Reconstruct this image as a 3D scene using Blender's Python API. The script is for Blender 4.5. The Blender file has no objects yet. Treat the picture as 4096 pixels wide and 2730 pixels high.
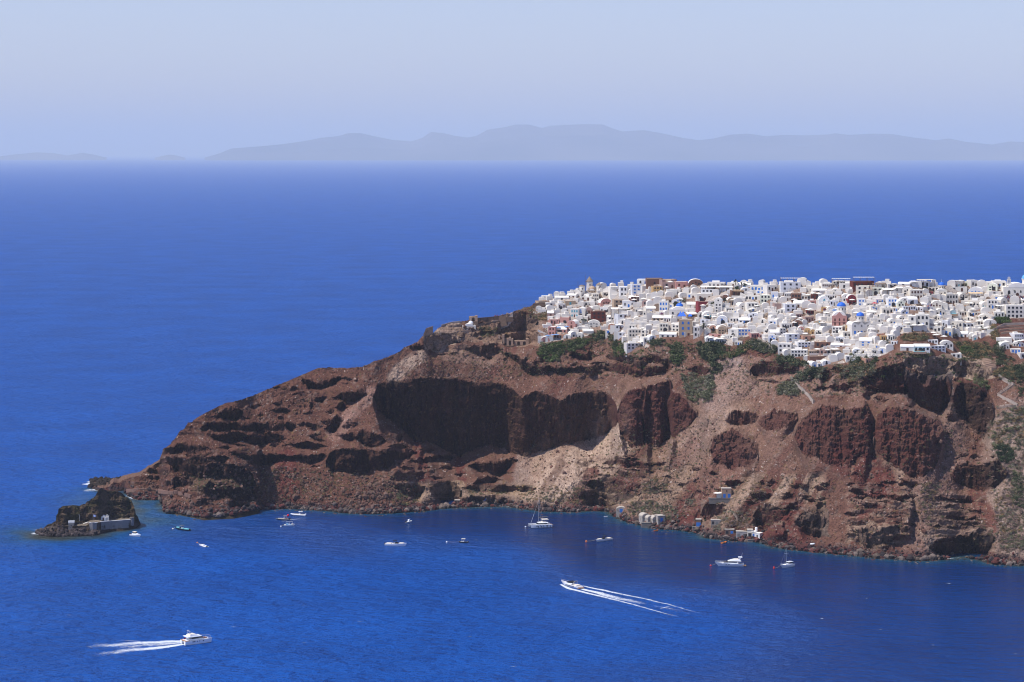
import bpy, bmesh, math, random
import numpy as np
R = math.radians
rng = np.random.default_rng(7)
random.seed(7)
SC = bpy.context.scene
COL = SC.collection
# ---------------------------------------------------------------- camera: level body, lens shifted down
F, H, Y0 = 2409.0, 220.0, 153.0          # focal length in pixels of the 1024 frame, eye height, horizon row
cd = bpy.data.cameras.new('camera'); cam = bpy.data.objects.new('camera', cd); COL.objects.link(cam)
cam.location = (0, 0, H); cam.rotation_euler = (R(90), 0, 0)
cd.sensor_width = 36; cd.lens = 36*F/1024; cd.shift_y = -(341-Y0)/1024
cd.clip_start = 1; cd.clip_end = 2e6
SC.camera = cam
def P(px, py, d):                          # point on the sight line of a (1024 frame) pixel at depth d
    return ((px-512)/F*d, d, H-(py-Y0)/F*d)
def sea_d(py): return F*H/(py-Y0)
def sea(sx, sy):                           # photo pixel (4096 frame) -> point on the water
    d = sea_d(sy/4); return P(sx/4, sy/4, d)
# ---------------------------------------------------------------- mesh and tag helpers
def tag(o, label=None, cat=None, group=None, kind=None):
    if label: o['label'] = label
    if cat: o['category'] = cat
    if group: o['group'] = group
    if kind or cat: o['kind'] = kind or 'thing'
    return o
def link(o, parent=None):
    COL.objects.link(o)
    if parent is not None: o.parent = parent
    return o
def np_mesh(name, V, Fc, mats, col=None, smooth=False, midx=None):
    V = np.ascontiguousarray(V, dtype=np.float32); Fc = np.ascontiguousarray(Fc, dtype=np.int32)
    n, k = Fc.shape
    me = bpy.data.meshes.new(name)
    me.vertices.add(len(V)); me.vertices.foreach_set('co', V.ravel())
    me.loops.add(n*k); me.loops.foreach_set('vertex_index', Fc.ravel())
    me.polygons.add(n); me.polygons.foreach_set('loop_start', np.arange(n, dtype=np.int32)*k)
    me.polygons.foreach_set('loop_total', np.full(n, k, dtype=np.int32))
    me.polygons.foreach_set('use_smooth', np.full(n, smooth, dtype=bool))
    for m in (mats if isinstance(mats, (list, tuple)) else [mats]): me.materials.append(m)
    if midx is not None: me.polygons.foreach_set('material_index', np.ascontiguousarray(midx, dtype=np.int32))
    if col is not None:
        a = me.attributes.new('Col', 'FLOAT_COLOR', 'POINT')
        c = np.ones((len(V), 4), dtype=np.float32); c[:, :col.shape[1]] = col
        a.data.foreach_set('color', c.ravel())
    me.update(calc_edges=True)
    return me
def grid_faces(nu, nv):                    # vertex index = i*nv + j
    i, j = np.meshgrid(np.arange(nu-1), np.arange(nv-1), indexing='ij')
    a = (i*nv+j).ravel()
    return np.stack([a, a+nv, a+nv+1, a+1], 1)
def obj(name, me, parent=None):
    return link(bpy.data.objects.new(name, me), parent)
def empty(name, loc=(0, 0, 0), rz=0):
    o = bpy.data.objects.new(name, None); o.location = loc; o.rotation_euler = (0, 0, rz); o.empty_display_size = .5
    return link(o)
class MB:                                  # collects simple solids into one mesh (n-gons as python lists)
    def __init__(s): s.v = []; s.f = []; s.m = []; s.mi = 0
    def add(s, vs, fs):
        b = len(s.v); s.v += [tuple(p) for p in vs]
        for f in fs: s.f.append([b+i for i in f]); s.m.append(s.mi)
        return s
    def box(s, x0, x1, y0, y1, z0, z1, tx=1, ty=1):
        cx, cy = (x0+x1)/2, (y0+y1)/2
        t = lambda x, y: (cx+(x-cx)*tx, cy+(y-cy)*ty, z1)
        return s.add([(x0,y0,z0),(x1,y0,z0),(x1,y1,z0),(x0,y1,z0), t(x0,y0),t(x1,y0),t(x1,y1),t(x0,y1)],
                     [[0,3,2,1],[4,5,6,7],[0,1,5,4],[1,2,6,5],[2,3,7,6],[3,0,4,7]])
    def prism(s, pts, axis, a, b):         # 2d outline swept along an axis between a and b
        n = len(pts)
        def mk(p, t): return {'x': (t, p[0], p[1]), 'y': (p[0], t, p[1]), 'z': (p[0], p[1], t)}[axis]
        return s.add([mk(p, a) for p in pts]+[mk(p, b) for p in pts],
                     [list(range(n))[::-1], list(range(n, 2*n))]+[[i, (i+1) % n, n+(i+1) % n, n+i] for i in range(n)])
    def tube(s, pts, r, n=6, r2=None):
        pts = [np.array(p, float) for p in pts]; k = len(pts); rs = np.linspace(r, r if r2 is None else r2, k); rings = []
        for i, p in enumerate(pts):
            d = pts[min(i+1, k-1)]-pts[max(i-1, 0)]; d /= np.linalg.norm(d)+1e-9
            u = np.cross(d, (0, 0, 1) if abs(d[2]) < .9 else (1, 0, 0)); u /= np.linalg.norm(u); w = np.cross(d, u)
            rings += [p+rs[i]*(math.cos(t)*u+math.sin(t)*w) for t in [2*math.pi*j/n for j in range(n)]]
        fs = [[i*n+j, i*n+(j+1) % n, (i+1)*n+(j+1) % n, (i+1)*n+j] for i in range(k-1) for j in range(n)]
        return s.add(rings, fs+[list(range(n))[::-1], [(k-1)*n+j for j in range(n)]])
    def lathe(s, prof, cx=0, cy=0, n=16, a0=0, a1=2*math.pi):
        full = abs(a1-a0-2*math.pi) < 1e-6; m = n if full else n+1; vs = []
        for r, z in prof:
            for j in range(m):
                t = a0+(a1-a0)*j/n; vs.append((cx+r*math.cos(t), cy+r*math.sin(t), z))
        fs = []
        for i in range(len(prof)-1):
            for j in range(n):
                j2 = (j+1) % m; fs.append([i*m+j, i*m+j2, (i+1)*m+j2, (i+1)*m+j])
        return s.add(vs, fs)
    def loft(s, secs, cap=True):           # closed rings of equal length
        n = len(secs[0]); vs = [p for r in secs for p in r]
        fs = [[i*n+j, i*n+(j+1) % n, (i+1)*n+(j+1) % n, (i+1)*n+j] for i in range(len(secs)-1) for j in range(n)]
        if cap: fs += [list(range(n))[::-1], [(len(secs)-1)*n+j for j in range(n)]]
        return s.add(vs, fs)
    def mesh(s, name, mats, smooth=False):
        me = bpy.data.meshes.new(name); me.from_pydata(s.v, [], s.f)
        for m in (mats if isinstance(mats, (list, tuple)) else [mats]): me.materials.append(m)
        if any(s.m): me.polygons.foreach_set('material_index', s.m)
        bm = bmesh.new(); bm.from_mesh(me); bmesh.ops.recalc_face_normals(bm, faces=bm.faces); bm.to_mesh(me); bm.free()
        if smooth: me.polygons.foreach_set('use_smooth', [True]*len(me.polygons))
        me.update(); return me
    def build(s, name, mats, parent=None, smooth=False): return obj(name, s.mesh(name, mats, smooth), parent)
# ---------------------------------------------------------------- noise
_T = np.random.default_rng(3).random((8, 256, 256))
def vnoise(x, y, k=0):
    xi = np.floor(x).astype(int); yi = np.floor(y).astype(int); fx = x-xi; fy = y-yi
    fx = fx*fx*(3-2*fx); fy = fy*fy*(3-2*fy); t = _T[k % 8]
    a = t[xi & 255, yi & 255]; b = t[(xi+1) & 255, yi & 255]; c = t[xi & 255, (yi+1) & 255]; d = t[(xi+1) & 255, (yi+1) & 255]
    return (a+(b-a)*fx)*(1-fy)+(c+(d-c)*fx)*fy
def fbm(x, y, o=4, k=0, g=.5):
    s = 0; a = 1; t = 0
    for i in range(o): s = s+a*(vnoise(x*2**i+17*i, y*2**i+31*i, k+i)*2-1); t += a; a *= g
    return s/t
def ridged(x, y, o=4, k=0, g=.55):
    s = 0; a = 1; t = 0
    for i in range(o): s = s+a*(1-np.abs(vnoise(x*2**i+11*i, y*2**i+7*i, k+i)*2-1)*1.6); t += a; a *= g
    return s/t
def worley(x, y, k=0):                      # distance to the nearest of jittered points
    xi = np.floor(x).astype(int); yi = np.floor(y).astype(int); best = np.full(x.shape, 9.); idv = np.zeros(x.shape)
    for dx in (-1, 0, 1):
        for dy in (-1, 0, 1):
            cx = xi+dx; cy = yi+dy; jx = _T[k % 8][cx & 255, cy & 255]; jy = _T[(k+1) % 8][cx & 255, cy & 255]
            d = (cx+jx-x)**2+(cy+jy-y)**2; m = d < best; best = np.where(m, d, best); idv = np.where(m, _T[(k+2) % 8][cx & 255, cy & 255], idv)
    return np.sqrt(best), idv
def sstep(t): t = np.clip(t, 0, 1); return t*t*(3-2*t)
def lin(c):
    c = np.array(c, float)/255; return np.where(c <= .04045, c/12.92, ((c+.055)/1.055)**2.4)
def crv(pts, x):                            # polyline y(x) in photo pixels -> frame pixels
    a = np.array(pts, float); return np.interp(x*4, a[:, 0], a[:, 1])/4
def inpoly(px, py, poly):
    p = np.array(poly, float)/4; m = np.zeros(px.shape, bool); n = len(p)
    for i in range(n):
        x1, y1 = p[i]; x2, y2 = p[(i+1) % n]
        if y1 == y2: continue
        c = ((y1 > py) != (y2 > py)) & (px < (x2-x1)*(py-y1)/(y2-y1)+x1); m ^= c
    return m
def seg_dist(px, py, pts):                  # distance (frame px) to a polyline given in photo pixels
    p = np.array(pts, float)/4; best = np.full(px.shape, 1e9)
    for (x1, y1), (x2, y2) in zip(p[:-1], p[1:]):
        dx, dy = x2-x1, y2-y1; t = np.clip(((px-x1)*dx+(py-y1)*dy)/(dx*dx+dy*dy+1e-9), 0, 1)
        best = np.minimum(best, np.hypot(px-x1-t*dx, py-y1-t*dy))
    return best
c1 = lambda x, y: (2000+x/2.613, 1050+y/2.613)      # enlargements of the photo that were measured
c2 = lambda x, y: (2700+x/2.941, 1050+y/2.941)
c3 = lambda x, y: (3396+x/3.357, 1050+y/3.357)
c4 = lambda x, y: (3396+x/1.743, 1400+y/1.743)
c5 = lambda x, y: (2500+x/2.941, 1900+y/2.941)
c6 = lambda x, y: (480+x/1.961, 1450+y/1.961)
c7 = lambda x, y: (1400+x/1.5687, 1650+y/1.5687)
c8 = lambda x, y: (1400+x/2.351, 1200+y/2.351)
c9 = lambda x, y: (130+x/4.706, 1900+y/4.706)
c0 = lambda x, y: (x*1.7408, y*1.7408)
# ---------------------------------------------------------------- materials
def new_mat(name):
    m = bpy.data.materials.new(name); m.use_nodes = True; nt = m.node_tree; b = nt.nodes['Principled BSDF']; return m, nt, b
def node(nt, t, **kw):
    n = nt.nodes.new(t)
    for k, v in kw.items():
        if k in n.inputs.keys(): n.inputs[k].default_value = v
        else: setattr(n, k, v)
    return n
def coords(nt, scale=(1, 1, 1), rot=(0, 0, 0), kind='Object'):
    tc = nt.nodes.new('ShaderNodeTexCoord'); mp = nt.nodes.new('ShaderNodeMapping')
    mp.inputs['Scale'].default_value = scale; mp.inputs['Rotation'].default_value = rot
    nt.links.new(tc.outputs[kind], mp.inputs[0]); return mp.outputs[0]
def ramp(nt, inp, stops):
    r = nt.nodes.new('ShaderNodeValToRGB'); e = r.color_ramp.elements
    while len(e) < len(stops): e.new(.5)
    for x, (p, c) in zip(e, stops): x.position = p; x.color = (*c, 1) if len(c) == 3 else c
    nt.links.new(inp, r.inputs[0]); return r.outputs[0]
def mixc(nt, fac, a, b, mode='MIX'):
    n = nt.nodes.new('ShaderNodeMix'); n.data_type = 'RGBA'; n.blend_type = mode
    for s, v in ((n.inputs[0], fac), (n.inputs[6], a), (n.inputs[7], b)):
        if hasattr(v, 'is_linked'): nt.links.new(v, s)
        else: s.default_value = v if not isinstance(v, tuple) else (*v[:3], 1)
    return n.outputs[2]
def noise(nt, vec, scale, detail=4, rough=.55, dist=0):
    n = node(nt, 'ShaderNodeTexNoise', Scale=scale, Detail=detail, Roughness=rough, Distortion=dist)
    nt.links.new(vec, n.inputs['Vector']); return n.outputs['Fac']
_PL = {}
def plain(name, rgb, rough=.8, spec=.2, var=.12, scale=.35, metal=0, lo=None):
    """weathered paint, plaster or stone: a base colour with uneven patches"""
    if name in _PL: return _PL[name]
    m, nt, b = new_mat(name); v = coords(nt, kind='Object')
    c = lin(rgb); hi = tuple(np.clip(c*(1+var*.6), 0, .88)); lo = tuple(c*(1-var*1.6)) if lo is None else tuple(lin(lo))
    n = noise(nt, v, scale, 6, .65)
    nt.links.new(ramp(nt, n, [(.33, lo), (.47, tuple(c)), (.68, hi)]), b.inputs['Base Color'])
    b.inputs['Roughness'].default_value = rough; b.inputs['Specular IOR Level'].default_value = spec; b.inputs['Metallic'].default_value = metal
    _PL[name] = m; return m
def rock_mat(name, bump=.6, spk=.3):
    m, nt, b = new_mat(name); v = coords(nt)
    at = node(nt, 'ShaderNodeAttribute', attribute_name='Col')
    n1 = noise(nt, v, .9, 6, .7); n2 = noise(nt, v, .12, 4, .6); n3 = noise(nt, v, 2.2, 4, .75)
    f1 = ramp(nt, n1, [(.3, (1-spk*1.5,)*3), (.5, (1, 1, 1)), (.72, (1+spk*1.6,)*3)])
    f2 = ramp(nt, n2, [(.3, (.8, .76, .74)), (.7, (1.2, 1.2, 1.2))])
    f3 = ramp(nt, n3, [(.35, (.8,)*3), (.62, (1.15,)*3), (.72, (1.7, 1.65, 1.6))])
    c = mixc(nt, 1., at.outputs['Color'], f1, 'MULTIPLY'); c = mixc(nt, 1., c, f2, 'MULTIPLY'); c = mixc(nt, 1., c, f3, 'MULTIPLY')
    nt.links.new(c, b.inputs['Base Color']); b.inputs['Roughness'].default_value = .95; b.inputs['Specular IOR Level'].default_value = .1
    bp = node(nt, 'ShaderNodeBump', Strength=bump, Distance=.8); nt.links.new(n1, bp.inputs['Height']); nt.links.new(bp.outputs[0], b.inputs['Normal'])
    return m
M_rock = rock_mat('weathered_volcanic_rock', .55, .34)
M_bould = rock_mat('shore_boulder_rock', .4, .25)
ISLE_SHORE = [(75,1090),(170,1140),(400,1160),(700,1152),(1000,1142),(1250,1128),(1400,1066),(1700,1050),(1950,1003),(2035,932)]
ISLE_CREST = [(75,1084),(120,1045),(250,960),(380,882),(430,862),(470,720),(490,640),(560,592),(640,556),(770,548),(900,540),(1060,500),(1130,440),(1180,395),(1220,345),(1250,275),(1300,235),(1345,280),
 (1450,300),(1560,310),(1700,345),(1770,405),(1860,480),(1915,600),(1945,740),(1985,790),(2035,925)]
# the lime-washed terraces of the village
VIL = [(2150,1203),(2214,1186),(2306,1166),(2444,1146),(2600,1130),(4110,1130),(4110,1272),(3972,1275),(3962,1345),(3790,1345),(3720,1330),(3600,1335),(3570,1400),(3500,1436),(3380,1452),(3251,1466),(3210,1430),
 (3142,1420),(3091,1385),(3040,1340),(2990,1345),(2934,1385),(2900,1375),(2820,1345),(2773,1340),(2650,1345),(2582,1392),(2509,1392),(2500,1350),(2421,1335),(2380,1320),(2344,1345),(2165,1372),(2190,1270),(2130,1250)]
# ---------------------------------------------------------------- headland: shoreline and crest measured off the photo
SHORE = [(366,1953),(380,1959),(400,1966),(440,1968),(470,1966),(495,1962),(511,1985),(546,2000),(618,2000),(644,1998),(652,2041),(674,2052),(715,2054),(766,2062),(817,2070),(868,2064),(939,2057),(990,2046),(1031,2037),
 (1066,2036),(1143,2034),(1235,2039),(1316,2044),(1378,2052),(1500,2057),(1559,2053),(1687,2045),(1782,2032),(1910,2027),(2025,2025),(2069,2032),(2165,2045),(2292,2048),
 (2369,2042),(2433,2046),(2458,2064),(2515,2090),(2568,2101),(2612,2113),(2704,2119),(2758,2126),(2806,2136),(2822,2150),(2908,2162),(2993,2166),(3044,2170),(3095,2186),(3146,2196),
 (3214,2203),(3300,2213),(3396,2220),(3511,2232),(3683,2243),(3798,2236),(3855,2229),(3941,2243),(3970,2255),(4096,2263),(4320,2290),(4700,2340),(5100,2380),(5500,2460),(5900,2500),(6400,2560)]
CREST = [(366,1950),(374,1944),(392,1946),(412,1950),(440,1944),(455,1930),(475,1932),(490,1924),(511,1914),(551,1904),(607,1868),(640,1840),(651,1802),(674,1781),(699,1756),(715,1733),(745,1705),(751,1691),(770,1689),(778,1676),(837,1644),(878,1623),
 (903,1613),(970,1600),(1092,1549),(1194,1506),(1245,1483),(1276,1471),(1357,1474),(1449,1468),(1481,1455),(1498,1445),(1540,1432),(1600,1408),(1617,1390),(1672,1366),(1690,1345),(1732,1330),
 (1766,1304),(1804,1291),(1847,1287),(1881,1280),(1944,1280),(2038,1268),(2060,1244),(2080,1238),(2123,1225),(2145,1206),(2214,1192),(2306,1172),(2344,1162),(2444,1152),(2528,1142),
 (2600,1138),(3400,1140),(3800,1142),(4096,1146),(4320,1148),(4800,1146),(5300,1120),(5900,1080),(6400,1050)]
KA = .70
VB = [(300,1200),(2040,1200),(2060,1290),(2165,1378),(2344,1350),(2421,1345),(2509,1398),(2582,1398),(2650,1360),(2773,1376),(2900,1381),(2934,1390),(3006,1360),(3091,1390),(3142,1424),(3210,1436),
 (3251,1472),(3380,1456),(3500,1440),(3560,1428),(3620,1405),(3850,1430),(3960,1405),(4096,1440),(4320,1450),(4500,1300),(5000,1150),(6400,1000)]
NU, NV = 2020, 610
ux = np.concatenate([np.linspace(366, 4240, 1870), np.linspace(4250, 6400, 150)])/4; yw = crv(SHORE, ux); yc = crv(CREST, ux); yb = np.maximum(crv(VB, ux), yc-5)
vv = np.linspace(0, 1, NV)
PX = np.repeat(ux[:, None], NV, 1); PY = yw[:, None]+(yc-yw)[:, None]*vv[None, :]
a_low = np.interp(ux*4, [470,700,1000,1500,2400,3000,3600,4000,4300], [38,46,47,45,44,43,46,40,38])
D = np.zeros((NU, NV)); D[:, 0] = sea_d(yw)
for j in range(NV-1):
    py = PY[:, j]; t = (py-Y0)/F; dt = (PY[:, j+1]-py)/F
    w = sstep((yb+4-py)/8); a = np.radians(a_low*(1-w)+25*w)
    D[:, j+1] = D[:, j]-D[:, j]*dt*np.cos(a)/(np.sin(a)+np.cos(a)*t)
k5 = np.exp(-np.linspace(-2, 2, 25)**2); k5 /= k5.sum()
def smooth_u(A): return np.apply_along_axis(lambda c: np.convolve(np.pad(c, 12, mode='edge'), k5, 'valid'), 0, A)
Ds = smooth_u(D); w = sstep((yw[:, None]-PY)/12); D = D*(1-w)+Ds*w
ROCK = np.zeros((NU, NV)); DARK = np.zeros((NU, NV)); WALL = np.zeros((NU, NV))
# large buttresses and gullies
XM = PX*.62; YM = PY*.62
low = sstep((PY-yb[:, None]+6)/20)*sstep((yw[:, None]-PY)/14)
D += low*(fbm(XM/34, YM/60, 3, 0)*7+fbm((XM+.5*YM)/14, YM/50, 3, 2)*2.2)
# spurs: ground left of the line stands nearer and drops away to the right
def spur(x0, x1, y0_, y1_, m, fall=14):
    global D
    x0, x1, a, b, fl = x0/4, x1/4, y0_/4, y1_/4, fall/4
    wob = fbm(PY*.13, PX*0+3, 3, 4)*5
    s = sstep((PX-x0)/(x1-x0))*(1-sstep((PX+wob-x1)/fl))*sstep((PY-a)/14)*(1-sstep((PY-b)/10))
    D -= m*s
def carve(top, bot, over=3., talus=1.1, bulge=0., rock=1., dark=1., lip=9., jag=2.4, flute=0., apex=.62):
    """cut a cliff into the slope: steep wall from the top line to the bottom line, scree spreading below it"""
    global D
    top = np.array(top, float)/4; bot = np.array(bot, float)/4
    xa, xb = max(top[0, 0], bot[0, 0]), min(top[-1, 0], bot[-1, 0])
    I = np.where((ux >= xa) & (ux <= xb))[0]
    if len(I) < 3: return
    x = ux[I]; e = sstep(np.minimum(x-xa, xb-x)/min(5, (xb-xa)*.3))
    jt = fbm(x*.22, x*0+top[0, 1], 5, 1, .7)*jag; jb = fbm(x*.2, x*0+bot[0, 1]+9, 5, 3, .7)*jag
    yt = np.interp(x, top[:, 0], top[:, 1])+jt*e; ybm = np.interp(x, bot[:, 0], bot[:, 1])+jb*e
    yt = np.maximum(yt, yc[I]+1.0); mid = (yt+ybm)/2; hgt = np.maximum(ybm-yt, .3)*e+.01; yt = mid-hgt/2; ybm = mid+hgt/2
    u = (x-xa)/(xb-xa); u = np.where(u < apex, u/apex*.5, .5+(u-apex)/(1-apex)*.5)       # the nearest point lies off centre
    bl = bulge*np.clip(1-(2*u-1)**2, 0, 1)**.6
    fl = flute*np.abs(fbm(x*.075, x*0+5, 2, 5))*2.2
    sm = lambda a: np.convolve(np.pad(a, 6, mode='edge'), np.exp(-np.linspace(-1.6, 1.6, 13)**2)/np.exp(-np.linspace(-1.6, 1.6, 13)**2).sum(), 'valid')
    dts = sm(np.array([np.interp(-yt[n], -PY[i], D[i]) for n, i in enumerate(I)])-bl)
    ov = sm(over*e+fl); foot = sm(np.array([np.interp(-ybm[n], -PY[i], D[i]) for n, i in enumerate(I)])); rr = dts+ov-foot; kw = min(12, max(len(I)//6, 1)); rr = np.convolve(np.pad(rr, kw, mode='edge'), np.ones(2*kw+1)/(2*kw+1), 'valid')
    wide = lambda a: np.convolve(np.pad(a, kw, mode='edge'), np.ones(2*kw+1)/(2*kw+1), 'valid')
    ybs, yts, hs_ = wide(ybm), wide(yt), wide(hgt)
    for n, i in enumerate(I):
        py = PY[i]; d = D[i].copy()
        a = (ybm[n]-py)/hgt[n]                        # 0 at the foot, 1 at the lip
        ins = (py <= ybm[n]) & (py >= yt[n])
        wall = dts[n]+ov[n]*np.clip(1-a, 0, 1)**(1.3 if over > 4 else .8)
        L = max(min(talus*hs_[n]+2, yw[i]-ybs[n]-.5), .8)
        below = py > ybm[n]
        d[below] += rr[n]*(1-sstep(np.maximum(py[below]-ybs[n], 0)/L))**1.3
        d[ins] = wall[ins]
        ab = py < yt[n]; d[ab] -= bl[n]*(1-sstep(np.maximum(yts[n]-py[ab], 0)/lip))
        D[i] = d
        m = np.clip(np.minimum((py-yt[n]+1.2)/1.5, (ybm[n]-py+1.2)/1.5), 0, 1)*min(1, hgt[n]/2)
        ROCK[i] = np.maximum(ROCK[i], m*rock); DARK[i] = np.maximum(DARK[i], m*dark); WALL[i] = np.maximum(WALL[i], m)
q = lambda c, *p: [c(*t) for t in p]
spur(560, 1022, 1740, 2100, 16); spur(1500, 1672, 1690, 1880, 12, 20); spur(3300, 3640, 1960, 2130, 9); spur(3000, 3135, 2050, 2130, 6)
spur(2440, 2492, 1690, 1790, 6, 6)
# the great overhang, then the pillared buttress at its right end
carve(q(c8,(215,870),(240,830),(270,800),(420,750),(560,775),(650,735),(850,740),(1000,750),(1220,790),(1330,775),(1440,790),(1530,840),(1610,925),(1700,880),(1800,870),(1900,910),(1980,960),(2060,900),(2200,870),(2351,860))+
      [(2437,1575),(2465,1620),(2484,1660)],
      [(1491,1590),(1511,1640),(1553,1672),(1604,1715),(1649,1758),(1731,1772),(1795,1803),(1840,1825),(1884,1800),(1961,1775),(2037,1803),(2101,1825),(2165,1800),(2229,1789),(2292,1765),(2382,1755),(2433,1722),(2484,1690)],
      over=8, talus=.9, flute=6, jag=3)
carve([(2462,1640),(2498,1575),(2540,1556),(2576,1549),(2600,1546)], [(2462,1660),(2484,1745),(2522,1786),(2579,1784),(2600,1775)], over=-6, talus=.7, bulge=12, apex=.35, flute=2, jag=3)
carve([(2570,1560),(2590,1548),(2640,1535),(2681,1523),(2700,1545)], [(2570,1770),(2590,1782),(2643,1771),(2680,1755),(2700,1735)], over=1, talus=.7, bulge=6, apex=.3, flute=3, jag=3)
carve([(2668,1590),(2690,1570),(2724,1575),(2768,1632),(2792,1660)], [(2668,1700),(2690,1745),(2707,1739),(2751,1707),(2792,1668)], over=-1, talus=.7, bulge=10, apex=.4, flute=2, jag=3)
# twin bulges on the right
carve([(3174,1740),(3194,1690),(3240,1652),(3307,1627),(3400,1640),(3464,1622),(3496,1656)], [(3174,1752),(3220,1819),(3342,1862),(3430,1845),(3464,1828),(3496,1800)], over=-15, talus=.8, bulge=19, flute=2.5, apex=.8, jag=4.5, dark=.55)
carve([(3492,1690),(3530,1640),(3586,1627),(3690,1662),(3768,1690),(3780,1730)], [(3492,1800),(3568,1854),(3621,1897),(3690,1908),(3740,1870),(3780,1760)], over=-13, talus=.8, bulge=26, flute=1.5, apex=.62, jag=4.5, dark=.55)
# dark lava under the right end of the village and the pillar beside it
carve(q(c4,(80,205),(200,125),(380,95),(430,150)), q(c4,(80,255),(200,290),(380,300),(430,330)), over=2, talus=.6)
carve(q(c4,(385,130),(500,150),(640,190),(715,170)), q(c4,(385,310),(500,385),(600,435),(715,400)), over=5, talus=.7, dark=.6, bulge=3, flute=3)
carve(q(c4,(380,60),(500,70),(600,60),(720,75)), q(c4,(380,120),(500,140),(600,165),(720,160)), over=1, talus=.3, dark=0)
carve(q(c4,(725,70),(780,60),(860,80),(1000,130)), q(c4,(725,160),(780,185),(860,200),(1000,200)), over=2, talus=.4, dark=0, bulge=4)
carve(q(c4,(716,270),(780,210),(860,230),(960,300),(1015,410)), q(c4,(716,420),(800,450),(880,570),(940,610),(1015,520)), over=-2, talus=.8, bulge=12, apex=.55)
carve(q(c4,(705,840),(760,795),(900,810),(1040,765),(1115,850)), q(c4,(705,890),(760,930),(900,985),(1010,960),(1115,885)), over=-1, talus=.9, bulge=10, apex=.6)
carve(q(c4,(0,968),(150,1000),(350,1015),(480,1000)), q(c4,(0,988),(150,1014),(350,1038),(480,1022)), over=2.5, bulge=2)
carve(q(c4,(640,1160),(760,1150),(930,1190)), q(c4,(640,1172),(760,1172),(930,1205)), over=2, bulge=1)
carve(q(c4,(650,1030),(760,1035),(880,1035)), q(c4,(650,1042),(760,1055),(880,1060)), over=2, bulge=1)
carve(q(c4,(340,890),(420,920),(500,930)), q(c4,(340,895),(420,945),(500,940)), over=2, bulge=1)
carve(q(c4,(35,1235),(150,1300),(240,1250),(330,1220)), q(c4,(35,1250),(110,1392),(250,1350),(330,1255)), over=2, talus=.8, bulge=5, dark=.35)
carve(q(c4,(560,1345),(700,1305),(850,1275),(1020,1262)), q(c4,(560,1390),(680,1452),(850,1440),(950,1440),(1020,1350)), over=8, talus=.5)
# right-centre outcrops
carve([c0(*p) for p in ((1630,1010),(1680,985),(1720,1010),(1742,1030))], [c0(*p) for p in ((1630,1055),(1680,1075),(1720,1072),(1742,1055))], over=-7, bulge=9, apex=.7, jag=6, dark=.5)
carve([c0(*p) for p in ((1738,965),(1780,945),(1832,950))], [c0(*p) for p in ((1738,973),(1780,994),(1832,965))], over=-6, bulge=8, apex=.7, jag=5, dark=.5)
carve([c0(*p) for p in ((1665,960),(1690,943),(1745,950))], [c0(*p) for p in ((1665,970),(1700,978),(1745,962))], over=-1, bulge=4, jag=5, dark=.5)
carve(q(c5,(1505,385),(1650,385),(1830,400),(2020,300)), q(c5,(1505,560),(1640,640),(1800,550),(2020,330)), over=2, talus=.6, bulge=4)
carve(q(c5,(1995,525),(2100,440),(2353,420)), q(c5,(1995,550),(2140,690),(2353,745)), over=1, talus=.6, bulge=5, dark=.5)
carve(q(c5,(890,355),(990,300),(1200,385)), q(c5,(890,560),(990,505),(1200,440)), over=1.5, talus=.6, bulge=4)
carve(q(c5,(1135,60),(1250,70),(1400,70)), q(c5,(1135,90),(1250,115),(1400,90)), over=2, bulge=1)
# central lower band
carve(q(c7,(280,455),(380,458),(475,450)), q(c7,(280,465),(370,535),(440,530),(475,470)), over=4, dark=.5)
carve(q(c7,(500,462),(560,435),(620,420),(702,470)), q(c7,(500,478),(580,565),(690,565),(702,500)), over=3, dark=.3)
carve(q(c7,(705,455),(850,462),(1000,455),(1170,465)), q(c7,(705,482),(850,490),(1000,502),(1170,484)), over=3, dark=.6)
carve(q(c7,(740,528),(850,535),(1025,550)), q(c7,(740,572),(850,585),(1025,580)), over=2, dark=.1)
carve(q(c7,(745,322),(850,315),(940,308),(1055,290)), q(c7,(745,335),(850,375),(940,395),(1055,303)), over=3, bulge=3)
carve(q(c7,(445,290),(560,270),(662,268)), q(c7,(445,300),(560,300),(662,286)), over=3, bulge=2)
carve(q(c7,(770,440),(830,405),(900,400),(960,420)), q(c7,(770,450),(830,450),(900,440),(960,430)), over=2, bulge=1)
carve(q(c7,(1585,305),(1720,300),(1850,318),(1975,315)), q(c7,(1585,322),(1720,332),(1850,328),(1975,328)), over=3, bulge=2)
carve(q(c7,(1580,355),(1720,350),(1920,360)), q(c7,(1580,362),(1720,358),(1920,372)), over=2, bulge=1)
carve(q(c7,(1475,445),(1560,410),(1690,420),(1755,480)), q(c7,(1475,470),(1560,500),(1690,510),(1755,498)), over=2, bulge=2, dark=.6)
carve(q(c7,(1435,512),(1520,503),(1600,522),(1830,490)), q(c7,(1435,530),(1520,590),(1580,590),(1700,570),(1830,508)), over=3, dark=.4)
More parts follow.
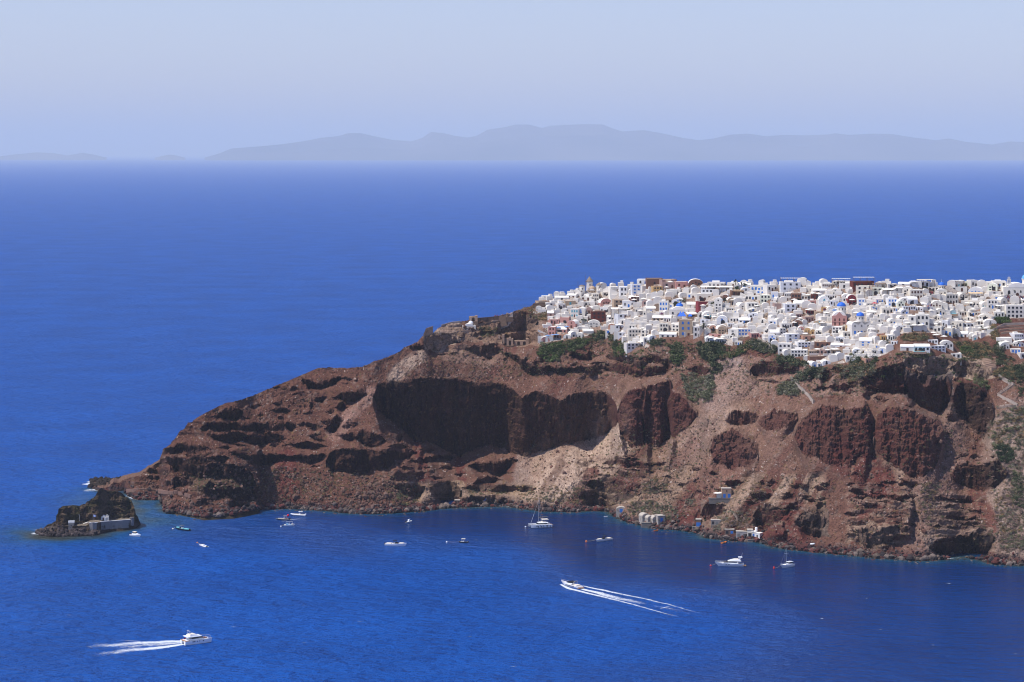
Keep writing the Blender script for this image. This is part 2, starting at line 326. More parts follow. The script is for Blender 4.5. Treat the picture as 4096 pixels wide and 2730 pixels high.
# left headland
for t, b, o, bl in [
 ([(1435,112),(1540,165),(1640,130),(1755,115)], [(1435,128),(1480,205),(1600,188),(1755,128)], 4, 2),
 ([(1695,258),(1800,225),(1880,210),(1935,240)], [(1695,270),(1780,322),(1860,290),(1935,246)], 5, 2),
 ([(770,388),(860,365),(965,370)], [(770,398),(840,450),(930,438),(965,385)], 5, 2),
 ([(1525,282),(1570,250),(1625,260)], [(1525,288),(1580,303),(1625,272)], 3, 1),
 ([(1685,346),(1740,320),(1790,345)], [(1685,352),(1750,372),(1790,352)], 3, 1),
 ([(1185,365),(1260,360),(1345,370)], [(1185,374),(1260,382),(1320,407),(1345,392)], 3, 1),
 ([(640,490),(800,475),(1000,485),(1205,480)], [(640,500),(800,527),(960,522),(1205,547)], 3, 3),
 ([(1285,475),(1330,465),(1380,480)], [(1285,490),(1340,533),(1380,528)], 3, 2),
 ([(1605,512),(1700,425),(1755,420)], [(1605,530),(1680,542),(1755,470)], 3, 2),
 ([(735,580),(850,555),(1000,560),(1150,570),(1305,580)], [(735,598),(830,632),(950,612),(1080,642),(1180,622),(1305,612)], 3, 3),
 ([(1340,640),(1480,625),(1620,640)], [(1340,650),(1480,665),(1620,668)], 3, 2),
 ([(1850,545),(1900,535),(2000,560),(2090,600)], [(1850,600),(1950,662),(2020,652),(2090,625)], 3, 2),
 ([(1615,705),(1700,690),(1900,680),(2100,690),(2250,690),(2330,690)], [(1615,825),(1750,860),(1850,876),(2000,850),(2120,830),(2160,770),(2330,712)], 4, 6),
 ([(330,702),(440,640),(560,640),(700,650)], [(330,720),(440,690),(560,690),(700,690)], 2, 3),
 ([(395,735),(500,760),(620,755),(750,745),(860,735)], [(395,850),(520,882),(620,890),(720,832),(860,760)], 4, 3),
 ([(860,690),(950,720),(1040,735)], [(860,705),(950,745),(1040,770)], 2, 2),
 ([(1035,740),(1200,720),(1300,720),(1450,735),(1620,715)], [(1035,805),(1150,803),(1290,747),(1420,757),(1480,802),(1620,742)], 4, 4),
 ([(610,860),(780,800),(900,800),(1000,840),(1075,930)], [(610,900),(780,900),(900,920),(1000,990),(1075,1000)], 3, 4),
 ([(400,900),(500,905),(560,900)], [(400,960),(500,970),(560,925)], 2, 2),
 ([(600,980),(750,960),(900,985),(1080,1010)], [(600,1010),(750,1060),(900,1075),(1080,1100)], 3, 3),
 ([(2160,955),(2250,955),(2353,950)], [(2160,965),(2260,1060),(2353,1050)], 4, 1)]:
    carve(q(c6, *t), q(c6, *b), over=o, bulge=bl, talus=.8)
# ledges under the village
carve(q(c8,(1445,490),(1560,520),(1650,600),(1760,620),(1900,630),(2100,640),(2351,632)), q(c8,(1445,500),(1560,570),(1680,690),(1720,715),(1800,715),(1900,672),(2100,672),(2351,664)), over=4, bulge=3)
carve(q(c1,(1060,1085),(1200,1062),(1400,1080),(1700,1090),(1810,1040)), q(c1,(1060,1110),(1300,1162),(1480,1192),(1750,1132),(1810,1120)), over=3, bulge=2)
carve(q(c1,(710,950),(780,920),(860,950),(930,1010)), q(c1,(710,980),(780,1000),(860,1000),(930,1020)), over=2, bulge=3)
carve(q(c1,(1440,990),(1560,960),(1700,990)), q(c1,(1440,1020),(1560,1040),(1700,1040)), over=2, bulge=2)
carve(q(c2,(140,1230),(280,1220),(420,1230)), q(c2,(140,1270),(280,1310),(420,1290)), over=2, bulge=2)
carve(q(c2,(880,1190),(1050,1160),(1250,1180),(1450,1240)), q(c2,(880,1330),(1050,1345),(1250,1310),(1450,1290)), over=1.5, bulge=3)
carve(q(c2,(1690,1310),(1760,1260),(1860,1260)), q(c2,(1690,1380),(1760,1410),(1860,1390)), over=2, bulge=2)
carve(q(c8,(700,370),(760,310),(880,330),(1000,330)), q(c8,(700,430),(760,490),(880,450),(1000,400)), over=1, bulge=4, dark=0)
carve(q(c8,(1370,230),(1500,140),(1640,110),(1770,150)), q(c8,(1370,340),(1500,290),(1640,290),(1770,260)), over=1, bulge=3, dark=.15)
carve(q(c8,(1430,300),(1520,320),(1660,300),(1800,290)), q(c8,(1430,400),(1520,410),(1660,390),(1800,390)), over=2, dark=.1, rock=.4)
carve(q(c8,(1100,440),(1250,430),(1440,440)), q(c8,(1100,470),(1250,520),(1440,490)), over=2, bulge=1, dark=.5)
# gullies running down to the lower left across the right-hand slopes
def zmask(poly, soft=14):
    m = inpoly(PX+fbm(XM/12, YM/12, 2, 1)*4, PY+fbm(XM/12, YM/12, 2, 5)*4, poly).astype(float)
    for ax in (0, 1): m = np.apply_along_axis(lambda c: np.convolve(np.pad(c, 6, mode='edge'), np.ones(13)/13, 'valid'), ax, m)
    return m
DG1 = zmask(q(c7,(1050,260),(1500,150),(2353,40),(2353,640),(1700,640),(1050,590))); DG2 = zmask(q(c5,(560,0),(2353,0),(2353,420),(1500,760),(700,640))); DG3 = zmask(q(c4,(0,700),(440,820),(480,1250),(0,1420))); DG4 = zmask(q(c2,(420,1290),(900,1180),(1600,1300),(2353,1250),(2353,1568),(420,1568)))
DG = np.clip(DG1+DG2+DG3*.7+DG4*.8, 0, 1)
Ud = XM*.80+YM*.60; Vd = -XM*.60+YM*.80                  # across and along the fall line
wob_ = fbm(XM/35, YM/35, 3, 2)*5
D += DG*(ridged((Ud+wob_)/13, Vd/90, 2, 2)-.5)*-4.2*sstep((yw[:, None]-PY)/16)*low
ST = zmask(q(c4,(0,940),(480,960),(460,1240),(330,1400),(0,1400)))+zmask(q(c4,(560,1000),(930,1020),(1020,1400),(560,1420)))+zmask(q(c5,(1990,390),(2353,380),(2353,760),(2000,620)))+zmask(q(c5,(1500,340),(2020,280),(1850,640),(1500,640)))+zmask(q(c7,(1440,290),(1990,290),(1900,560),(1440,600)))+zmask(q(c7,(280,440),(1180,440),(1040,590),(280,590)))+zmask(q(c8,(690,280),(1060,200),(1100,480),(700,480)))
ST = np.clip(ST, 0, 1)
# many small outcrops: short broken ledges with shade under them
ro = np.random.default_rng(19)
for poly, n, w0_, w1_, h1_ in [(q(c6,(620,420),(1000,330),(1700,420),(2250,560),(2300,760),(1700,860),(1100,800),(420,900),(360,680)), 70, 40, 190, 34), (q(c6,(180,880),(420,640),(520,860),(1000,1000),(1050,1120),(600,1120)), 34, 30, 120, 34),
      (q(c6,(620,380),(1500,90),(1900,120),(1900,420),(1200,460)), 26, 24, 90, 18), (q(c7,(60,150),(700,250),(1050,330),(1050,440),(250,440)), 22, 40, 150, 26), (q(c8,(480,420),(1500,430),(1700,560),(900,560)), 16, 30, 110, 22), (q(c1,(40,930),(1780,1000),(1780,1160),(300,1150)), 40, 50, 180, 45),
      (q(c7,(1500,260),(2050,260),(1950,480),(1450,560)), 24, 40, 150, 20), (q(c5,(1450,60),(2353,60),(2353,420),(1500,380)), 22, 50, 160, 30), (q(c4,(0,800),(470,900),(460,1250),(0,1300)), 30, 40, 170, 18), (q(c4,(640,1000),(930,1000),(1000,1330),(580,1330)), 18, 40, 150, 18), (q(c4,(60,120),(700,100),(1000,300),(960,560),(60,300)), 26, 40, 120, 40),
      (q(c2,(860,1150),(1500,1200),(2300,1300),(2300,1560),(1700,1500),(900,1360)), 30, 50, 170, 32), (q(c4,(660,560),(960,600),(1100,850),(720,800)), 14, 30, 90, 20), (q(c7,(1400,300),(2000,300),(2353,200),(2353,600),(1700,640)), 20, 30, 110, 16), (q(c8,(1000,250),(1780,150),(1780,420),(1000,440)), 16, 30, 110, 24)]:
    a = np.array(poly); k = 0
    while k < n:
        sx, sy = ro.uniform(a[:, 0].min(), a[:, 0].max()), ro.uniform(a[:, 1].min(), a[:, 1].max())
        if not inpoly(np.array([sx/4]), np.array([sy/4]), poly)[0]: continue
        k += 1; w_ = ro.uniform(w0_, w1_)/2; hh = ro.uniform(.35, 1)*h1_/1.9; tl = ro.normal(0, .12)
        carve([(sx-w_/2, sy-tl*w_/2), (sx-w_*.2, sy-hh*.5-tl*w_*.2), (sx+w_*.2, sy-hh*.4+tl*w_*.2), (sx+w_/2, sy+tl*w_/2)], [(sx-w_/2, sy+1-tl*w_/2), (sx, sy+hh*.7), (sx+w_/2, sy+1+tl*w_/2)], over=ro.uniform(.5, 2.), bulge=ro.uniform(0, 3), talus=ro.uniform(.5, 1.2), dark=ro.uniform(0, .5), jag=2.5)
# ---------------------------------------------------------------- roughness of the ground
village = (1-sstep((PY-yb[:, None])/4))*sstep((PX-518)/6)
shore_b = (1-sstep((yw[:, None]-PY-3)/9))*(1-village)
rk = ridged(XM/9, YM/7, 5, 1); fine = fbm(XM/3.2, YM/3.2, 4, 5); wd, wi = worley(XM/2.6, YM/2.2, 2); wd2, wi2 = worley(XM/6, YM/5, 4)
lumps = np.clip(.62-wd, 0, 1)*(wi > .45); lumps2 = np.clip(.6-wd2, 0, 1)*(wi2 > .72)
ROCKs = np.clip(ROCK*1.0+sstep((fbm(XM/30, YM/22, 3, 6)-.2)/.2)*.4, 0, 1)
leftmass = sstep((1150-PX*4)/200)*sstep((PY*4-1640)/60); ROCKs = np.maximum(ROCKs, leftmass*.42*sstep(fbm(XM/22, YM/14, 3, 4)*2+.6))
wdf, wif = worley(XM/1.25, YM/1.1, 3)
disp = fine*.42+fbm(XM/1.1, YM/1.1, 2, 1)*.22+np.clip(.5-wdf, 0, 1)*(wif > .72)*1.1+ROCKs*(rk-.55)*4.6+lumps*(.3+1.1*ROCKs)+lumps2*(wi2 > .86)*1.6*(1-ROCK)
wd3, wi3 = worley(XM/4.2, YM/3.4, 6); disp += ROCKs*(wi3-.5)*2.4*sstep((.75-wd3)/.3)
disp = disp*(1-village*.85)*(1-.2*WALL)
strata = np.sin((PY*.62*1.1+fbm(XM/40, YM/10, 3, 2)*5)*1.15); disp += ST*(np.clip(np.sin((YM*1.0+XM*.05+fbm(XM/60, YM/25, 3, 3)*6+fbm(XM/9, YM/9, 2, 5)*1.2)*1.1), -.25, 1)*1.3*sstep(fbm(XM/22, YM/8, 3, 7)*2+.7)+(ridged(XM/26, YM/5, 4, 6)-.5)*2.)*(1-village)
disp += ROCKs*(leftmass*.9+.25)*np.clip(strata, -.3, 1)*1.3*(1-village)
disp *= sstep((yw[:, None]-PY+.5)/3)
X = (PX-512)/F*D; Y = D.copy(); Z = H-(PY-Y0)/F*D
nx, ny, nz = 0., -.75, .66
X3 = X+nx*disp; Y3 = Y+ny*disp; Z3 = Z+nz*disp
# walls get vertical ribs
rib = WALL*(fbm(XM/6, YM/30, 4, 6)*3.0+fbm(XM/2.2, YM/4, 4, 2)*1.9); Y3 += rib
# ---------------------------------------------------------------- rock colours by zone (the rock's own tones, plus shade darkened into carved walls)
WX = PX+fbm(XM/7, YM/7, 4, 3)*5; WY = PY+fbm(XM/7, YM/7, 4, 6)*5
C = np.zeros((NU, NV, 3))
def A(c): return lin(c)*KA
def blend(m, c): 
    global C
    m = np.clip(m, 0, 1)[..., None]; C = C*(1-m)+A(c)*m
C[:] = A((117, 84, 70))
blend(sstep(fbm(XM/40, YM/40, 4, 2)*1.6+.5)*.6, (138, 108, 92))
blend(sstep((fbm((XM+YM*.7)/9, (YM-XM*.3)/60, 4, 5)-.1)*4)*.5, (100, 60, 52))
blend(sstep((1800-PX*4)/500)*.85, (104, 70, 57))
sn = fbm((Ud+wob_*.8)/7, Vd/90, 4, 4); sn2 = fbm((Ud+wob_)/3.2, Vd/60, 4, 1)
blend(DG*sstep((sn-.04)/.14)*.9, (170, 143, 122)); blend(DG*sstep((-sn-.06)/.14)*.9, (98, 56, 48)); blend(DG*sstep((sn2-.1)/.2)*.4, (134, 110, 88)); blend(DG*sstep((-sn2-.16)/.2)*.5, (82, 62, 52))
def streak(pts, wd_, c, s=.9, ragged=.5):
    d = seg_dist(WX*.6+PX*.4, WY*.6+PY*.4, pts); blend((1-sstep((d-wd_/8)/(wd_/8*.9)))*s*np.clip(1+ragged*fbm(XM/4, YM/4, 3, 1)*1.8, 0, 1), c)
def zone(poly, c, s=.9, ragged=.4): blend(inpoly(WX, WY, poly)*s*np.clip(1+ragged*fbm(XM/5, YM/5, 3, 4)*1.8, 0, 1), c)
PALE = (190, 164, 144)
zone(q(c7,(1050,270),(1200,230),(1420,180),(1700,80),(1720,180),(1560,420),(1480,560),(1420,600),(1030,590),(1170,470)), (150,118,100), .8)
streak(q(c7,(1700,95),(1560,250),(1430,380),(1330,470),(1240,560)), 130, PALE, .95); streak(q(c7,(1240,240),(1200,400),(1180,520)), 70, PALE, .7)
streak(q(c7,(1320,320),(1240,460),(1180,560)), 26, (105,78,66), .8); streak(q(c7,(1090,290),(1070,440)), 40, (160,138,128), .6)
zone(q(c7,(1000,490),(1200,500),(1400,520),(1440,590),(1030,600)), (176,152,132), .7)
streak(q(c7,(2353,30),(2150,220),(1950,420),(1780,580)), 150, (150,124,104), .8); streak(q(c7,(2353,0),(2160,190),(2000,290)), 50, PALE, .7)
streak(q(c7,(2250,120),(2080,300)), 50, (88,72,60), .7); streak(q(c7,(1960,300),(1800,520),(1700,600)), 60, (140,108,90), .7)
for p, wd_ in ((q(c7,(2353,330),(2200,510),(2080,690)), 85), (q(c7,(2160,200),(2050,300)), 40), (q(c7,(425,220),(450,330),(475,440)), 26), (q(c7,(470,480),(470,560)), 60), (q(c7,(470,540),(470,600)), 120),
              (q(c7,(1520,380),(1440,520),(1380,590)), 36), (q(c7,(1780,360),(1720,440)), 60), (q(c7,(690,300),(700,420)), 26), (q(c6,(1310,760),(1320,900),(1330,1090)), 60), (q(c4,(0,770),(100,800),(230,1000)), 90),
              (q(c4,(230,900),(60,1130)), 70), (q(c5,(2000,330),(1900,480),(1700,660)), 60), (q(c5,(1960,640),(1700,740)), 120), (q(c5,(760,600),(960,640)), 60)):
    streak(p, wd_, (104,57,50), .85)
streak(q(c8,(650,520),(520,620),(415,725)), 42, (172,148,130), .9); streak([(1490,1570),(1449,1610),(1388,1674),(1340,1740)], 40, (156,122,108), .8)
zone(q(c8,(690,320),(760,290),(850,240),(1050,200),(1060,260),(1000,420),(860,480),(740,500),(690,430)), (176,152,132), .9); zone(q(c8,(800,480),(1100,440),(1450,480),(1480,560),(1250,640),(900,560)), (148,120,104), .6)
zone(q(c8,(1000,270),(1240,250),(1500,120),(1780,150),(1820,420),(1400,420),(1000,390)), (150,124,104), .75); zone(q(c8,(1380,230),(1560,150),(1740,140),(1760,250),(1500,290)), (126,104,90), .7)
zone(q(c2,(420,1300),(600,1200),(880,1100),(1300,1160),(1500,1220),(1600,1300),(2353,1300),(2353,1568),(420,1568)), (146,116,102), .8)
streak(q(c2,(640,1260),(600,1380),(480,1568)), 90, (180,156,144), .7); streak([(2930,1545),(2830,1660),(2740,1780)], 110, (152,122,106), .7); streak([(3160,1560),(3060,1680),(2940,1800),(2850,1900)], 120, (140,108,92), .7)
zone(q(c4,(370,20),(640,20),(1000,60),(1010,190),(860,200),(640,180),(380,110)), (172,150,130), .9); zone(q(c4,(0,130),(120,130),(100,400),(0,420)), (134,104,90), .6)
zone(q(c4,(640,420),(720,430),(720,560),(660,560)), (156,132,114), .7); streak(q(c4,(680,430),(690,560),(660,700),(600,950),(570,1200),(500,1380)), 110, (138,110,98), .8)
zone(q(c4,(960,540),(1100,400),(1500,380),(1500,1490),(1010,1430),(1040,1250),(960,1000),(1110,880),(1040,740),(930,640)), (146,124,110), .9)
streak(q(c4,(1200,560),(1130,760),(1180,1000),(1220,1250)), 160, (164,142,128), .6); streak(q(c4,(880,980),(1000,1250)), 40, (110,66,56), .8)
zone(q(c4,(480,1260),(700,1240),(1020,1240),(1020,1400),(560,1400)), (160,138,120), .6); zone(q(c4,(30,1220),(330,1200),(340,1290),(240,1390),(110,1400),(30,1320)), (156,132,112), .8)
zone(q(c5,(1990,520),(2100,430),(2400,410),(2400,760),(2140,700)), (104,92,82), .8); zone(q(c5,(880,300),(1200,300),(1230,560),(1080,700),(890,620)), (142,120,104), .7)
zone(q(c7,(280,465),(480,450),(700,430),(720,480),(1000,490),(1180,480),(1030,590),(740,590),(560,585),(480,590),(400,560)), (168,142,118), .8)
zone(q(c7,(1430,520),(1520,505),(1850,490),(1820,560),(1600,620),(1520,610)), (170,146,122), .8); zone(q(c7,(1480,440),(1700,410),(1750,500),(1500,520)), (120,96,80), .7)
zone(q(c6,(560,900),(780,850),(1040,930),(1060,1050),(800,1070),(560,1020)), (92,80,60), .6)
blend(ST*(fbm(XM/16, YM/2.2, 4, 2) > .12)*.6, (150, 126, 108)); blend(ST*(fbm(XM/18, YM/2.5, 4, 5) > .2)*.6, (80, 62, 54)); blend(leftmass*ROCKs*.5, (86, 62, 50))
blend(DARK*.75*np.clip(1+fbm(XM/6, YM/14, 3, 3)*.9, 0, 1), (60, 40, 32)); blend(np.clip(DARK-.5, 0, 1)*sstep((PX*4-2400)/80)*(1-sstep((PX*4-3800)/60))*.9, (118, 74, 64))  # wall shade darkened into the rock colour; bulges reset to a lighter red
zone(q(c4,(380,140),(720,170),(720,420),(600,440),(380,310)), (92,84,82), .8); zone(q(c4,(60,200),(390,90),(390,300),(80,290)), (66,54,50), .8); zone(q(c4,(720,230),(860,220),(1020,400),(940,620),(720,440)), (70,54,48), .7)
blend(lumps*.9*(wi2 > .6)*(1-DARK), (140, 122, 110)); blend(((vnoise(XM*1.3, YM*1.3, 6) > .93)*(1-village)*.8*(1-WALL)), (196, 180, 168)); blend((vnoise(XM*.9, YM*.9, 2) > .86)*.55*(1-village), (120, 96, 62))
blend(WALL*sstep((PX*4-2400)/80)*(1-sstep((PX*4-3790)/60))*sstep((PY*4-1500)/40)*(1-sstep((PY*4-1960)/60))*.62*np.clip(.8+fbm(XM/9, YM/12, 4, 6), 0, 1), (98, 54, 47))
# shore band: maroon and dark stones
blend(shore_b*.85, (88, 54, 52)); blend(shore_b*(wi > .6)*.8, (70, 62, 62)); blend((1-sstep((yw[:, None]-PY)/2.2))*.8, (70, 62, 46))
# village terraces are paved and lime-washed
vil = village*(inpoly(PX+fbm(XM/5, YM/5, 3, 1)*2, PY, VIL) if 'VIL' in globals() else 1)
blend(vil*.95, (196, 184, 172)); blend(vil*(fbm(XM/9, YM/6, 4, 2) > .12)*.9, (146, 118, 100)); blend(vil*(fbm(XM/6, YM/5, 4, 5) > .28)*.9, (104, 84, 70))
NPX, NPY, ND = PX, PY, Y3.copy()
# back of the ridge: plateau, then down to the far water
Xl, Yl, Zl, Cl = [X3], [Y3], [Z3], [C]
B = []
for dd, zz in ((10, -3.0), (40, -8.), (110, -14.), (190, -60), (260, -140), (420, -210)):
    hz = Z3[:, -1]; f = np.clip(hz/130, .06, 1); plate = sstep((PX[:, -1]*4-3200)/500)
    d2 = Y3[:, -1]+dd*np.maximum(f, .25); z2 = np.where(dd < 150, hz+zz*f*(1-plate*.55), hz+zz*f*(1-plate*.5)); z2 = np.maximum(z2, -8)
    if dd < 30: z2 = hz+zz*.35
    B.append((X3[:, -1]*d2/Y3[:, -1], d2, z2))
FR = []
for dd, zz in ((30, -9.), (6, -2.5)):
    d2 = Y3[:, 0]-dd; FR.append((X3[:, 0]*d2/Y3[:, 0], d2, np.full(NU, zz)))
Xa = np.column_stack([f[0] for f in FR]+[X3]+[b[0] for b in B]); Ya = np.column_stack([f[1] for f in FR]+[Y3]+[b[1] for b in B]); Za = np.column_stack([f[2] for f in FR]+[Z3]+[b[2] for b in B])
brown = np.tile(A((120, 92, 76)), (NU, 1, 1)); wet = np.tile(A((60, 60, 44)), (NU, 1, 1))
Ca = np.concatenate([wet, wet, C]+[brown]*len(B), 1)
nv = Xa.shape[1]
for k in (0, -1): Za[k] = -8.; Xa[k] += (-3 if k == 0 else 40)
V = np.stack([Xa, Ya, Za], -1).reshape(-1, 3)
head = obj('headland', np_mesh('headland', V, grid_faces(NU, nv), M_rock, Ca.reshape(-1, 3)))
tag(head, 'red brown volcanic headland with cliffs and scree falling into the sea', kind='structure')
def ground(sx, sy):                        # photo pixel -> (x, y, z) on the headland
    px, py = sx/4, sy/4; i = int(np.clip(np.searchsorted(ux, px), 0, NU-1)); col = NPY[i]
    py = min(max(py, col[-1]), col[0]); d = float(np.interp(-py, -col, ND[i])); dz = float(np.interp(-py, -col, Z3[i])); dx = float(np.interp(-py, -col, X3[i]))
    return np.array((dx+(px-ux[i])/F*d, d, dz))
# ---------------------------------------------------------------- chapel islet off the point
iu, iv = 330, 190
s9 = lambda pts: [c9(*p) for p in pts]
ix = np.linspace(c9(75, 0)[0], c9(2035, 0)[0], iu)/4
iyw = crv(s9(ISLE_SHORE), ix); iyc = np.minimum(crv(s9(ISLE_CREST), ix), iyw-.4)
IPX = np.repeat(ix[:, None], iv, 1); IPY = iyw[:, None]+(iyc-iyw)[:, None]*np.linspace(0, 1, iv)[None, :]
c9x = (IPX*4-130)*4.706; c9y = (IPY*4-1900)*4.706
wt = np.interp(c9x[:, 0], [75, 400, 640, 1000, 1080, 1300, 1900, 2035], [1080, 940, 960, 955, 905, 885, 850, 920])     # outer edge of the terrace
wb = np.interp(c9x[:, 0], [75, 640, 1000, 1080, 1900, 2035], [1085, 1010, 1010, 1040, 1020, 930])
wk = wt-np.interp(c9x[:, 0], [75, 600, 700, 1000, 1100, 1850, 1920, 2035], [0, 0, 30, 40, 46, 40, 0, 0])
ID = np.zeros((iu, iv)); ID[:, 0] = sea_d(iyw)
for j in range(iv-1):
    y = c9y[:, j]; a = np.where(y > wb, 34., np.where(y > wt, 86., np.where(y > wk, 4., 68.)))
    a = np.where(c9x[:, j] < 460, 42, a); a = np.where((c9x[:, j] > 1150) & (y < 470), 55, a)
    a = np.radians(a); t = (IPY[:, j]-Y0)/F; dt = (IPY[:, j+1]-IPY[:, j])/F
    ID[:, j+1] = ID[:, j]-ID[:, j]*dt*np.cos(a)/(np.sin(a)+np.cos(a)*t)
ID = np.apply_along_axis(lambda c: np.convolve(np.pad(c, 4, mode='edge'), np.ones(9)/9, 'valid'), 0, ID)
xm, ym = IPX*.62, IPY*.62
cliff = sstep((wk[:, None]-c9y)/40)
ID += cliff*(fbm(xm/9, ym/16, 3, 3)*3.5)-cliff*4*sstep((640-np.abs(c9x-900)*1.2)/300)*sstep((c9y-430)/60)*0
smoothz = ((c9y < wt[:, None]+8) & (c9y > wk[:, None]-6) & (c9x > 600) & (c9x < 1930)) | ((c9y < wb[:, None]) & (c9y > wk[:, None]) & (c9x > 1000) & (c9x < 1940))
wd, wi = worley(xm/2.2, ym/2., 3)
dsp = (ridged(xm/7, ym/6, 5, 2)-.55)*2.6*(.4+.6*cliff)+fbm(xm/1.6, ym/1.6, 3, 4)*.6+np.clip(.6-wd, 0, 1)*1.2*(1-cliff)
dsp += cliff*np.clip(np.sin((ym*1.3+fbm(xm/20, ym/8, 3, 1)*3)), -.3, 1)*.6
dsp *= np.where(smoothz, .06, 1)*sstep((iyw[:, None]-IPY+.6)/2)
IX = (IPX-512)/F*ID; IY = ID-.8*dsp; IZ = H-(IPY-Y0)/F*ID+.6*dsp
IC = np.zeros((iu, iv, 3)); IC[:] = lin((84, 70, 56))*KA
def ib(m, c):
    global IC
    m = np.clip(m, 0, 1)[..., None]; IC = IC*(1-m)+lin(c)*KA*m
ib(sstep(fbm(xm/8, ym/8, 4, 1)*2+.2)*.7, (64, 52, 44)); ib((fbm(xm/5, ym/4, 4, 5) > .18)*.7, (116, 96, 78)); ib(cliff*(fbm(xm/4, ym/4, 3, 6) > .2)*.5, (74, 74, 44))
ib((1-cliff)*.6*(wi > .5), (104, 94, 90)); ib((1-sstep((iyw[:, None]-IPY)/1.6))*.8, (58, 52, 42)); ib(smoothz*(c9y < wt[:, None])*.8, (150, 138, 122))
B = []
for dd, f in ((5, .96), (16, .6), (30, .15), (40, 0)):
    d2 = IY[:, -1]+dd*np.clip(IZ[:, -1]/12, .15, 1); B.append((IX[:, -1]*d2/IY[:, -1], d2, IZ[:, -1]*f-(5 if f == 0 else .3)))
FR = [(IX[:, 0]*(IY[:, 0]-10)/IY[:, 0], IY[:, 0]-10, np.full(iu, -6.)), (IX[:, 0], IY[:, 0]-3, np.full(iu, -2.))]
V = np.stack([np.column_stack([f[k] for f in FR]+[A_]+[b[k] for b in B]) for k, A_ in enumerate((IX, IY, IZ))], -1)
ICa = np.concatenate([IC[:, :1]]*2+[IC]+[IC[:, -1:]]*4, 1)
isl = obj('islet', np_mesh('islet', V.reshape(-1, 3), grid_faces(iu, V.shape[1]), M_rock, ICa.reshape(-1, 3)))
tag(isl, 'dark rocky islet with a walled chapel terrace off the point', kind='structure')
def iground(x, y):                          # measured point on the islet enlargement -> world
    sx, sy = c9(x, y); i = int(np.clip(round((sx/4-ix[0])/(ix[1]-ix[0])), 0, iu-1)); col = IPY[i]; py = min(max(sy/4, col[-1]), col[0])
    return np.array((float(np.interp(-py, -col, IX[i]))+(sx/4-ix[i])/F*ID[i, 0], float(np.interp(-py, -col, IY[i])), float(np.interp(-py, -col, IZ[i]))))
# ---------------------------------------------------------------- water
def axis(a, b, step, far, grow=1.35):
    c = list(np.arange(a, b+.1, step)); lo, hi = [], []; s = step; x = a
    while x > -far: s *= grow; x -= s; lo.append(x)
    s = step; x = b
    while x < far: s *= grow; x += s; hi.append(x)
    return np.array(lo[::-1]+c+hi)
xs = axis(-420, 420, 5, 250000); ys = axis(900, 1760, 5, 290000)
ys = ys[ys > -3000]
gx, gy = np.meshgrid(xs, ys, indexing='ij')
pxs = 512+gx/np.maximum(gy, 50)*F; pys = Y0+F*H/np.maximum(gy, 50)
shd = np.full(gx.shape, 1e9)
shp = [sea(x, y) for x, y in SHORE]
isp = [sea(*c9(*p)) for p in ISLE_SHORE]
def pdist(gx, gy, pts):
    best = np.full(gx.shape, 1e9)
    for a, b in zip(pts[:-1], pts[1:]):
        dx, dy = b[0]-a[0], b[1]-a[1]; t = np.clip(((gx-a[0])*dx+(gy-a[1])*dy)/(dx*dx+dy*dy+1e-9), 0, 1)
        best = np.minimum(best, np.hypot(gx-a[0]-t*dx, gy-a[1]-t*dy))
    return best
near = (np.abs(gx) < 700) & (gy > 700) & (gy < 1900)
shd[near] = np.minimum(pdist(gx[near], gy[near], shp), pdist(gx[near], gy[near], isp))
isd = np.full(gx.shape, 1e9); isd[near] = pdist(gx[near], gy[near], isp+[sea(440, 1990)])
shal = np.clip(np.exp(-shd/(6.5*(1+fbm(gx/25, gy/25, 3, 4)*.9))), 0, 1)
shal = np.maximum(shal, .85*np.exp(-(isd/30)**2)*sstep((-gx-165)/30)*(fbm(gx/30, gy/30, 3, 1)*.8+.8))
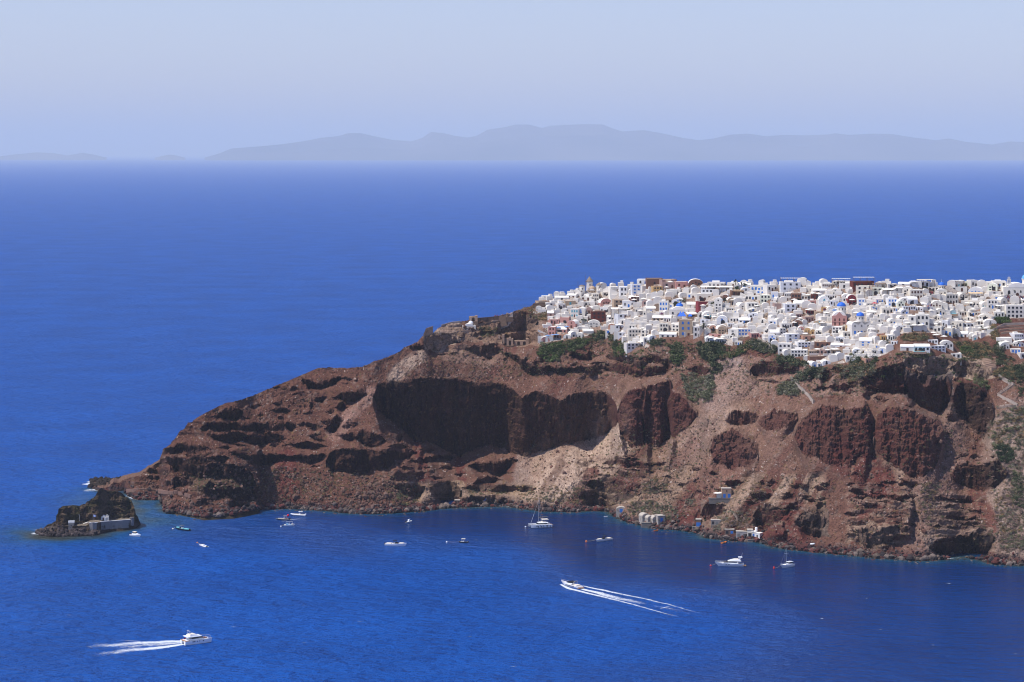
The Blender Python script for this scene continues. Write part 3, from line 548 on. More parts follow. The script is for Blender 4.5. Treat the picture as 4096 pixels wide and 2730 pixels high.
# bay smoother than the open sea; cliff reflection also darkened into its colour
bx = np.interp(gy, [900, 1100, 1220, 1320, 1420, 1530], [40, 70, 20, -70, -170, -240])
calm = sstep((gx-bx)/230+.45+fbm(gx/90, gy/190, 3, 2)*.55)*sstep((1700-gy)/120)*(.74+.26*sstep((gy-1080)/260))
cols = np.stack([shal, calm, np.zeros_like(shal)], -1)
def sea_mat():
    m, nt, b = new_mat('sea_water'); L = nt.links.new
    at = node(nt, 'ShaderNodeAttribute', attribute_name='Col'); sp = nt.nodes.new('ShaderNodeSeparateColor'); L(at.outputs['Color'], sp.inputs[0])
    v = coords(nt); va = coords(nt, (1, 2.2, 1), (0, 0, R(-14))); vb = coords(nt, (1, 1.6, 1), (0, 0, R(22)))
    w1 = noise(nt, va, .075, 5, .62); w2 = noise(nt, vb, .28, 4, .6); w3 = noise(nt, v, .012, 3, .5)
    def mth(op, a, b_):
        n = nt.nodes.new('ShaderNodeMath'); n.operation = op
        for s, x in zip(n.inputs, (a, b_)):
            if hasattr(x, 'is_linked'): L(x, s)
            else: s.default_value = x
        return n.outputs[0]
    w0 = noise(nt, va, .022, 3, .5)
    hgt = mth('ADD', mth('ADD', mth('MULTIPLY', w1, 15.), mth('MULTIPLY', w2, 3.2)), mth('MULTIPLY', w0, 12.))
    deep = ramp(nt, w3, [(.3, (.0005, .070, .345)), (.7, (.0010, .098, .46))])
    deep = mixc(nt, mth('MULTIPLY', sp.outputs[1], .88), deep, (.0004, .0095, .052))  # darker base colour paints in the cliff's reflection and the dark near water
    shl = ramp(nt, sp.outputs[0], [(0, (0, 0, 0)), (1, (1, 1, 1))])
    c = mixc(nt, mth('MULTIPLY', shl, 1.0), deep, (.012, .085, .12))
    c = mixc(nt, mth('MULTIPLY', mth('MAXIMUM', mth('SUBTRACT', sp.outputs[0], .55), 0.), 2.2), c, (.055, .055, .035))
    L(c, b.inputs['Base Color']); L(mth('SUBTRACT', .5, mth('MULTIPLY', sp.outputs[1], .34)), b.inputs['Roughness']); b.inputs['IOR'].default_value = 1.33; L(mth('ADD', .3, mth('MULTIPLY', sp.outputs[1], .2)), b.inputs['Specular IOR Level']); b.inputs['Specular Tint'].default_value = (.45, .7, 1, 1)
    bp = node(nt, 'ShaderNodeBump', Distance=1.)
    L(mth('SUBTRACT', 1., mth('MULTIPLY', sp.outputs[1], .55)), bp.inputs['Strength']); L(hgt, bp.inputs['Height']); L(bp.outputs[0], b.inputs['Normal'])
    return m
M_sea = sea_mat()
so_ = obj('sea', np_mesh('sea', np.stack([gx, gy, np.zeros_like(gx)], -1).reshape(-1, 3), grid_faces(len(xs), len(ys)), M_sea, cols.reshape(-1, 3), smooth=True))
tag(so_, 'deep blue sea ruffled by small waves', kind='structure')
# ---------------------------------------------------------------- far islands
def far_island(name, prof, d, depth, label, seed):
    n = 520; xs_ = np.linspace(prof[0][0], prof[-1][0], n)/4; yt = np.interp(xs_*4, [p[0] for p in prof], [p[1] for p in prof])/4
    top = H-(yt-Y0)/F*(d+depth*.5)
    m = 46; s = np.linspace(0, 1, m); sh = np.where(s < .5, sstep(s*2)**.85, sstep((1-s)*2))
    X_ = ((xs_-512)/F)[:, None]*(d+depth*s[None, :]*1.)
    Y_ = (d+depth*s)[None, :]*np.ones((n, 1))
    nz_ = ridged(X_/5200, Y_/5200, 5, seed)
    Z_ = -30+(top[:, None]+30)*sh[None, :]*(1-.62*(1-nz_)*(1-np.abs(2*s[None, :]-1)**1)*(np.abs(s-.5) > .02))
    tone = lin((86, 78, 72))*np.ones((n, m, 1)); tone = tone*(1+.95*fbm(X_/2500, Y_/2500, 4, seed)[..., None])  # uneven tone stands in for light and shade on the ridges
    o = obj(name, np_mesh(name, np.stack([X_, Y_, Z_], -1).reshape(-1, 3), grid_faces(n, m), M_far, np.clip(tone, 0, 1).reshape(-1, 3), smooth=True))
    tag(o, label, kind='structure')
m, nt, b = new_mat('far_hillside'); at = node(nt, 'ShaderNodeAttribute', attribute_name='Col'); nt.links.new(at.outputs['Color'], b.inputs['Base Color']); b.inputs['Roughness'].default_value = 1; b.inputs['Specular IOR Level'].default_value = 0
M_far = m
g = 1.7408
far_island('distant_hills', [(x*g, y*g) for x, y in ((470,362),(492,356),(505,352),(532,341),(600,336),(650,331),(700,324),(735,317),(780,312),(800,306),(830,306),(860,313),(900,321),(945,325),(970,317),(990,303),(1020,306),(1045,312),
 (1075,316),(1095,312),(1120,298),(1160,292),(1185,286),(1215,286),(1246,294),(1262,289),(1300,287),(1345,285),(1385,286),(1405,294),(1430,302),(1480,299),(1520,306),(1570,317),(1605,322),(1640,318),(1680,309),(1720,307),(1760,313),(1800,310),(1850,311),
 (1900,309),(1920,306),(1950,310),(2000,307),(2050,308),(2100,316),(2150,322),(2180,318),(2220,326),(2280,332),(2320,325),(2353,326),(2420,335),(2500,345),(2600,362))], 72000, 9000, 'long blue hazy mountain island on the horizon', 2)
far_island('distant_hills', [(x*g, y*g) for x, y in ((-160,361),(-60,358),(0,359),(40,354),(85,350),(125,352),(155,357),(190,351),(215,355),(235,360),(245,362))], 76000, 6000, 'faint low island far off at the left of the horizon', 5)
far_island('distant_hills', [(x*g, y*g) for x, y in ((355,362.5),(370,359),(390,355),(405,357),(420,361),(426,362.5))], 74000, 3000, 'tiny faint islet on the horizon left of the long mountain island', 4)
# ---------------------------------------------------------------- boulders and scree blocks
def rock_shapes(n=7):
    out = []
    for k in range(n):
        bm = bmesh.new(); bmesh.ops.create_icosphere(bm, subdivisions=2 if k < 2 else 1, radius=1)
        r = np.random.default_rng(40+k); pl = [(lambda d: d/np.linalg.norm(d))(r.normal(size=3)) for _ in range(9)]; h = r.uniform(.55, .95, 9)
        for v in bm.verts:
            p = np.array(v.co)
            for d, t in zip(pl, h):
                e = p@d-t
                if e > 0: p -= d*e
            v.co = p*r.uniform(.93, 1.07, 3)
        bmesh.ops.triangulate(bm, faces=bm.faces); bm.verts.index_update()
        out.append((np.array([v.co[:] for v in bm.verts]), np.array([[v.index for v in f.verts] for f in bm.faces]))); bm.free()
    return out
RS = rock_shapes()
def scatter(name, shapes, items, mat, label=None, smooth=False):
    """items: (position, (sx,sy,sz), rotation z, colour, shape index) merged into one countless mass"""
    Vs, Fs, Cs = [], [], []; b = 0
    for p, s, rz, c, k in items:
        v, f = shapes[k % len(shapes)]; ca, sa = math.cos(rz), math.sin(rz); w = v*np.array(s)
        w = np.stack([w[:, 0]*ca-w[:, 1]*sa, w[:, 0]*sa+w[:, 1]*ca, w[:, 2]], 1)+np.array(p)
        Vs.append(w); Fs.append(f+b); b += len(v); Cs.append(np.tile(c, (len(v), 1)))
    o = obj(name, np_mesh(name, np.concatenate(Vs), np.concatenate(Fs), mat, np.concatenate(Cs), smooth))
    return tag(o, label, kind='stuff')
rd = np.random.default_rng(11)
SCOL = [(92, 82, 80), (74, 66, 66), (108, 70, 64), (96, 56, 52), (128, 114, 106), (60, 54, 54), (112, 98, 88)]
it = []
sh = np.array(SHORE, float)
for k in range(3600):
    sx = rd.uniform(500, 4110) if k > 900 else rd.choice([rd.uniform(640, 1100), rd.uniform(1400, 1800), rd.uniform(3300, 4100), rd.uniform(2500, 3200)])
    sy = np.interp(sx, sh[:, 0], sh[:, 1]); up = rd.exponential(9 if sx > 1000 else 16)
    p = ground(sx, sy-up-.6); r = np.clip(rd.lognormal(-.15, .5), .4, 2.6)*(.62 if up > 14 else .95)
    c = lin(SCOL[rd.integers(7)])*KA*rd.uniform(.8, 1.2)
    it.append((p+(0, -.3*r, .2*r), r*rd.uniform(.7, 1.3, 3)*(1, 1, .8), rd.uniform(0, 6.28), c, rd.integers(7)))
for k in range(500):                                    # stones awash just off the beach
    sx = rd.uniform(640, 4110); sy = np.interp(sx, sh[:, 0], sh[:, 1])+rd.exponential(3.5); x, y, z = sea(sx, sy); r = rd.uniform(.4, 1.3)
    it.append(((x, y, -.25*r), (r, r, r*.6), rd.uniform(0, 6), lin(SCOL[rd.integers(7)])*KA*.8, rd.integers(7)))
for k in range(260):                                    # rubble round the islet
    x = rd.uniform(90, 1240); y = np.interp(x, [p[0] for p in ISLE_SHORE], [p[1] for p in ISLE_SHORE])-rd.exponential(38)
    if x > 1000 and y < 1060: continue
    r = rd.uniform(.5, 1.9); it.append((iground(x, max(y, 870))+(0, -.4, .1), r*rd.uniform(.7, 1.2, 3), rd.uniform(0, 6), lin(SCOL[[0, 1, 5, 0][rd.integers(4)]])*KA, rd.integers(7)))
for k in range(170):                                    # reef and surf rocks behind the islet
    t = rd.random(); x, y = c9(1090+t*640+rd.normal(0, 20), (135 if rd.random() < .5 else 225)-t*20+rd.normal(0, 14)); px_, py_, _ = sea(x, y); r = rd.uniform(.8, 3.)
    it.append(((px_, py_, .2*r), r*rd.uniform(.7, 1.2, 3), rd.uniform(0, 6), lin((62, 54, 48))*KA, rd.integers(7)))
scatter('shore_boulders', RS, it, M_bould, 'maroon and grey boulders heaped along the waterline')
it = []
ZR = [(q(c6,(620,760),(1050,800),(1640,850),(2353,900),(2300,1140),(1100,1120)), 800, 1.), (q(c6,(150,880),(700,820),(1000,1000),(700,1190),(400,1150)), 300, 1.1), (q(c7,(0,400),(300,450),(420,560),(0,620)), 330, 1.15),
      (q(c4,(640,430),(960,600),(700,960),(560,1350),(460,1350)), 260, .8), (q(c8,(600,500),(1450,500),(2300,700),(1500,760),(560,760)), 420, .7), (q(c7,(1050,250),(2300,60),(2300,560),(1100,560)), 650, .7), (q(c4,(0,780),(430,850),(480,1300),(0,1400)), 300, .8)]
for poly, n, sc in ZR:
    a = np.array(poly); k = 0
    while k < n:
        sx, sy = rd.uniform(a[:, 0].min(), a[:, 0].max()), rd.uniform(a[:, 1].min(), a[:, 1].max())
        if not inpoly(np.array([sx/4]), np.array([sy/4]), poly)[0]: continue
        k += 1; r = np.clip(rd.lognormal(-.55, .5), .25, 2.)*sc
        it.append((ground(sx, sy)+(0, -.2, .1), r*rd.uniform(.7, 1.3, 3), rd.uniform(0, 6.28), (lin(SCOL[rd.integers(7)])*.4+lin((128, 96, 80))*.6)*KA*rd.uniform(.8, 1.25), rd.integers(2, 7)))
scatter('scree_blocks', RS, it, M_bould, 'loose rock blocks strewn over the scree')
# ---------------------------------------------------------------- plants
m, nt, b = new_mat('leaves'); at = node(nt, 'ShaderNodeAttribute', attribute_name='Col'); v = coords(nt)
n1 = noise(nt, v, .8, 3, .6); nt.links.new(mixc(nt, 1., at.outputs['Color'], ramp(nt, n1, [(.3, (.65, .7, .6)), (.7, (1.3, 1.25, 1.2))]), 'MULTIPLY'), b.inputs['Base Color'])
b.inputs['Roughness'].default_value = .75; b.inputs['Specular IOR Level'].default_value = .15
M_leaf = m
def bush_shapes(n=6, quads=95):
    out = []
    for k in range(n):
        r = np.random.default_rng(70+k); lob = r.normal(size=(5, 3))*(.45, .45, .2)+(0, 0, .45); lr = r.uniform(.35, .6, 5); V_, F_ = [], []
        for j in range(quads):
            l = r.integers(5); d = r.normal(size=3); d /= np.linalg.norm(d); c = lob[l]+d*lr[l]*r.uniform(.6, 1.); c[2] = abs(c[2])
            u = r.normal(size=3); u /= np.linalg.norm(u); w = np.cross(u, d+r.normal(size=3)*.6); w /= np.linalg.norm(w)+1e-9; s = r.uniform(.10, .2)
            V_ += [c-u*s, c+w*s*.6, c+u*s, c-w*s*.6]; F_.append([4*j, 4*j+1, 4*j+2, 4*j+3])
        out.append((np.array(V_), np.array(F_)))
    return out
BS = bush_shapes()
OL, DK, GN, GY, PK, DRY = (102, 103, 76), (58, 68, 48), (80, 94, 52), (122, 120, 102), (146, 122, 112), (138, 114, 82)
VG = [ # polygon, number, size range (m), colours
 (q(c1,(440,860),(700,840),(640,960),(600,1050),(480,1040),(390,960)), 90, (1.4, 2.6), [GN, GN, OL]), (q(c1,(700,850),(860,790),(930,820),(860,900),(720,930)), 70, (1.4, 2.4), [GN, OL]),
 (q(c1,(960,760),(1090,700),(1110,800),(1000,840)), 36, (1.4, 2.4), [OL, DK]), (q(c1,(1170,820),(1310,830),(1310,960),(1190,1000)), 46, (1.4, 2.6), [OL, GN, DK]), (q(c1,(1130,760),(1230,760),(1200,840),(1140,840)), 20, (1.2, 2), [DK, OL]),
 (q(c1,(1540,830),(1660,800),(1740,810),(1600,880)), 34, (1., 2.), [OL, DK]), (q(c1,(1780,880),(1900,870),(1930,1000),(1830,1120),(1780,1000)), 60, (1.4, 2.6), [DK, OL, GN]), (q(c1,(2060,850),(2320,840),(2340,1000),(2180,1060),(2080,960)), 120, (1.5, 2.8), [DK, DK, OL]),
 (q(c1,(1900,1180),(2240,1190),(2230,1440),(2040,1500),(1960,1420)), 150, (1.2, 2.4), [OL, OL, GY]), (q(c1,(2200,1060),(2330,1060),(2310,1170),(2210,1170)), 30, (1.2, 2.2), [OL, DK]),
 (q(c2,(520,1080),(700,1060),(820,960),(880,930),(900,1010),(700,1130),(540,1150)), 70, (1.2, 2.4), [OL, DRY, GN]), (q(c2,(890,900),(1000,920),(1200,1010),(1180,1070),(1000,1060),(880,1010)), 110, (1.2, 2.4), [OL, GY, DK]),
 (q(c2,(1200,1110),(1380,1110),(1500,1180),(1600,1200),(1430,1230),(1210,1190)), 80, (1.2, 2.2), [OL, DK]), (q(c2,(1420,1330),(1560,1250),(1780,1250),(1700,1360),(1440,1400)), 90, (1.2, 2.3), [OL, DK, GY]),
 (q(c2,(1200,1500),(1300,1400),(1450,1370),(1430,1568),(1200,1568)), 80, (1.2, 2.4), [OL, GY]), (q(c2,(1900,1240),(2353,1150),(2353,1300),(2100,1400),(1950,1350)), 130, (1., 2.2), [OL, DRY, GY]), (q(c2,(2050,1120),(2200,1110),(2200,1180),(2080,1200)), 30, (1., 2.), [DK, OL]),
 (q(c4,(0,40),(60,20),(200,60),(150,130),(0,180)), 80, (1., 2.2), [OL, DK]), (q(c4,(440,25),(560,30),(600,50),(450,60)), 30, (1., 1.8), [OL, DRY]), (q(c4,(860,190),(960,200),(980,280),(880,260)), 30, (1.2, 2.2), [GN, OL]),
 (q(c3,(720,970),(1040,960),(1050,1050),(760,1060),(700,1020)), 80, (.9, 1.8), [DRY, OL]), (q(c3,(860,1235),(1050,1230),(1060,1290),(880,1280)), 40, (1., 1.8), [OL]), (q(c3,(1300,920),(1480,890),(1470,990),(1310,1000)), 34, (1., 2.), [DRY, OL]),
 (q(c3,(1400,1080),(1900,1080),(1960,1180),(1900,1300),(1640,1320),(1480,1180)), 170, (1., 2.2), [OL, DRY, DK]), (q(c3,(1500,1140),(1640,1120),(1660,1230),(1520,1250)), 30, (1.5, 2.4), [GN]), (q(c3,(1960,740),(2160,750),(2160,820),(1980,830)), 44, (1.2, 2.2), [DK, GN]),
 (q(c3,(1900,860),(1960,840),(2000,1000),(1960,1060),(1900,1000)), 40, (1., 1.8), [DRY, OL]), (q(c3,(1960,1080),(2060,1060),(2080,1360),(1990,1380)), 60, (1.2, 2.4), [DK, OL]), (q(c3,(2200,1400),(2360,1360),(2360,1560),(2100,1560)), 60, (1.2, 2.2), [DK, OL]),
 (q(c3,(1950,1450),(2200,1380),(2250,1568),(1980,1568)), 60, (1., 2.), [OL, DRY]), (q(c4,(1000,170),(1100,110),(1220,160),(1220,370),(1150,240)), 60, (1., 2.), [OL, DK]), (q(c4,(960,560),(1120,400),(1250,400),(1250,700),(1000,700)), 130, (.9, 2.), [OL, DRY, GY, OL]),
 (q(c4,(1020,680),(1140,680),(1140,790),(1050,790)), 40, (1.3, 2.4), [DK]), (q(c4,(1110,780),(1250,700),(1250,1400),(1050,1400),(1120,1100)), 260, (.8, 1.8), [PK, OL, GY, PK]), (q(c4,(1150,850),(1220,880),(1210,1100),(1150,1080)), 50, (1., 2.), [OL, DK]),
 (q(c4,(1010,1000),(1120,980),(1250,1400),(1030,1400)), 130, (.7, 1.5), [OL, PK, DRY]), (q(c4,(490,930),(640,930),(560,1250),(490,1180)), 80, (.7, 1.4), [OL, DRY, PK]), (q(c4,(640,560),(720,560),(700,700),(660,700)), 16, (.7, 1.2), [OL]),
 (q(c5,(0,380),(200,300),(400,340),(640,380),(620,540),(480,520),(380,460),(100,470)), 150, (.7, 1.6), [PK, OL, GY, OL]), (q(c5,(700,280),(840,290),(800,350),(720,360)), 16, (.7, 1.2), [GY]), (q(c5,(1200,420),(1480,470),(1450,640),(1300,640),(1080,500)), 90, (.6, 1.5), [PK, DRY, GY]),
 (q(c5,(1020,580),(1130,590),(1120,660),(1040,660)), 26, (.8, 1.6), [PK, GY]), (q(c5,(1200,540),(1460,570),(1440,620),(1160,600)), 30, (.7, 1.4), [PK]), (q(c5,(200,60),(500,20),(500,180),(250,250)), 60, (.6, 1.3), [OL, GY, DRY]), (q(c5,(1450,150),(1700,50),(1650,250),(1500,330)), 50, (.6, 1.3), [PK, DRY]),
 (q(c7,(1600,160),(2250,50),(2200,330),(1600,620),(1400,560)), 240, (.6, 1.3), [DRY, OL, PK]), (q(c7,(1050,460),(1480,480),(1430,580),(1050,560)), 110, (.6, 1.4), [DRY, OL]), (q(c7,(740,480),(1000,500),(1000,530),(740,520)), 40, (.7, 1.4), [DRY, OL]),
 (q(c7,(250,500),(400,530),(440,560),(330,590)), 40, (.8, 1.7), [DRY, OL]), (q(c6,(1080,830),(1600,860),(2353,900),(2300,1080),(1100,1060)), 150, (.6, 1.3), [OL, DRY]), (q(c6,(560,860),(1000,900),(1000,1000),(600,1000)), 60, (.6, 1.3), [OL]),
 (q(c8,(1220,260),(1380,260),(1400,330),(1240,360)), 40, (.9, 1.7), [DRY, OL]), (q(c8,(600,500),(1450,450),(2350,700),(1400,760),(500,730)), 220, (.4, 1.), [DRY, OL, DRY]), (q(c8,(1770,130),(1860,130),(1850,190),(1780,190)), 14, (1., 1.8), [DRY, OL]), (q(c8,(1550,90),(1700,60),(1740,100),(1600,120)), 20, (.7, 1.3), [DRY]),
 (q(c3,(1500,262),(1580,262),(1580,285),(1510,290)), 10, (1., 2.), [OL]), (q(c3,(1860,255),(2140,262),(2140,278),(1860,272)), 20, (1., 2.), [DRY, OL]), (q(c1,(200,500),(420,450),(500,560),(450,610),(230,560)), 50, (.6, 1.4), [DRY, OL])]
it = []
def pick(poly, n):
    a = np.array(poly); out = []
    while len(out) < n:
        sx, sy = rd.uniform(a[:, 0].min(), a[:, 0].max()), rd.uniform(a[:, 1].min(), a[:, 1].max())
        if inpoly(np.array([sx/4]), np.array([sy/4]), poly)[0]: out.append((sx, sy))
    return out
for poly, n, (s0, s1), cs in VG:
    for sx, sy in pick(poly, int(n*1.9)):
        s = rd.uniform(s0*.6, s1*1.05); c = lin(cs[rd.integers(len(cs))])*1.0*rd.uniform(.6, 1.45)
        it.append((ground(sx, sy)+(0, 0, -.15), (s, s, s*rd.uniform(.7, 1.)), rd.uniform(0, 6.28), c, rd.integers(6)))
for poly, n, cs in ((q(c7,(1050,200),(2353,20),(2353,640),(1050,590)), 420, [DRY, OL, PK, DRY]), (q(c5,(0,0),(2353,0),(2353,420),(1500,700),(0,500)), 420, [PK, DRY, OL, GY]), (q(c4,(0,140),(700,420),(1000,560),(1000,1380),(0,1380)), 420, [DRY, OL, PK]), (q(c2,(420,1180),(2353,1200),(2353,1568),(420,1568)), 420, [OL, DRY, GY]),
                    (q(c1,(0,880),(400,1060),(1780,1000),(2353,1100),(1780,1200),(0,1200)), 260, [DRY, OL, DK]), (q(c6,(1060,800),(2353,880),(2353,1120),(1080,1120)), 260, [DRY, OL]), (VIL, 130, [OL, DK, GN, DRY]), (q(c1,(330,830),(1780,800),(2350,850),(2350,1060),(1300,980),(380,1020)), 330, [OL, DK, GN, DRY]), (q(c4,(960,400),(1220,380),(1220,1420),(1000,1400)), 420, [OL, PK, GY, DRY])):
    for sx, sy in pick(poly, n):
        s = rd.uniform(.45, 1.25); it.append((ground(sx, sy)+(0, 0, -.1), (s*1.1, s*1.1, s*.75), rd.uniform(0, 6.28), lin(cs[rd.integers(len(cs))])*1.0*rd.uniform(.7, 1.25), rd.integers(6)))
vb_ = np.array(VB, float)
for k in range(620):
    sx = rd.uniform(2170, 4080); sy = np.interp(sx, vb_[:, 0], vb_[:, 1])+2+rd.exponential(26); s = rd.uniform(.6, 2.)
    it.append((ground(sx, sy)+(0, 0, -.2), (s*1.1, s*1.1, s*.8), rd.uniform(0, 6.28), lin([OL, DK, GY, DRY, OL, GN][rd.integers(6)])*rd.uniform(.6, 1.3), rd.integers(6)))
scatter('hillside_scrub', BS, it, M_leaf, 'olive and dry scrub growing on the cliffs below the village')
# ---------------------------------------------------------------- village: plaster, doors, windows
WALLC = {'w': ('white', (240, 238, 235)), 'c': ('cream', (232, 222, 204)), 'p': ('pink', (206, 152, 140)), 't': ('tan', (196, 170, 142)), 'b': ('brown', (134, 98, 82)), 'r': ('crimson', (146, 66, 70)),
         'o': ('ochre', (206, 168, 116)), 'm': ('mauve', (178, 148, 138)), 'g': ('pale green', (226, 226, 204)), 's': ('sky blue', (158, 186, 226)), 'k': ('dark red', (112, 62, 54)), 'n': ('salmon', (208, 158, 132))}
KW = .86
rh = np.random.default_rng(21)
def plaster(k):
    n, c = WALLC[k]
    if k == 'w':
        v_ = (0, 1, 1, 2, 2, 3)[rh.integers(6)]; c = ((240, 237, 232), (226, 219, 209), (236, 229, 215), (222, 221, 222))[v_]; n += ' '+('bright', 'dull', 'warm', 'cool')[v_]
    l = np.array(c, float)*(.95 if k in 'wcg' else .9); return plain('plaster_'+n.replace(' ', '_'), l, .9, .1, .06, .25)
GLASS = {'d': ('dark', (44, 42, 46)), 'b': ('blue', (52, 112, 190)), 'q': ('turquoise', (70, 150, 165)), 'r': ('brown', (86, 54, 42)), 'g': ('grey', (120, 118, 116))}
def pane(k): return plain('joinery_'+GLASS[k][0], GLASS[k][1], .5, .3, .1)
M_roof = plain('limewashed_roof', (236, 231, 222), .9, .1, .09, .2)
M_wood = plain('weathered_timber', (120, 96, 76), .85); M_cloth = plain('white_parasol_cloth', (236, 230, 218), .9, .1, .04); M_metal = plain('painted_steel', (190, 192, 196), .5, .4)
M_blue = plain('blue_dome_paint', (34, 98, 196), .55, .35, .12, .5); M_stone = plain('dark_dry_stone', (112, 92, 78), .95, .1, .3, .7); M_tanst = plain('tan_tuff_stone', (168, 140, 118), .95, .1, .25, .5)
M_thatch = plain('grey_thatch', (138, 124, 110), .95, .05, .2, .8); M_tile = plain('brown_pantile', (140, 110, 92), .9); M_pool = plain('pool_water', (120, 200, 214), .15, .5, .05)
_WIN = {}
def opening(wd_, hg, k, arch):
    key = (round(wd_, 1), round(hg, 1), k, arch)
    if key in _WIN: return _WIN[key]
    b = MB()
    if arch:
        pts = [(-wd_/2, 0), (wd_/2, 0), (wd_/2, hg*.6)]+[(wd_/2*math.cos(t), hg*.6+hg*.4*math.sin(t)) for t in np.linspace(.3, math.pi-.3, 6)]+[(-wd_/2, hg*.6)]
        b.prism(pts, 'y', -.06, .1)
    else: b.box(-wd_/2, wd_/2, -.06, .1, 0, hg)
    _WIN[key] = b.mesh('window', pane(k)); return _WIN[key]
def place_open(name, root, x, z, wd_, hg, k, arch=False, y=0.):
    o = obj(name, opening(wd_, hg, k, arch), root); o.location = (x, y, z); return o
ORD = ['first', 'second', 'third', 'fourth', 'fifth', 'sixth', 'seventh', 'eighth', 'ninth', 'tenth', 'eleventh', 'twelfth', 'thirteenth', 'fourteenth', 'fifteenth', 'sixteenth', 'seventeenth', 'eighteenth', 'nineteenth', 'twentieth']
LM = []; PENDING = []                       # landmarks (phrase, x, y); things that still want a label of their own
def relate():
    """name each waiting thing by its look and by the landmark it stands next to"""
    rows = {}
    for o, base, sx, sy in PENDING:
        best = min(LM, key=lambda l: math.hypot(l[1]-sx, (l[2]-sy)*1.4)+(1e6 if l[3] is o else 0)); dx, dy = sx-best[1], sy-best[2]
        rel = ('uphill of' if dy < 0 else 'downhill of') if abs(dy)*1.5 > abs(dx) else ('seaward of' if dx < 0 else 'inland of')
        rows.setdefault((base, rel, best[0]), []).append((math.hypot(dx, dy), o))
    for (base, rel, lm), l in rows.items():
        l.sort(key=lambda t: t[0])
        for i, (_, o) in enumerate(l): o['label'] = (base if len(l) == 1 else ORD[min(i, 19)]+' '+base)+' '+rel+' '+lm
RECTS = []; NHOUSE = 0
GRP = 'houses of the clifftop village'
def house(sx, sy, w, h, kind, col, nw=2, fl=1, wc='d', label=None, dep=None, rz=None, name='village_house', cat='house', group=GRP, lm=None, pend=True, arch=None, door=True):
    global NHOUSE
    NHOUSE += 1
    p = ground(sx, sy); dep = dep or rh.uniform(5.5, 9); rz = rh.uniform(-.42, .3) if rz is None else rz; r0 = w/2*abs(math.sin(rz))
    root = empty(name, (p[0], p[1]+r0, p[2]), rz); m = plaster(col); D0 = -4.5
    wl = MB(); rf = MB(); t = .28
    if kind == 'V':
        hs = max(h-w/2*.8, h*.45); rr = h-hs
        arc = [(w/2*math.cos(a), hs+rr*math.sin(a)) for a in np.linspace(0, math.pi, 11)]
        wl.prism([(-w/2, D0), (w/2, D0)]+arc, 'y', 0, dep)
        out = [((w/2+.12)*math.cos(a), hs+(rr+.14)*math.sin(a)) for a in np.linspace(0, math.pi, 11)]
        rf.prism(out+[(x*.97, z-.14) for x, z in arc[::-1]], 'y', .22, dep-.1)
    elif kind == 'L':
        hs = h*.62; rr = h-hs; d2 = min(dep, 5.5); arc = [(d2/2+d2/2*math.cos(a), hs+rr*math.sin(a)) for a in np.linspace(0, math.pi, 9)]
        wl.prism([(0, D0), (d2, D0)]+arc, 'x', -w/2, w/2)
        rf.prism([(d2/2+(d2/2+.14)*math.cos(a), hs+(rr+.14)*math.sin(a)) for a in np.linspace(0, math.pi, 9)]+[(y, z-.1) for y, z in arc[::-1]], 'x', -w/2+.2, w/2-.2)
    else:
        wl.box(-w/2, w/2, 0, dep, D0, h-.45)
        for a in ((-w/2, w/2, 0, t), (-w/2, w/2, dep-t, dep), (-w/2, -w/2+t, t, dep-t), (w/2-t, w/2, t, dep-t)): wl.box(*a, h-.45, h)
        rf.box(-w/2+t+.01, w/2-t-.01, t+.01, dep-t-.01, h-.5, h-.22)
        if rh.random() < .35 and w > 5: rf.box(-w/4, w/6, dep*.5, dep*.8, h-.25, h+rh.uniform(.6, 1.4))
    wl.build('wall', m, root); rf.build('roof', M_roof if col in 'wcgsp' or kind != 'F' else plain('dusty_roof', (190, 168, 148), .95), root)
    ht = (h*.95 if kind == 'F' else h*.62)/fl
    for f in range(fl):
        n = nw; hw = min(1.7, ht*.5); ww = min(1.2, w/(n+1)*.6) if n else 0
        for i in range(n):
            x = (i-(n-1)/2)*w/(n+.35); isd = door and f == 0 and i == n//2
            z = f*ht+(.1 if isd else ht*.3); ar = arch if arch is not None else rh.random() < .25
            place_open('door' if isd else 'window', root, x, z, ww*1.05, (min(2.1, ht*.72) if isd else hw), wc if not isd or rh.random() < .5 else ('b' if rh.random() < .4 and col in 'wc' else 'r'), ar)
    if w > 4.6 and pend and not label and rh.random() < .38: place_open('porch', root, rh.uniform(-.2, .2)*w, .05, min(w*.36, 2.6), min(h*.5, 2.5), 'd', rh.random() < .6, -.03)
    if kind == 'V' and w > 4.5 and h-hs > 1.2: place_open('window', root, 0, hs+.1, .8, 1., wc, True)
    roofw = {'F': 'flat-roofed', 'V': 'vaulted', 'L': 'barrel-roofed'}[kind]; tot = nw*fl
    base = f"{WALLC[col][0]} {'two-storey ' if fl == 2 else 'three-storey ' if fl == 3 else ''}{roofw} house with {GLASS[wc][0]} openings"
    tag(root, label or base, cat, group)
    if label: 
        if lm: LM.append((lm, sx, sy-h*3, root))
    elif pend: PENDING.append((root, base, sx, sy-h*3))
    return root
def pxh(a): return lambda *p: a(*p)
BLK = {}
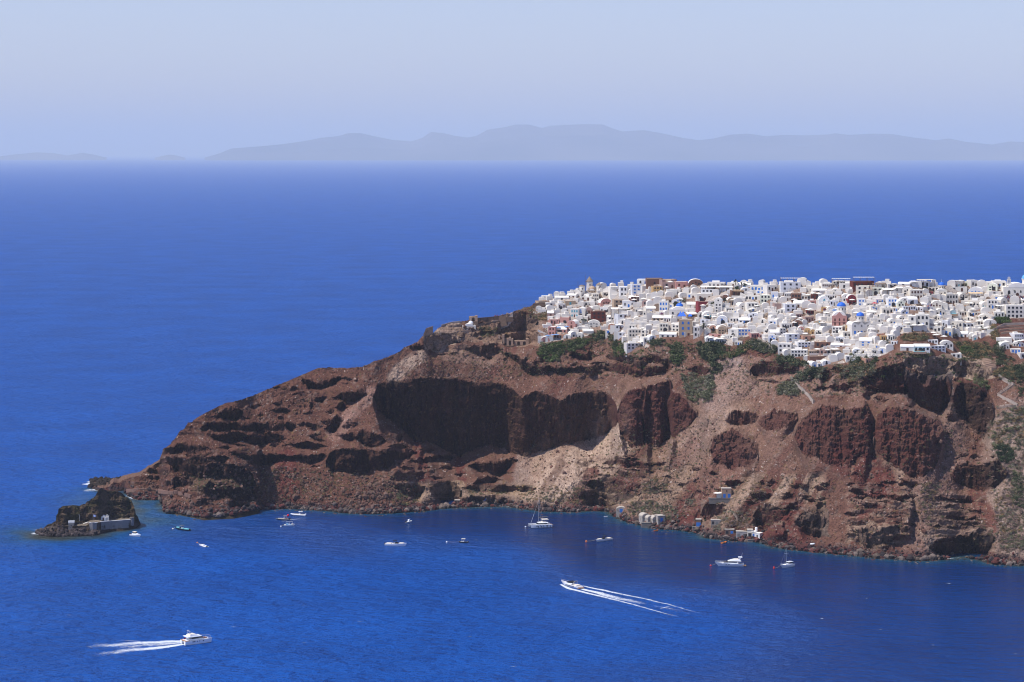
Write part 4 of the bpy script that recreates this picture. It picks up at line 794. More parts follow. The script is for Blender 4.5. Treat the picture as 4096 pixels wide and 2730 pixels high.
BLK[c1] = """
400,475,392,462,t,F,1,1,d|ruined stone house with a dark arch at the village tip
440,540,358,382,w,F,2,1,r|low white house on the stone terrace at the village tip
480,592,408,462,w,F,1,1,d
570,722,345,392,w,L,1,1,d
600,700,390,440,w,F,2,1,d
690,800,320,370,w,L,2,1,d
830,960,345,400,w,F,2,1,r
870,930,400,450,w,F,1,1,d
1050,1170,362,465,p,V,2,2,d|peach pink vaulted house with a big arched niche above the dark red house
1190,1292,372,470,t,F,2,2,d|tan house with a wide arched porch above the white canopy terraces
1155,1248,242,326,w,F,3,1,g|white house with tall grey windows under the hilltop
1250,1335,235,360,w,F,2,2,d|white two-level house with an arched niche under the hilltop
1070,1160,300,352,c,F,2,1,d
1380,1478,212,332,w,F,2,3,b|tall white house with blue shutters below the white summit house
1430,1558,138,208,w,F,2,1,d|white summit house highest on the village skyline
1530,1702,152,236,b,F,1,1,d|red brown windowless house on the skyline
1690,1856,166,240,m,F,1,1,d|mauve brown house with a thin chimney on the skyline
1835,1965,186,268,p,F,2,1,r|pale pink house with a stair on the skyline
1972,2122,160,252,b,V,2,1,d|hilltop brown house with a white barrel roof on the skyline@the hilltop brown vaulted house
1600,1702,236,322,o,F,3,2,d|ochre house with three arched windows below the skyline
1700,1842,192,268,m,F,2,1,d
2165,2352,196,262,w,F,4,1,t|long white upper house above the restaurant awnings
2100,2350,278,318,w,F,6,1,d|low white restaurant under long pale awnings
735,822,470,576,w,F,3,2,q|white house with turquoise shutters beside the arched white house@the turquoise-shuttered house
800,888,456,562,w,V,1,2,b|white arched house with a blue lunette window beside the turquoise-shuttered one
900,962,452,532,m,V,1,1,r|brown plastered chapel with a bell gable above the dark red house
955,1106,490,632,k,F,3,3,d|dark red three-storey house beside the white canopy terraces@the dark red three-storey house
1130,1200,626,702,n,V,1,2,r|terracotta arched house below the dark red house
1405,1500,466,540,c,F,3,1,d
1490,1592,490,572,c,F,3,1,d
1400,1470,560,612,c,V,1,1,d
1230,1392,530,580,w,F,3,1,d
1110,1240,545,600,w,L,2,1,d
1660,1758,386,512,w,F,3,2,b|white house with a bright blue lower storey above the small blue dome
1755,1816,425,500,w,F,1,2,b
1950,2050,312,382,w,F,2,1,b|white house with blue doors and a pale blue bay
2060,2222,312,402,c,F,3,1,r
1950,2102,402,482,c,L,2,1,d
2070,2232,398,450,r,F,0,1,d|crimson terrace house front below the cream houses
2240,2322,350,522,w,V,2,3,d|tall white three-storey house with an arched top@the tall white three-storey house
1700,1850,370,420,t,F,3,1,d
1480,1600,380,440,m,V,2,1,r
1368,1430,340,405,k,V,0,1,d|dark brown blind arch house under the hilltop
1420,1500,330,390,m,F,1,1,d
1340,1420,640,700,w,F,2,1,d
1340,1482,682,782,c,F,4,2,d|cream two-storey house with many small windows above the cliff edge
1320,1500,830,912,w,F,4,2,d|lowest white two-storey house on a ledge above the scrub
1560,1642,752,812,w,V,1,1,d
1500,1562,770,850,w,F,2,1,d
1665,1762,620,722,c,F,3,2,d
1470,1560,690,780,c,F,2,2,d
1510,1600,640,700,w,V,1,1,d
1870,2012,570,775,t,F,2,3,b|tall tan tower house with blue sail awnings on its roof@the tan tower house
1790,1880,635,722,w,F,2,2,d|white house with arches and parasols built against the tan tower
2062,2142,502,572,w,V,1,1,d
2090,2202,582,642,w,F,2,1,d
2020,2108,650,782,w,F,2,2,d|tall lavender white house beside the tan tower
2185,2272,642,722,n,V,2,1,d
2275,2352,652,752,t,V,2,2,d|tan vaulted house with small dark windows beside the palm
1100,1202,690,756,w,F,2,1,b
865,982,688,750,c,L,0,1,d|long low grey roofed store below the dark red house
740,800,712,782,w,V,1,1,d
800,862,722,790,w,V,1,1,d
660,740,742,800,w,V,1,1,d
520,622,580,648,p,F,3,1,d|pink house with three arches and a white roof at the hotel top
625,720,560,640,p,F,1,1,d
500,580,655,762,p,F,2,2,r|pink square block with dark doors in the pink terraces@the pink terraced houses
580,702,662,742,p,L,3,1,d
700,792,590,692,p,V,1,1,r|pink arched house with a curved gable over the terraces
550,660,740,800,n,F,3,1,d
430,520,765,832,p,V,1,1,d
500,620,600,650,p,F,0,1,d
1200,1320,640,700,w,F,3,1,d
1230,1330,720,772,w,F,2,1,d
1660,1850,720,790,w,L,3,1,d
2150,2260,760,820,w,V,2,1,d
2180,2340,738,790,p,F,2,1,r
2262,2352,790,850,w,F,3,1,d
1110,1200,605,650,w,V,1,1,d
"""
BLK[c2] = """
560,625,362,455,b,V,2,2,d|brown arched house beside the tall white three-storey house
622,700,396,506,t,V,2,1,d|tan vaulted house with two white framed windows
885,1056,256,342,w,F,4,1,b|white house with blue windows and an arched loggia on the upper edge
1082,1215,252,342,w,F,3,1,d
820,1022,374,452,w,F,5,1,d|white restaurant house with a shaded veranda
950,1060,320,372,w,F,2,1,b
1000,1132,362,472,g,F,3,2,d|pale green stepped house with dark windows@the pale green stepped house
1132,1216,332,432,w,F,2,1,b
1225,1340,250,330,c,F,1,1,d
1240,1482,212,332,w,F,3,2,d|white roof-terrace house under a pale pergola@the pergola-topped white house
1285,1372,342,452,w,F,3,2,d|white house with round porthole windows beside the dark brown front
1365,1482,346,468,b,F,3,2,d|dark brown house front with a white framed arch
1170,1282,466,548,m,F,0,1,d|square windowless mauve brown block amid white houses
1570,1668,432,502,p,F,1,1,d|dusty pink house with a wide dark arch
1480,1602,372,442,c,F,3,1,d
1600,1742,362,432,k,F,3,1,d|dark brown house front with white window frames
1540,1702,262,352,c,F,1,1,d
1620,1800,300,362,w,L,2,1,d
1725,1902,242,292,w,F,7,1,r|long white upper house with a row of brown openings
1850,2072,210,262,c,F,5,1,d|cream rooftop terrace house with a flat pergola
1930,2152,232,322,w,F,2,1,d|tall white corner house with a railed roof
2090,2352,205,302,k,F,6,1,d|red brown house front behind white arches on the upper edge
1965,2060,352,480,w,V,2,1,d
2030,2135,362,492,r,V,2,2,d|crimson vaulted house with a white barrel roof@the crimson vaulted house
2150,2240,412,512,w,F,2,2,b
1760,1882,362,442,w,F,4,1,d
1820,1932,432,512,w,F,3,1,d
850,986,452,580,w,F,3,2,d|white two-storey house with deep balconies
755,840,462,560,w,V,1,2,d
600,700,520,580,w,F,3,1,d
690,760,560,610,w,F,2,1,b
805,885,558,630,w,V,1,1,d
1425,1500,602,652,m,F,2,1,d
1530,1642,622,706,m,F,3,1,r|mauve brown house with three windows beside the bougainvillea
1385,1505,662,752,b,V,2,1,d
1855,2015,660,742,p,F,3,2,d|pink church house
1855,1900,530,590,s,V,1,1,b|small sky blue vaulted house beside the church
1790,1860,510,570,c,V,1,1,d
1720,1800,515,572,o,F,1,1,d
1540,1650,552,612,r,F,3,1,d|crimson house with three round windows
1230,1310,756,842,w,F,2,2,d
1250,1382,700,782,w,F,4,1,d
735,902,762,862,w,F,4,2,b|white house with blue balcony doors above the cliff edge
895,992,818,890,p,F,3,1,d|rose pink house with three arches near the stair ridge
990,1060,840,892,p,F,2,1,d
1520,1600,752,842,o,V,2,2,d|ochre vaulted house with a taller twin@the ochre vaulted house
1600,1642,772,842,o,V,1,1,r
1640,1742,778,852,c,V,2,1,d
1845,1972,738,842,w,F,3,2,d
1930,1992,782,842,w,V,1,1,b
2005,2090,722,832,o,F,3,1,r|ochre yellow house with dark red doors beside the arched church
1310,1472,824,922,w,F,2,2,d|plain white block with a pale side stair
1500,1652,850,922,n,F,2,1,d|terracotta house behind a curved roof terrace
1210,1372,932,1062,w,F,3,2,d
1440,1612,922,1002,w,F,4,2,d|white two-storey house with dark tall windows below the terracotta terrace
1360,1562,1010,1112,w,F,5,2,d|lowest white house row with scalloped parapets
1640,1832,922,1002,b,F,3,1,d
1570,1700,1022,1102,t,F,4,1,d|rough tan ruin with four dark windows@the tan stone ruin
1700,1840,1010,1090,m,F,3,1,d
1840,1972,1022,1080,t,F,3,1,d
1580,1872,1092,1152,b,F,0,1,d|long brown stone retaining house front below the ruin
1830,2082,942,1012,w,L,1,1,d|long blank white barrel-roofed house above the ruin
1735,1832,1142,1202,w,V,1,1,d
1610,1682,1152,1232,w,V,1,1,d
1680,1740,1190,1236,w,F,2,1,d
700,792,912,982,c,F,3,1,d|cream house with dark framed doors at the cliff edge
560,690,840,902,w,F,3,1,d
400,540,880,942,w,L,4,1,d
2200,2262,862,952,t,F,2,2,d|weathered grey tan tower with two dark windows
2180,2262,1012,1070,c,F,1,1,d
2240,2352,1112,1204,n,F,3,1,d|salmon house with an arched door below the ledge
2090,2200,1000,1080,w,V,2,1,d
2010,2100,1080,1160,w,F,2,1,d
1890,2000,860,942,w,F,4,1,d
620,700,700,762,w,F,3,1,d
500,615,720,832,t,V,2,1,d
640,760,640,700,w,F,3,1,d
980,1080,650,720,w,V,1,1,d
1100,1210,670,740,w,F,2,1,d
1040,1140,760,830,w,V,2,1,d
1450,1520,740,800,p,V,1,1,r
"""
BLK[c3] = """
520,662,272,338,w,F,2,1,d
660,910,262,322,w,L,2,1,d|long white vaulted rooftop house with pale tents
820,1002,342,492,c,F,4,2,r|cream two-storey house with brown shutters and parasols below@the cream two-storey house
1060,1212,312,392,c,F,3,1,d
1340,1592,310,392,w,F,2,1,d|white house with a steel roof pergola on the skyline
1600,1810,312,462,w,V,2,2,b|white vaulted house with a blue glazed lunette@the blue-lunette vaulted house
1060,1132,398,442,r,F,1,1,d|crimson wall house beside the inland blue dome
1300,1482,402,562,c,F,4,2,d|large cream house under two shell vaults
1480,1602,392,520,c,V,3,2,d
1880,2132,372,442,w,F,2,1,d
1940,2022,428,492,c,V,1,1,d
2022,2102,432,492,c,V,1,1,d
1110,1250,492,640,c,V,3,2,r|cream vaulted house over an arched lower storey
1610,1802,492,602,c,F,4,1,d|cream restaurant under a tan canopy
1860,2002,478,622,w,F,3,2,d|white square house with three tall windows below the shell vaults
2110,2350,545,742,w,F,4,3,d|white three-storey hotel with dark balcony bays@the three-storey balcony hotel
1950,2092,642,742,w,F,3,1,d
1430,1600,642,722,c,F,4,1,d
1600,1740,650,722,c,F,3,1,d
1740,1922,680,772,c,V,4,1,d
1720,1850,760,850,c,F,3,1,d
1360,1532,770,882,c,F,3,1,d
1530,1692,742,790,c,V,3,1,d
1530,1692,800,880,w,F,3,1,d
1720,1842,822,902,w,V,3,1,d
800,902,690,872,w,F,1,2,d|big white mansion wing with an arched niche@the white arched mansion
900,1082,672,860,w,F,3,2,d|tall right wing of the white mansion with flat roofs
670,762,702,772,w,V,2,1,d
880,1000,602,650,w,V,3,1,r
970,1112,532,590,w,L,2,1,r
680,822,462,542,w,V,2,1,d|white vaulted house with dark lunette amid the upper terraces
520,652,462,592,w,F,3,2,b
360,470,470,560,w,F,3,1,b
480,560,560,620,w,V,2,1,d
590,680,590,660,w,F,3,1,d
720,900,572,640,w,F,5,1,d|white terrace house under grey awnings
230,330,540,600,w,F,2,1,d
240,380,640,702,w,L,4,1,d
380,470,680,742,w,F,3,1,d
380,432,750,812,w,F,1,1,d
430,560,790,850,w,F,4,1,d
540,640,740,830,w,V,2,1,d
620,800,830,900,w,F,2,1,d
1080,1250,840,940,w,F,3,1,d|white stair house with a bare sunlit ramp
1250,1330,760,880,w,F,2,1,d
1350,1440,830,890,w,F,2,1,q
380,480,950,1012,n,F,2,1,r
430,522,965,1052,o,F,3,1,d|yellow ochre house with a striped stair
520,622,950,1052,w,F,3,1,d
350,430,1100,1160,c,F,2,1,b
150,260,1160,1210,c,F,1,1,d
300,420,1160,1240,c,F,3,1,d
560,650,1040,1110,w,F,2,1,d
690,882,1090,1192,w,L,1,1,d|white cave villa with a swelling roof above the pool@the cave villa with pool
870,1092,1080,1192,w,L,4,1,d
1090,1312,1100,1196,w,F,4,2,d|white two-storey villa beside the pool
1060,1200,1020,1090,w,F,3,1,d
1220,1402,1030,1150,w,V,4,1,d
1370,1512,1205,1280,w,F,2,1,d|white boxy house lowest beside the cliff edge
1610,1702,932,1022,w,V,1,1,d
1658,1732,960,1040,w,V,1,1,q|small white vaulted house with a turquoise plunge pool
1480,1602,910,1012,w,L,2,1,q
1985,2192,992,1102,w,F,0,1,d|blank white garden wall house on the far terrace
2220,2352,935,1062,w,F,4,2,d|white two-storey house with stepped parapet on the far terrace
2030,2162,1055,1172,w,V,3,1,d|white vaulted house with a parasol on the far terrace
2200,2352,1045,1130,w,V,4,1,d
2175,2312,1142,1222,w,F,3,1,b|white house with a blue arched door on the far terrace
2300,2420,1200,1290,w,F,2,1,d
"""
MPP = lambda p: p[1]/F/4                    # metres per photo pixel there
def rect_of(cv, a): 
    x0, y0 = cv(a[0], a[2]); x1, y1 = cv(a[1], a[3]); return x0, x1, y0, y1
# ------------------------------------------------ churches, windmills and other landmarks
def church(sx, sy, w, h, front, dome_r, drum_h, label, lm, body='w', dome=M_blue, dx=0., dz=0., bell=None, dep=11, gable='F', rz=-.12, lant=True):
    p = ground(sx, sy); root = empty('domed_church', tuple(p), rz); m = plaster(body)
    if gable == 'P':                        # pediment front in another colour
        b = MB(); b.prism([(-w/2, -7), (w/2, -7), (w/2, h*.72), (w/2*.45, h*.74), (0, h), (-w/2*.45, h*.74), (-w/2, h*.72)], 'y', 0, .6); b.build('front', plaster(front), root)
        b = MB(); b.box(-w/2+.1, w/2-.1, .62, dep, -7, h*.68); b.build('wall', m, root)
        b = MB(); b.prism([(w/2.2*math.cos(a), h*.6+w/2.6*math.sin(a)) for a in np.linspace(0, math.pi, 11)], 'y', .7, dep+.2); b.build('roof', M_roof, root)
        for x in (-w*.3, 0, w*.3): place_open('window', root, x, h*.34, w*.09, h*.2, 'r', True); place_open('door' if x == 0 else 'window', root, x, .1, w*.1, h*.22, 'r')
        MB().box(-w/2-.1, w/2+.1, -.18, 0, h*.32-.4, h*.32-.1).build('cornice', plaster(front), root)
    elif gable == 'A':                      # scalloped front of three arches
        b = MB(); pts = [(-w/2, -7), (w/2, -7)]
        for c_, r_ in ((w/3, w/6), (0, w/5.4), (-w/3, w/6)): pts += [(c_+r_*math.cos(a), h*.7+r_*.95*math.sin(a)) for a in np.linspace(0, math.pi, 7)]
        b.prism(pts, 'y', 0, 1.); b.build('front', m, root)
        MB().box(-w/2+.1, w/2-.1, 1.02, dep, -7, h*.72).build('wall', m, root)
        b = MB()
        for c_, r_ in ((w/3, w/6.6), (0, w/6), (-w/3, w/6.6)): b.prism([(c_+r_*math.cos(a), h*.7+r_*.85*math.sin(a)) for a in np.linspace(0, math.pi, 9)], 'y', 1.03, dep+.1)
        b.build('roof', M_roof, root)
        for x in (-w*.34, 0, w*.34): place_open('window', root, x, h*.55, w*.08, h*.16, 'g', True); place_open('door', root, x, .1, w*.1, h*.24, 'b' if x <= 0 else 'r')
        for x in (-w*.17, w*.17): place_open('window', root, x, h*.1, w*.05, h*.13, 'r')
    else:
        MB().box(-w/2, w/2, 0, dep, -7, h).build('wall', m, root)
        b = MB(); b.prism([(w*.33*math.cos(a), h-.3+w*.16*math.sin(a)) for a in np.linspace(0, math.pi, 11)], 'y', -.06, dep*.98); b.build('roof', M_roof, root)
        for x in (-w*.3, w*.3): place_open('window', root, x, h*.4, w*.09, h*.3, 'd', True)
        place_open('door', root, 0, .1, w*.11, h*.5, 'r', True, -.06)
    z0 = h*.7+dz; cy_ = dep*.55
    b = MB(); b.lathe([(dome_r*.98, z0-3), (dome_r*.98, z0+drum_h), (dome_r*1.06, z0+drum_h), (dome_r*1.06, z0+drum_h+.25), (dome_r*.9, z0+drum_h+.26)], dx, cy_, 20); dr = b.build('drum', m, root)
    for k in range(8):
        a = 2*math.pi*k/8+.2; o = obj('window', opening(.5, drum_h*.55, 'd', True), dr); o.location = (dx+dome_r*.985*math.cos(a), cy_+dome_r*.985*math.sin(a), z0+drum_h*.25); o.rotation_euler.z = a+math.pi/2
    b = MB(); z1 = z0+drum_h+.2; b.lathe([(dome_r*1.0*math.cos(t), z1+dome_r*.92*math.sin(t)) for t in np.linspace(0, 1.5, 11)]+[(.03, z1+dome_r*.925)], dx, cy_, 24); d = b.build('dome', dome, root, True)
    if lant: bb = MB(); bb.lathe([(.22, z1+dome_r*.9), (.22, z1+dome_r*.9+.5), (.05, z1+dome_r*.9+.8)], dx, cy_, 8); bb.box(dx-.05, dx+.05, cy_-.05, cy_+.05, z1+dome_r*.9+.7, z1+dome_r*.9+2); bb.box(dx-.4, dx+.4, cy_-.04, cy_+.04, z1+dome_r*.9+1.3, z1+dome_r*.9+1.45); bb.build('cross', M_metal, d)
    if bell: bx, bz, bw, bh = bell; belfry(bx, bz, bw, bh, m, root)
    tag(root, label, 'church'); LM.append((lm, sx, sy-h*3, root)); return root
def belfry(bx, bz, bw, bh, m, root, y=.5):
    b = MB(); n = 2 if bw < 3 else 3; t = bw/(n*2+1); rows = ((0, n), (bh*.42, max(n-1, 1)), (bh*.76, 1))
    for z, k in rows:
        kk = k*2+1; wd_ = kk*t; hh = bh*(.42 if z == 0 else .34 if z < bh*.5 else .2)
        for i in range(k+1): b.box(bx-wd_/2+2*i*t, bx-wd_/2+(2*i+1)*t, y, y+.6, bz+z, bz+z+hh*.75)
        b.box(bx-wd_/2-.02, bx+wd_/2+.02, y-.01, y+.62, bz+z+hh*.75, bz+z+hh)
    b.box(bx-.06, bx+.06, y+.2, y+.32, bz+bh*.94, bz+bh*1.12); b.box(bx-.25, bx+.25, y+.2, y+.3, bz+bh*1.03, bz+bh*1.06)
    o = b.build('belfry', m, root)
    for z, k in rows[:2]:
        for i in range(k):
            bb = MB(); bb.lathe([(.05, .5), (.16, .42), (.2, .12), (.28, 0)], 0, 0, 8); c = bb.build('bell', plain('bronze', (110, 92, 60), .5, .5), o); c.location = (bx-(k-1)*t+2*i*t, y+.3, bz+z+bh*.12)
mm = .16                                     # about one photo pixel in metres up here
def lmpt(cv, x, y): return cv(x, y)
sx, sy = c1(1865, 575); church(sx, sy, 12, 5.2, 'w', 2.3, 1.8, 'small white chapel with a bright blue dome above the tan tower', 'the small blue-domed chapel', dz=1.2, dx=.6, rz=-.1); RECTS.append(rect_of(c1, (1770, 1960, 470, 575)))
sx, sy = c2(1935, 742); church(sx, sy, 9., 8.2, 'p', 2.75, 2.7, 'white church with a pink pediment front and large blue dome', 'the pink-fronted domed church', gable='P', dx=1.4, dz=2.6, rz=-.1, dep=13); RECTS.append(rect_of(c2, (1855, 2090, 520, 742)))
sx, sy = c2(2195, 842); church(sx, sy, 12., 7.8, 'w', 2.4, 2.2, 'white church with three scalloped arches, blue dome and bell gable', 'the triple-arched domed church', gable='A', dx=1.2, dz=2.6, rz=.18, dep=11, bell=(4.4, 5.8, 2.6, 4.4)); RECTS.append(rect_of(c2, (2085, 2305, 620, 842)))
sx, sy = c3(1238, 452); church(sx, sy, 7.5, 3.8, 'c', 2.05, 2., 'cream inland church with a bright blue dome near the skyline', 'the inland blue-domed church', body='c', dz=1.6, dx=.8, rz=-.05, dep=8); RECTS.append(rect_of(c3, (1180, 1310, 295, 452)))
sx, sy = c1(962, 318); church(sx, sy, 5.4, 2., 't', 2.3, .5, 'small tan chapel with a plain tan dome beside the windmill', 'the tan-domed chapel', body='t', dome=plain('tan_dome_render', (196, 168, 140), .9), dz=.6, rz=0, dep=6, lant=False); RECTS.append(rect_of(c1, (915, 1005, 240, 318)))
sx, sy = c8(1120, 290); church(sx, sy, 9, 3.6, 'c', 1.7, 1.1, 'cream chapel with a pale dome alone on the cliff spur', 'the lone chapel on the spur', body='c', dome=plain('pale_dome_render', (214, 218, 222), .8), dx=1.6, dz=.8, rz=.12, dep=8)
sx, sy = c3(2262, 486); r_ = church(sx, sy, 17, 7.2, 'w', 3.2, 3.2, 'long white church with a bell gable and pale blue dome at the village end', 'the long white bell church', dome=plain('pale_blue_dome', (96, 160, 206), .6), dx=6.8, dz=3.4, rz=-.05, dep=12, bell=(-5., 7.2, 3.4, 6.)); RECTS.append(rect_of(c3, (2150, 2400, 215, 486)))
for x in (-5, -1.5, 2, 5.2): place_open('window', r_, x, 3.6, .8, 1.6, 'd', True)
def windmill(cv, x, y, w, h, cap, label, sails):
    sx, sy = cv(x, y); p = ground(sx, sy); root = empty('windmill', tuple(p)); b = MB()
    b.lathe([(w/2*1.04, -4), (w/2, 0), (w/2*.9, h*.7), (w/2*.9, h*.7+.01), (.1, h*.7+.02)], 0, w/2, 20); b.build('tower', plaster('w'), root, False)
    b = MB(); b.lathe([(w/2*1.08, h*.68), (w/2*1.05, h*.72), (.08, h*.72+h*.34*cap)] if cap else [(w/2*.95, h*.7), (w/2*.7, h*.8), (.05, h*.84)], 0, w/2, 20); b.build('roof', M_thatch, root)
    place_open('window', root, .2, h*.4, .7, 1., 'd', False, .12); place_open('door', root, -.3, .1, .9, 1.9, 'r', False, -.02)
    if sails:
        b = MB(); c_ = np.array((-w*.62, w*.3, h*.66)); b.tube([c_+(w*.6, .5, 0), c_], .16)
        for k in range(10):
            a = 2*math.pi*k/10+.2; b.tube([c_, c_+(.1*math.cos(a), h*.52*math.cos(a)*.6, h*.52*math.sin(a))], .07, 4)
        b.build('sail_wheel', M_wood, root)
    tag(root, label, 'windmill'); return root
wm = windmill(c1, 937, 300, 4.6, 9.5, 1, 'white round windmill with a thatched cone roof and bare sail spokes', True); LM.append(('the thatched windmill', *c1(937, 250), wm)); RECTS.append(rect_of(c1, (900, 975, 190, 300)))
windmill(c1, 858, 325, 4.4, 7., 0, 'squat white round mill with a low grey cap at the village tip', True); RECTS.append(rect_of(c1, (825, 892, 250, 325)))
windmill(c1, 1042, 290, 4.6, 5.4, .8, 'half hidden round mill with a grey cone roof behind the tan dome', False)
# ------------------------------------------------ the measured houses
for cv, txt in BLK.items():
    for ln in txt.strip().splitlines():
        d, _, lab = ln.partition('|'); lab, _, lm = lab.partition('@'); f = d.split(',')
        a = [float(v) for v in f[:4]]; x0, x1, y0, y1 = rect_of(cv, a)
        if lab == 'pink church house': continue
        RECTS.append((x0, x1, y0, y1)); px_ = (x0+x1)/2; p = ground(px_, y1); k = MPP(p)
        house(px_, y1, max((x1-x0)*k*.98, 2.6), max((y1-y0)*k*.9-.35, 2.4), f[5], f[4], int(f[6]), int(f[7]), f[8] if f[8] in GLASS else 'g', lab or None, lm=lm or None, arch=None)
# ------------------------------------------------ the rest of the dense village
VP = np.array(VIL); tries = 0; small = []
RA = [list(r) for r in RECTS]
def covered(x0, x1, y0, y1, lim):
    A_ = (x1-x0)*(y1-y0); s = 0
    for r in RA:
        iw = min(x1, r[1])-max(x0, r[0]); ih = min(y1, r[3])-max(y0, r[2])
        if iw > 0 and ih > 0: s += iw*ih
    return s/A_ > lim
MAXH = 286
while tries < 14000 and len(small) < 300:
    tries += 1; sx, sy = rh.uniform(2150, 4110), rh.uniform(1140, 1452)
    if not inpoly(np.array([sx/4]), np.array([(sy)/4]), VIL)[0]: continue
    big = NHOUSE < MAXH; w = rh.uniform(4.2, 8.5) if big else rh.uniform(3, 6); h = rh.uniform(2.8, 5.2) if big else rh.uniform(2.4, 3.8); pw, ph = w/mm, h/mm
    if covered(sx-pw/2, sx+pw/2, sy-ph, sy, .38 if tries < 4000 else .6): continue
    RA.append([sx-pw/2, sx+pw/2, sy-ph, sy])
    t_ = (sx-2150)/1950; pal = 'wwwwwwwcccccmtnpb' if sx < 2700 else ('wwwwwwwwwcccctmnb' if sx < 3450 else 'wwwwwwwcccccgt')
    col = pal[rh.integers(len(pal))]; kd = 'FFVVL'[rh.integers(5)]
    if big: house(sx, sy, w, h, kd, col, int(rh.integers(1, 4)), 1 if h < 4.6 else 2, 'dddbrdqg'[rh.integers(8)])
    else: small.append((sx, sy, w, h, kd, col))
# outbuildings past the count, garden walls and steps as one mass
TW = MB(); 
def wbox(p, w, d, z0, z1, rz):
    ca, sa = math.cos(rz), math.sin(rz); t = lambda x, y, z: (p[0]+x*ca-y*sa, p[1]+x*sa+y*ca, p[2]+z)
    TW.add([t(*v) for v in ((-w/2,0,z0),(w/2,0,z0),(w/2,d,z0),(-w/2,d,z0),(-w/2,0,z1),(w/2,0,z1),(w/2,d,z1),(-w/2,d,z1))], [[0,3,2,1],[4,5,6,7],[0,1,5,4],[1,2,6,5],[2,3,7,6],[3,0,4,7]])
for sx, sy, w, h, kd, col in small:
    p = ground(sx, sy); rz = rh.uniform(-.4, .3); wbox(p, w, 5, -6, h*.75, rz)
    if kd == 'V':
        ca, sa = math.cos(rz), math.sin(rz); arc = [(w/2*math.cos(a), h*.75+w*.32*math.sin(a)) for a in np.linspace(0, math.pi, 8)]
        n = 8; TW.add([(p[0]+x*ca-y*sa, p[1]+x*sa+y*ca, p[2]+z) for y in (-.02, 5.02) for x, z in arc], [list(range(n))[::-1], list(range(n, 2*n))]+[[i, i+1, n+i+1, n+i] for i in range(n-1)])
    elif w > 4: wbox(p+np.array((w*.15, 1.5, 0)), w*.45, 3, h*.7, h*1.15, rz)
for k in range(420):
    sx, sy = rh.uniform(2150, 4110), rh.uniform(1150, 1452)
    if not inpoly(np.array([sx/4]), np.array([sy/4]), VIL)[0]: continue
    p = ground(sx, sy); rz = rh.uniform(-.5, .4)
    if k % 3: wbox(p, rh.uniform(4, 12), .35, -4, rh.uniform(.6, 1.6), rz)
    else:
        n = 8; ang = rh.choice([-1, 1]); 
        for i in range(n): wbox((p[0]+ang*i*.75, p[1]+.5*i, p[2]), .8, 1.1, -4, .15+.33*i, rz)
tag(TW.build('terrace_walls_and_steps', plaster('w')), 'whitewashed terrace walls, steps and sheds packed between the houses', kind='stuff')
# ------------------------------------------------ smaller things of the village
def parasol_proto(m, r=1.7):
    root = empty('parasol'); MB().tube([(0, 0, 0), (0, 0, 2.5)], .05, 6).build('pole', M_metal, root)
    MB().lathe([(r, 2.05), (r*1.01, 2.12), (r*.5, 2.42), (.05, 2.7)], 0, 0, 8).build('canopy', m, root); return root
PAR = {}
def copy_thing(src):
    c = src.copy(); COL.objects.link(c)
    for ch in src.children: d = ch.copy(); COL.objects.link(d); d.parent = c
    return c
def parasol(cv, x, y, kind='w', dz=0.):
    sx, sy = cv(x, y); p = ground(sx, sy-2)
    nm, m = {'w': ('white', M_cloth), 'b': ('blue', plain('blue_parasol_cloth', (120, 150, 190), .9)), 'r': ('red', plain('red_parasol_cloth', (190, 40, 60), .9))}[kind]
    if kind not in PAR: PAR[kind] = o = parasol_proto(m)
    else: o = copy_thing(PAR[kind])
    o.location = (p[0], p[1]-1.2, p[2]+.3+dz); s = rh.uniform(.95, 1.35); o.scale = (s, s, 1)
    tag(o, 'x', 'parasol', 'parasols on the village terraces'); PENDING.append((o, f'{nm} parasol open on a terrace', sx, sy))
for cv, pts in ((c1, [(1395,400),(1440,400),(1400,430),(1500,420),(1620,410),(1740,300),(1780,245),(1000,545),(1060,585),(990,610),(1465,545),(1495,730),(1520,745),(1810,680),(1850,690),(1895,690),(1470,870),(2120,490),(2300,480),(2160,600),(1560,590),(1230,600),(1250,690),(2200,830),(2260,835),(2310,840)]),
                (c2, [(670,490),(880,600),(910,590),(960,560),(1690,415),(1620,410),(1560,430),(1400,485),(460,685),(410,780),(1560,605),(1590,600),(1400,690),(1470,705),(1400,755),(1730,755),(1670,1070),(1790,1080),(1860,1070),(1900,1070),(2080,490),(2130,640),(1780,640),(1530,890),(2290,835),(2320,830),(560,925),(540,700)]),
                (c3, [(885,455),(935,455),(1580,600),(1635,605),(1660,685),(1900,610),(2000,640),(2070,635),(1600,855),(1490,850),(1740,845),(1750,940),(1830,940),(1100,700),(1160,880),(1220,860),(980,890),(940,900),(860,900),(780,870),(1130,1000),(1165,1030),(1270,1050),(1210,580),(2100,1120),(2290,1110),(2330,1105),(330,955),(870,280),(840,290),(650,400),(700,400)])):
    for x, y in pts: parasol(cv, x, y)
for x, y in ((530, 735), (612, 722), (697, 712), (500, 805), (550, 800), (588, 797)): parasol(c1, x, y, 'b')
parasol(c3, 340, 605, 'r'); parasol(c2, 2340, 530, 'r')
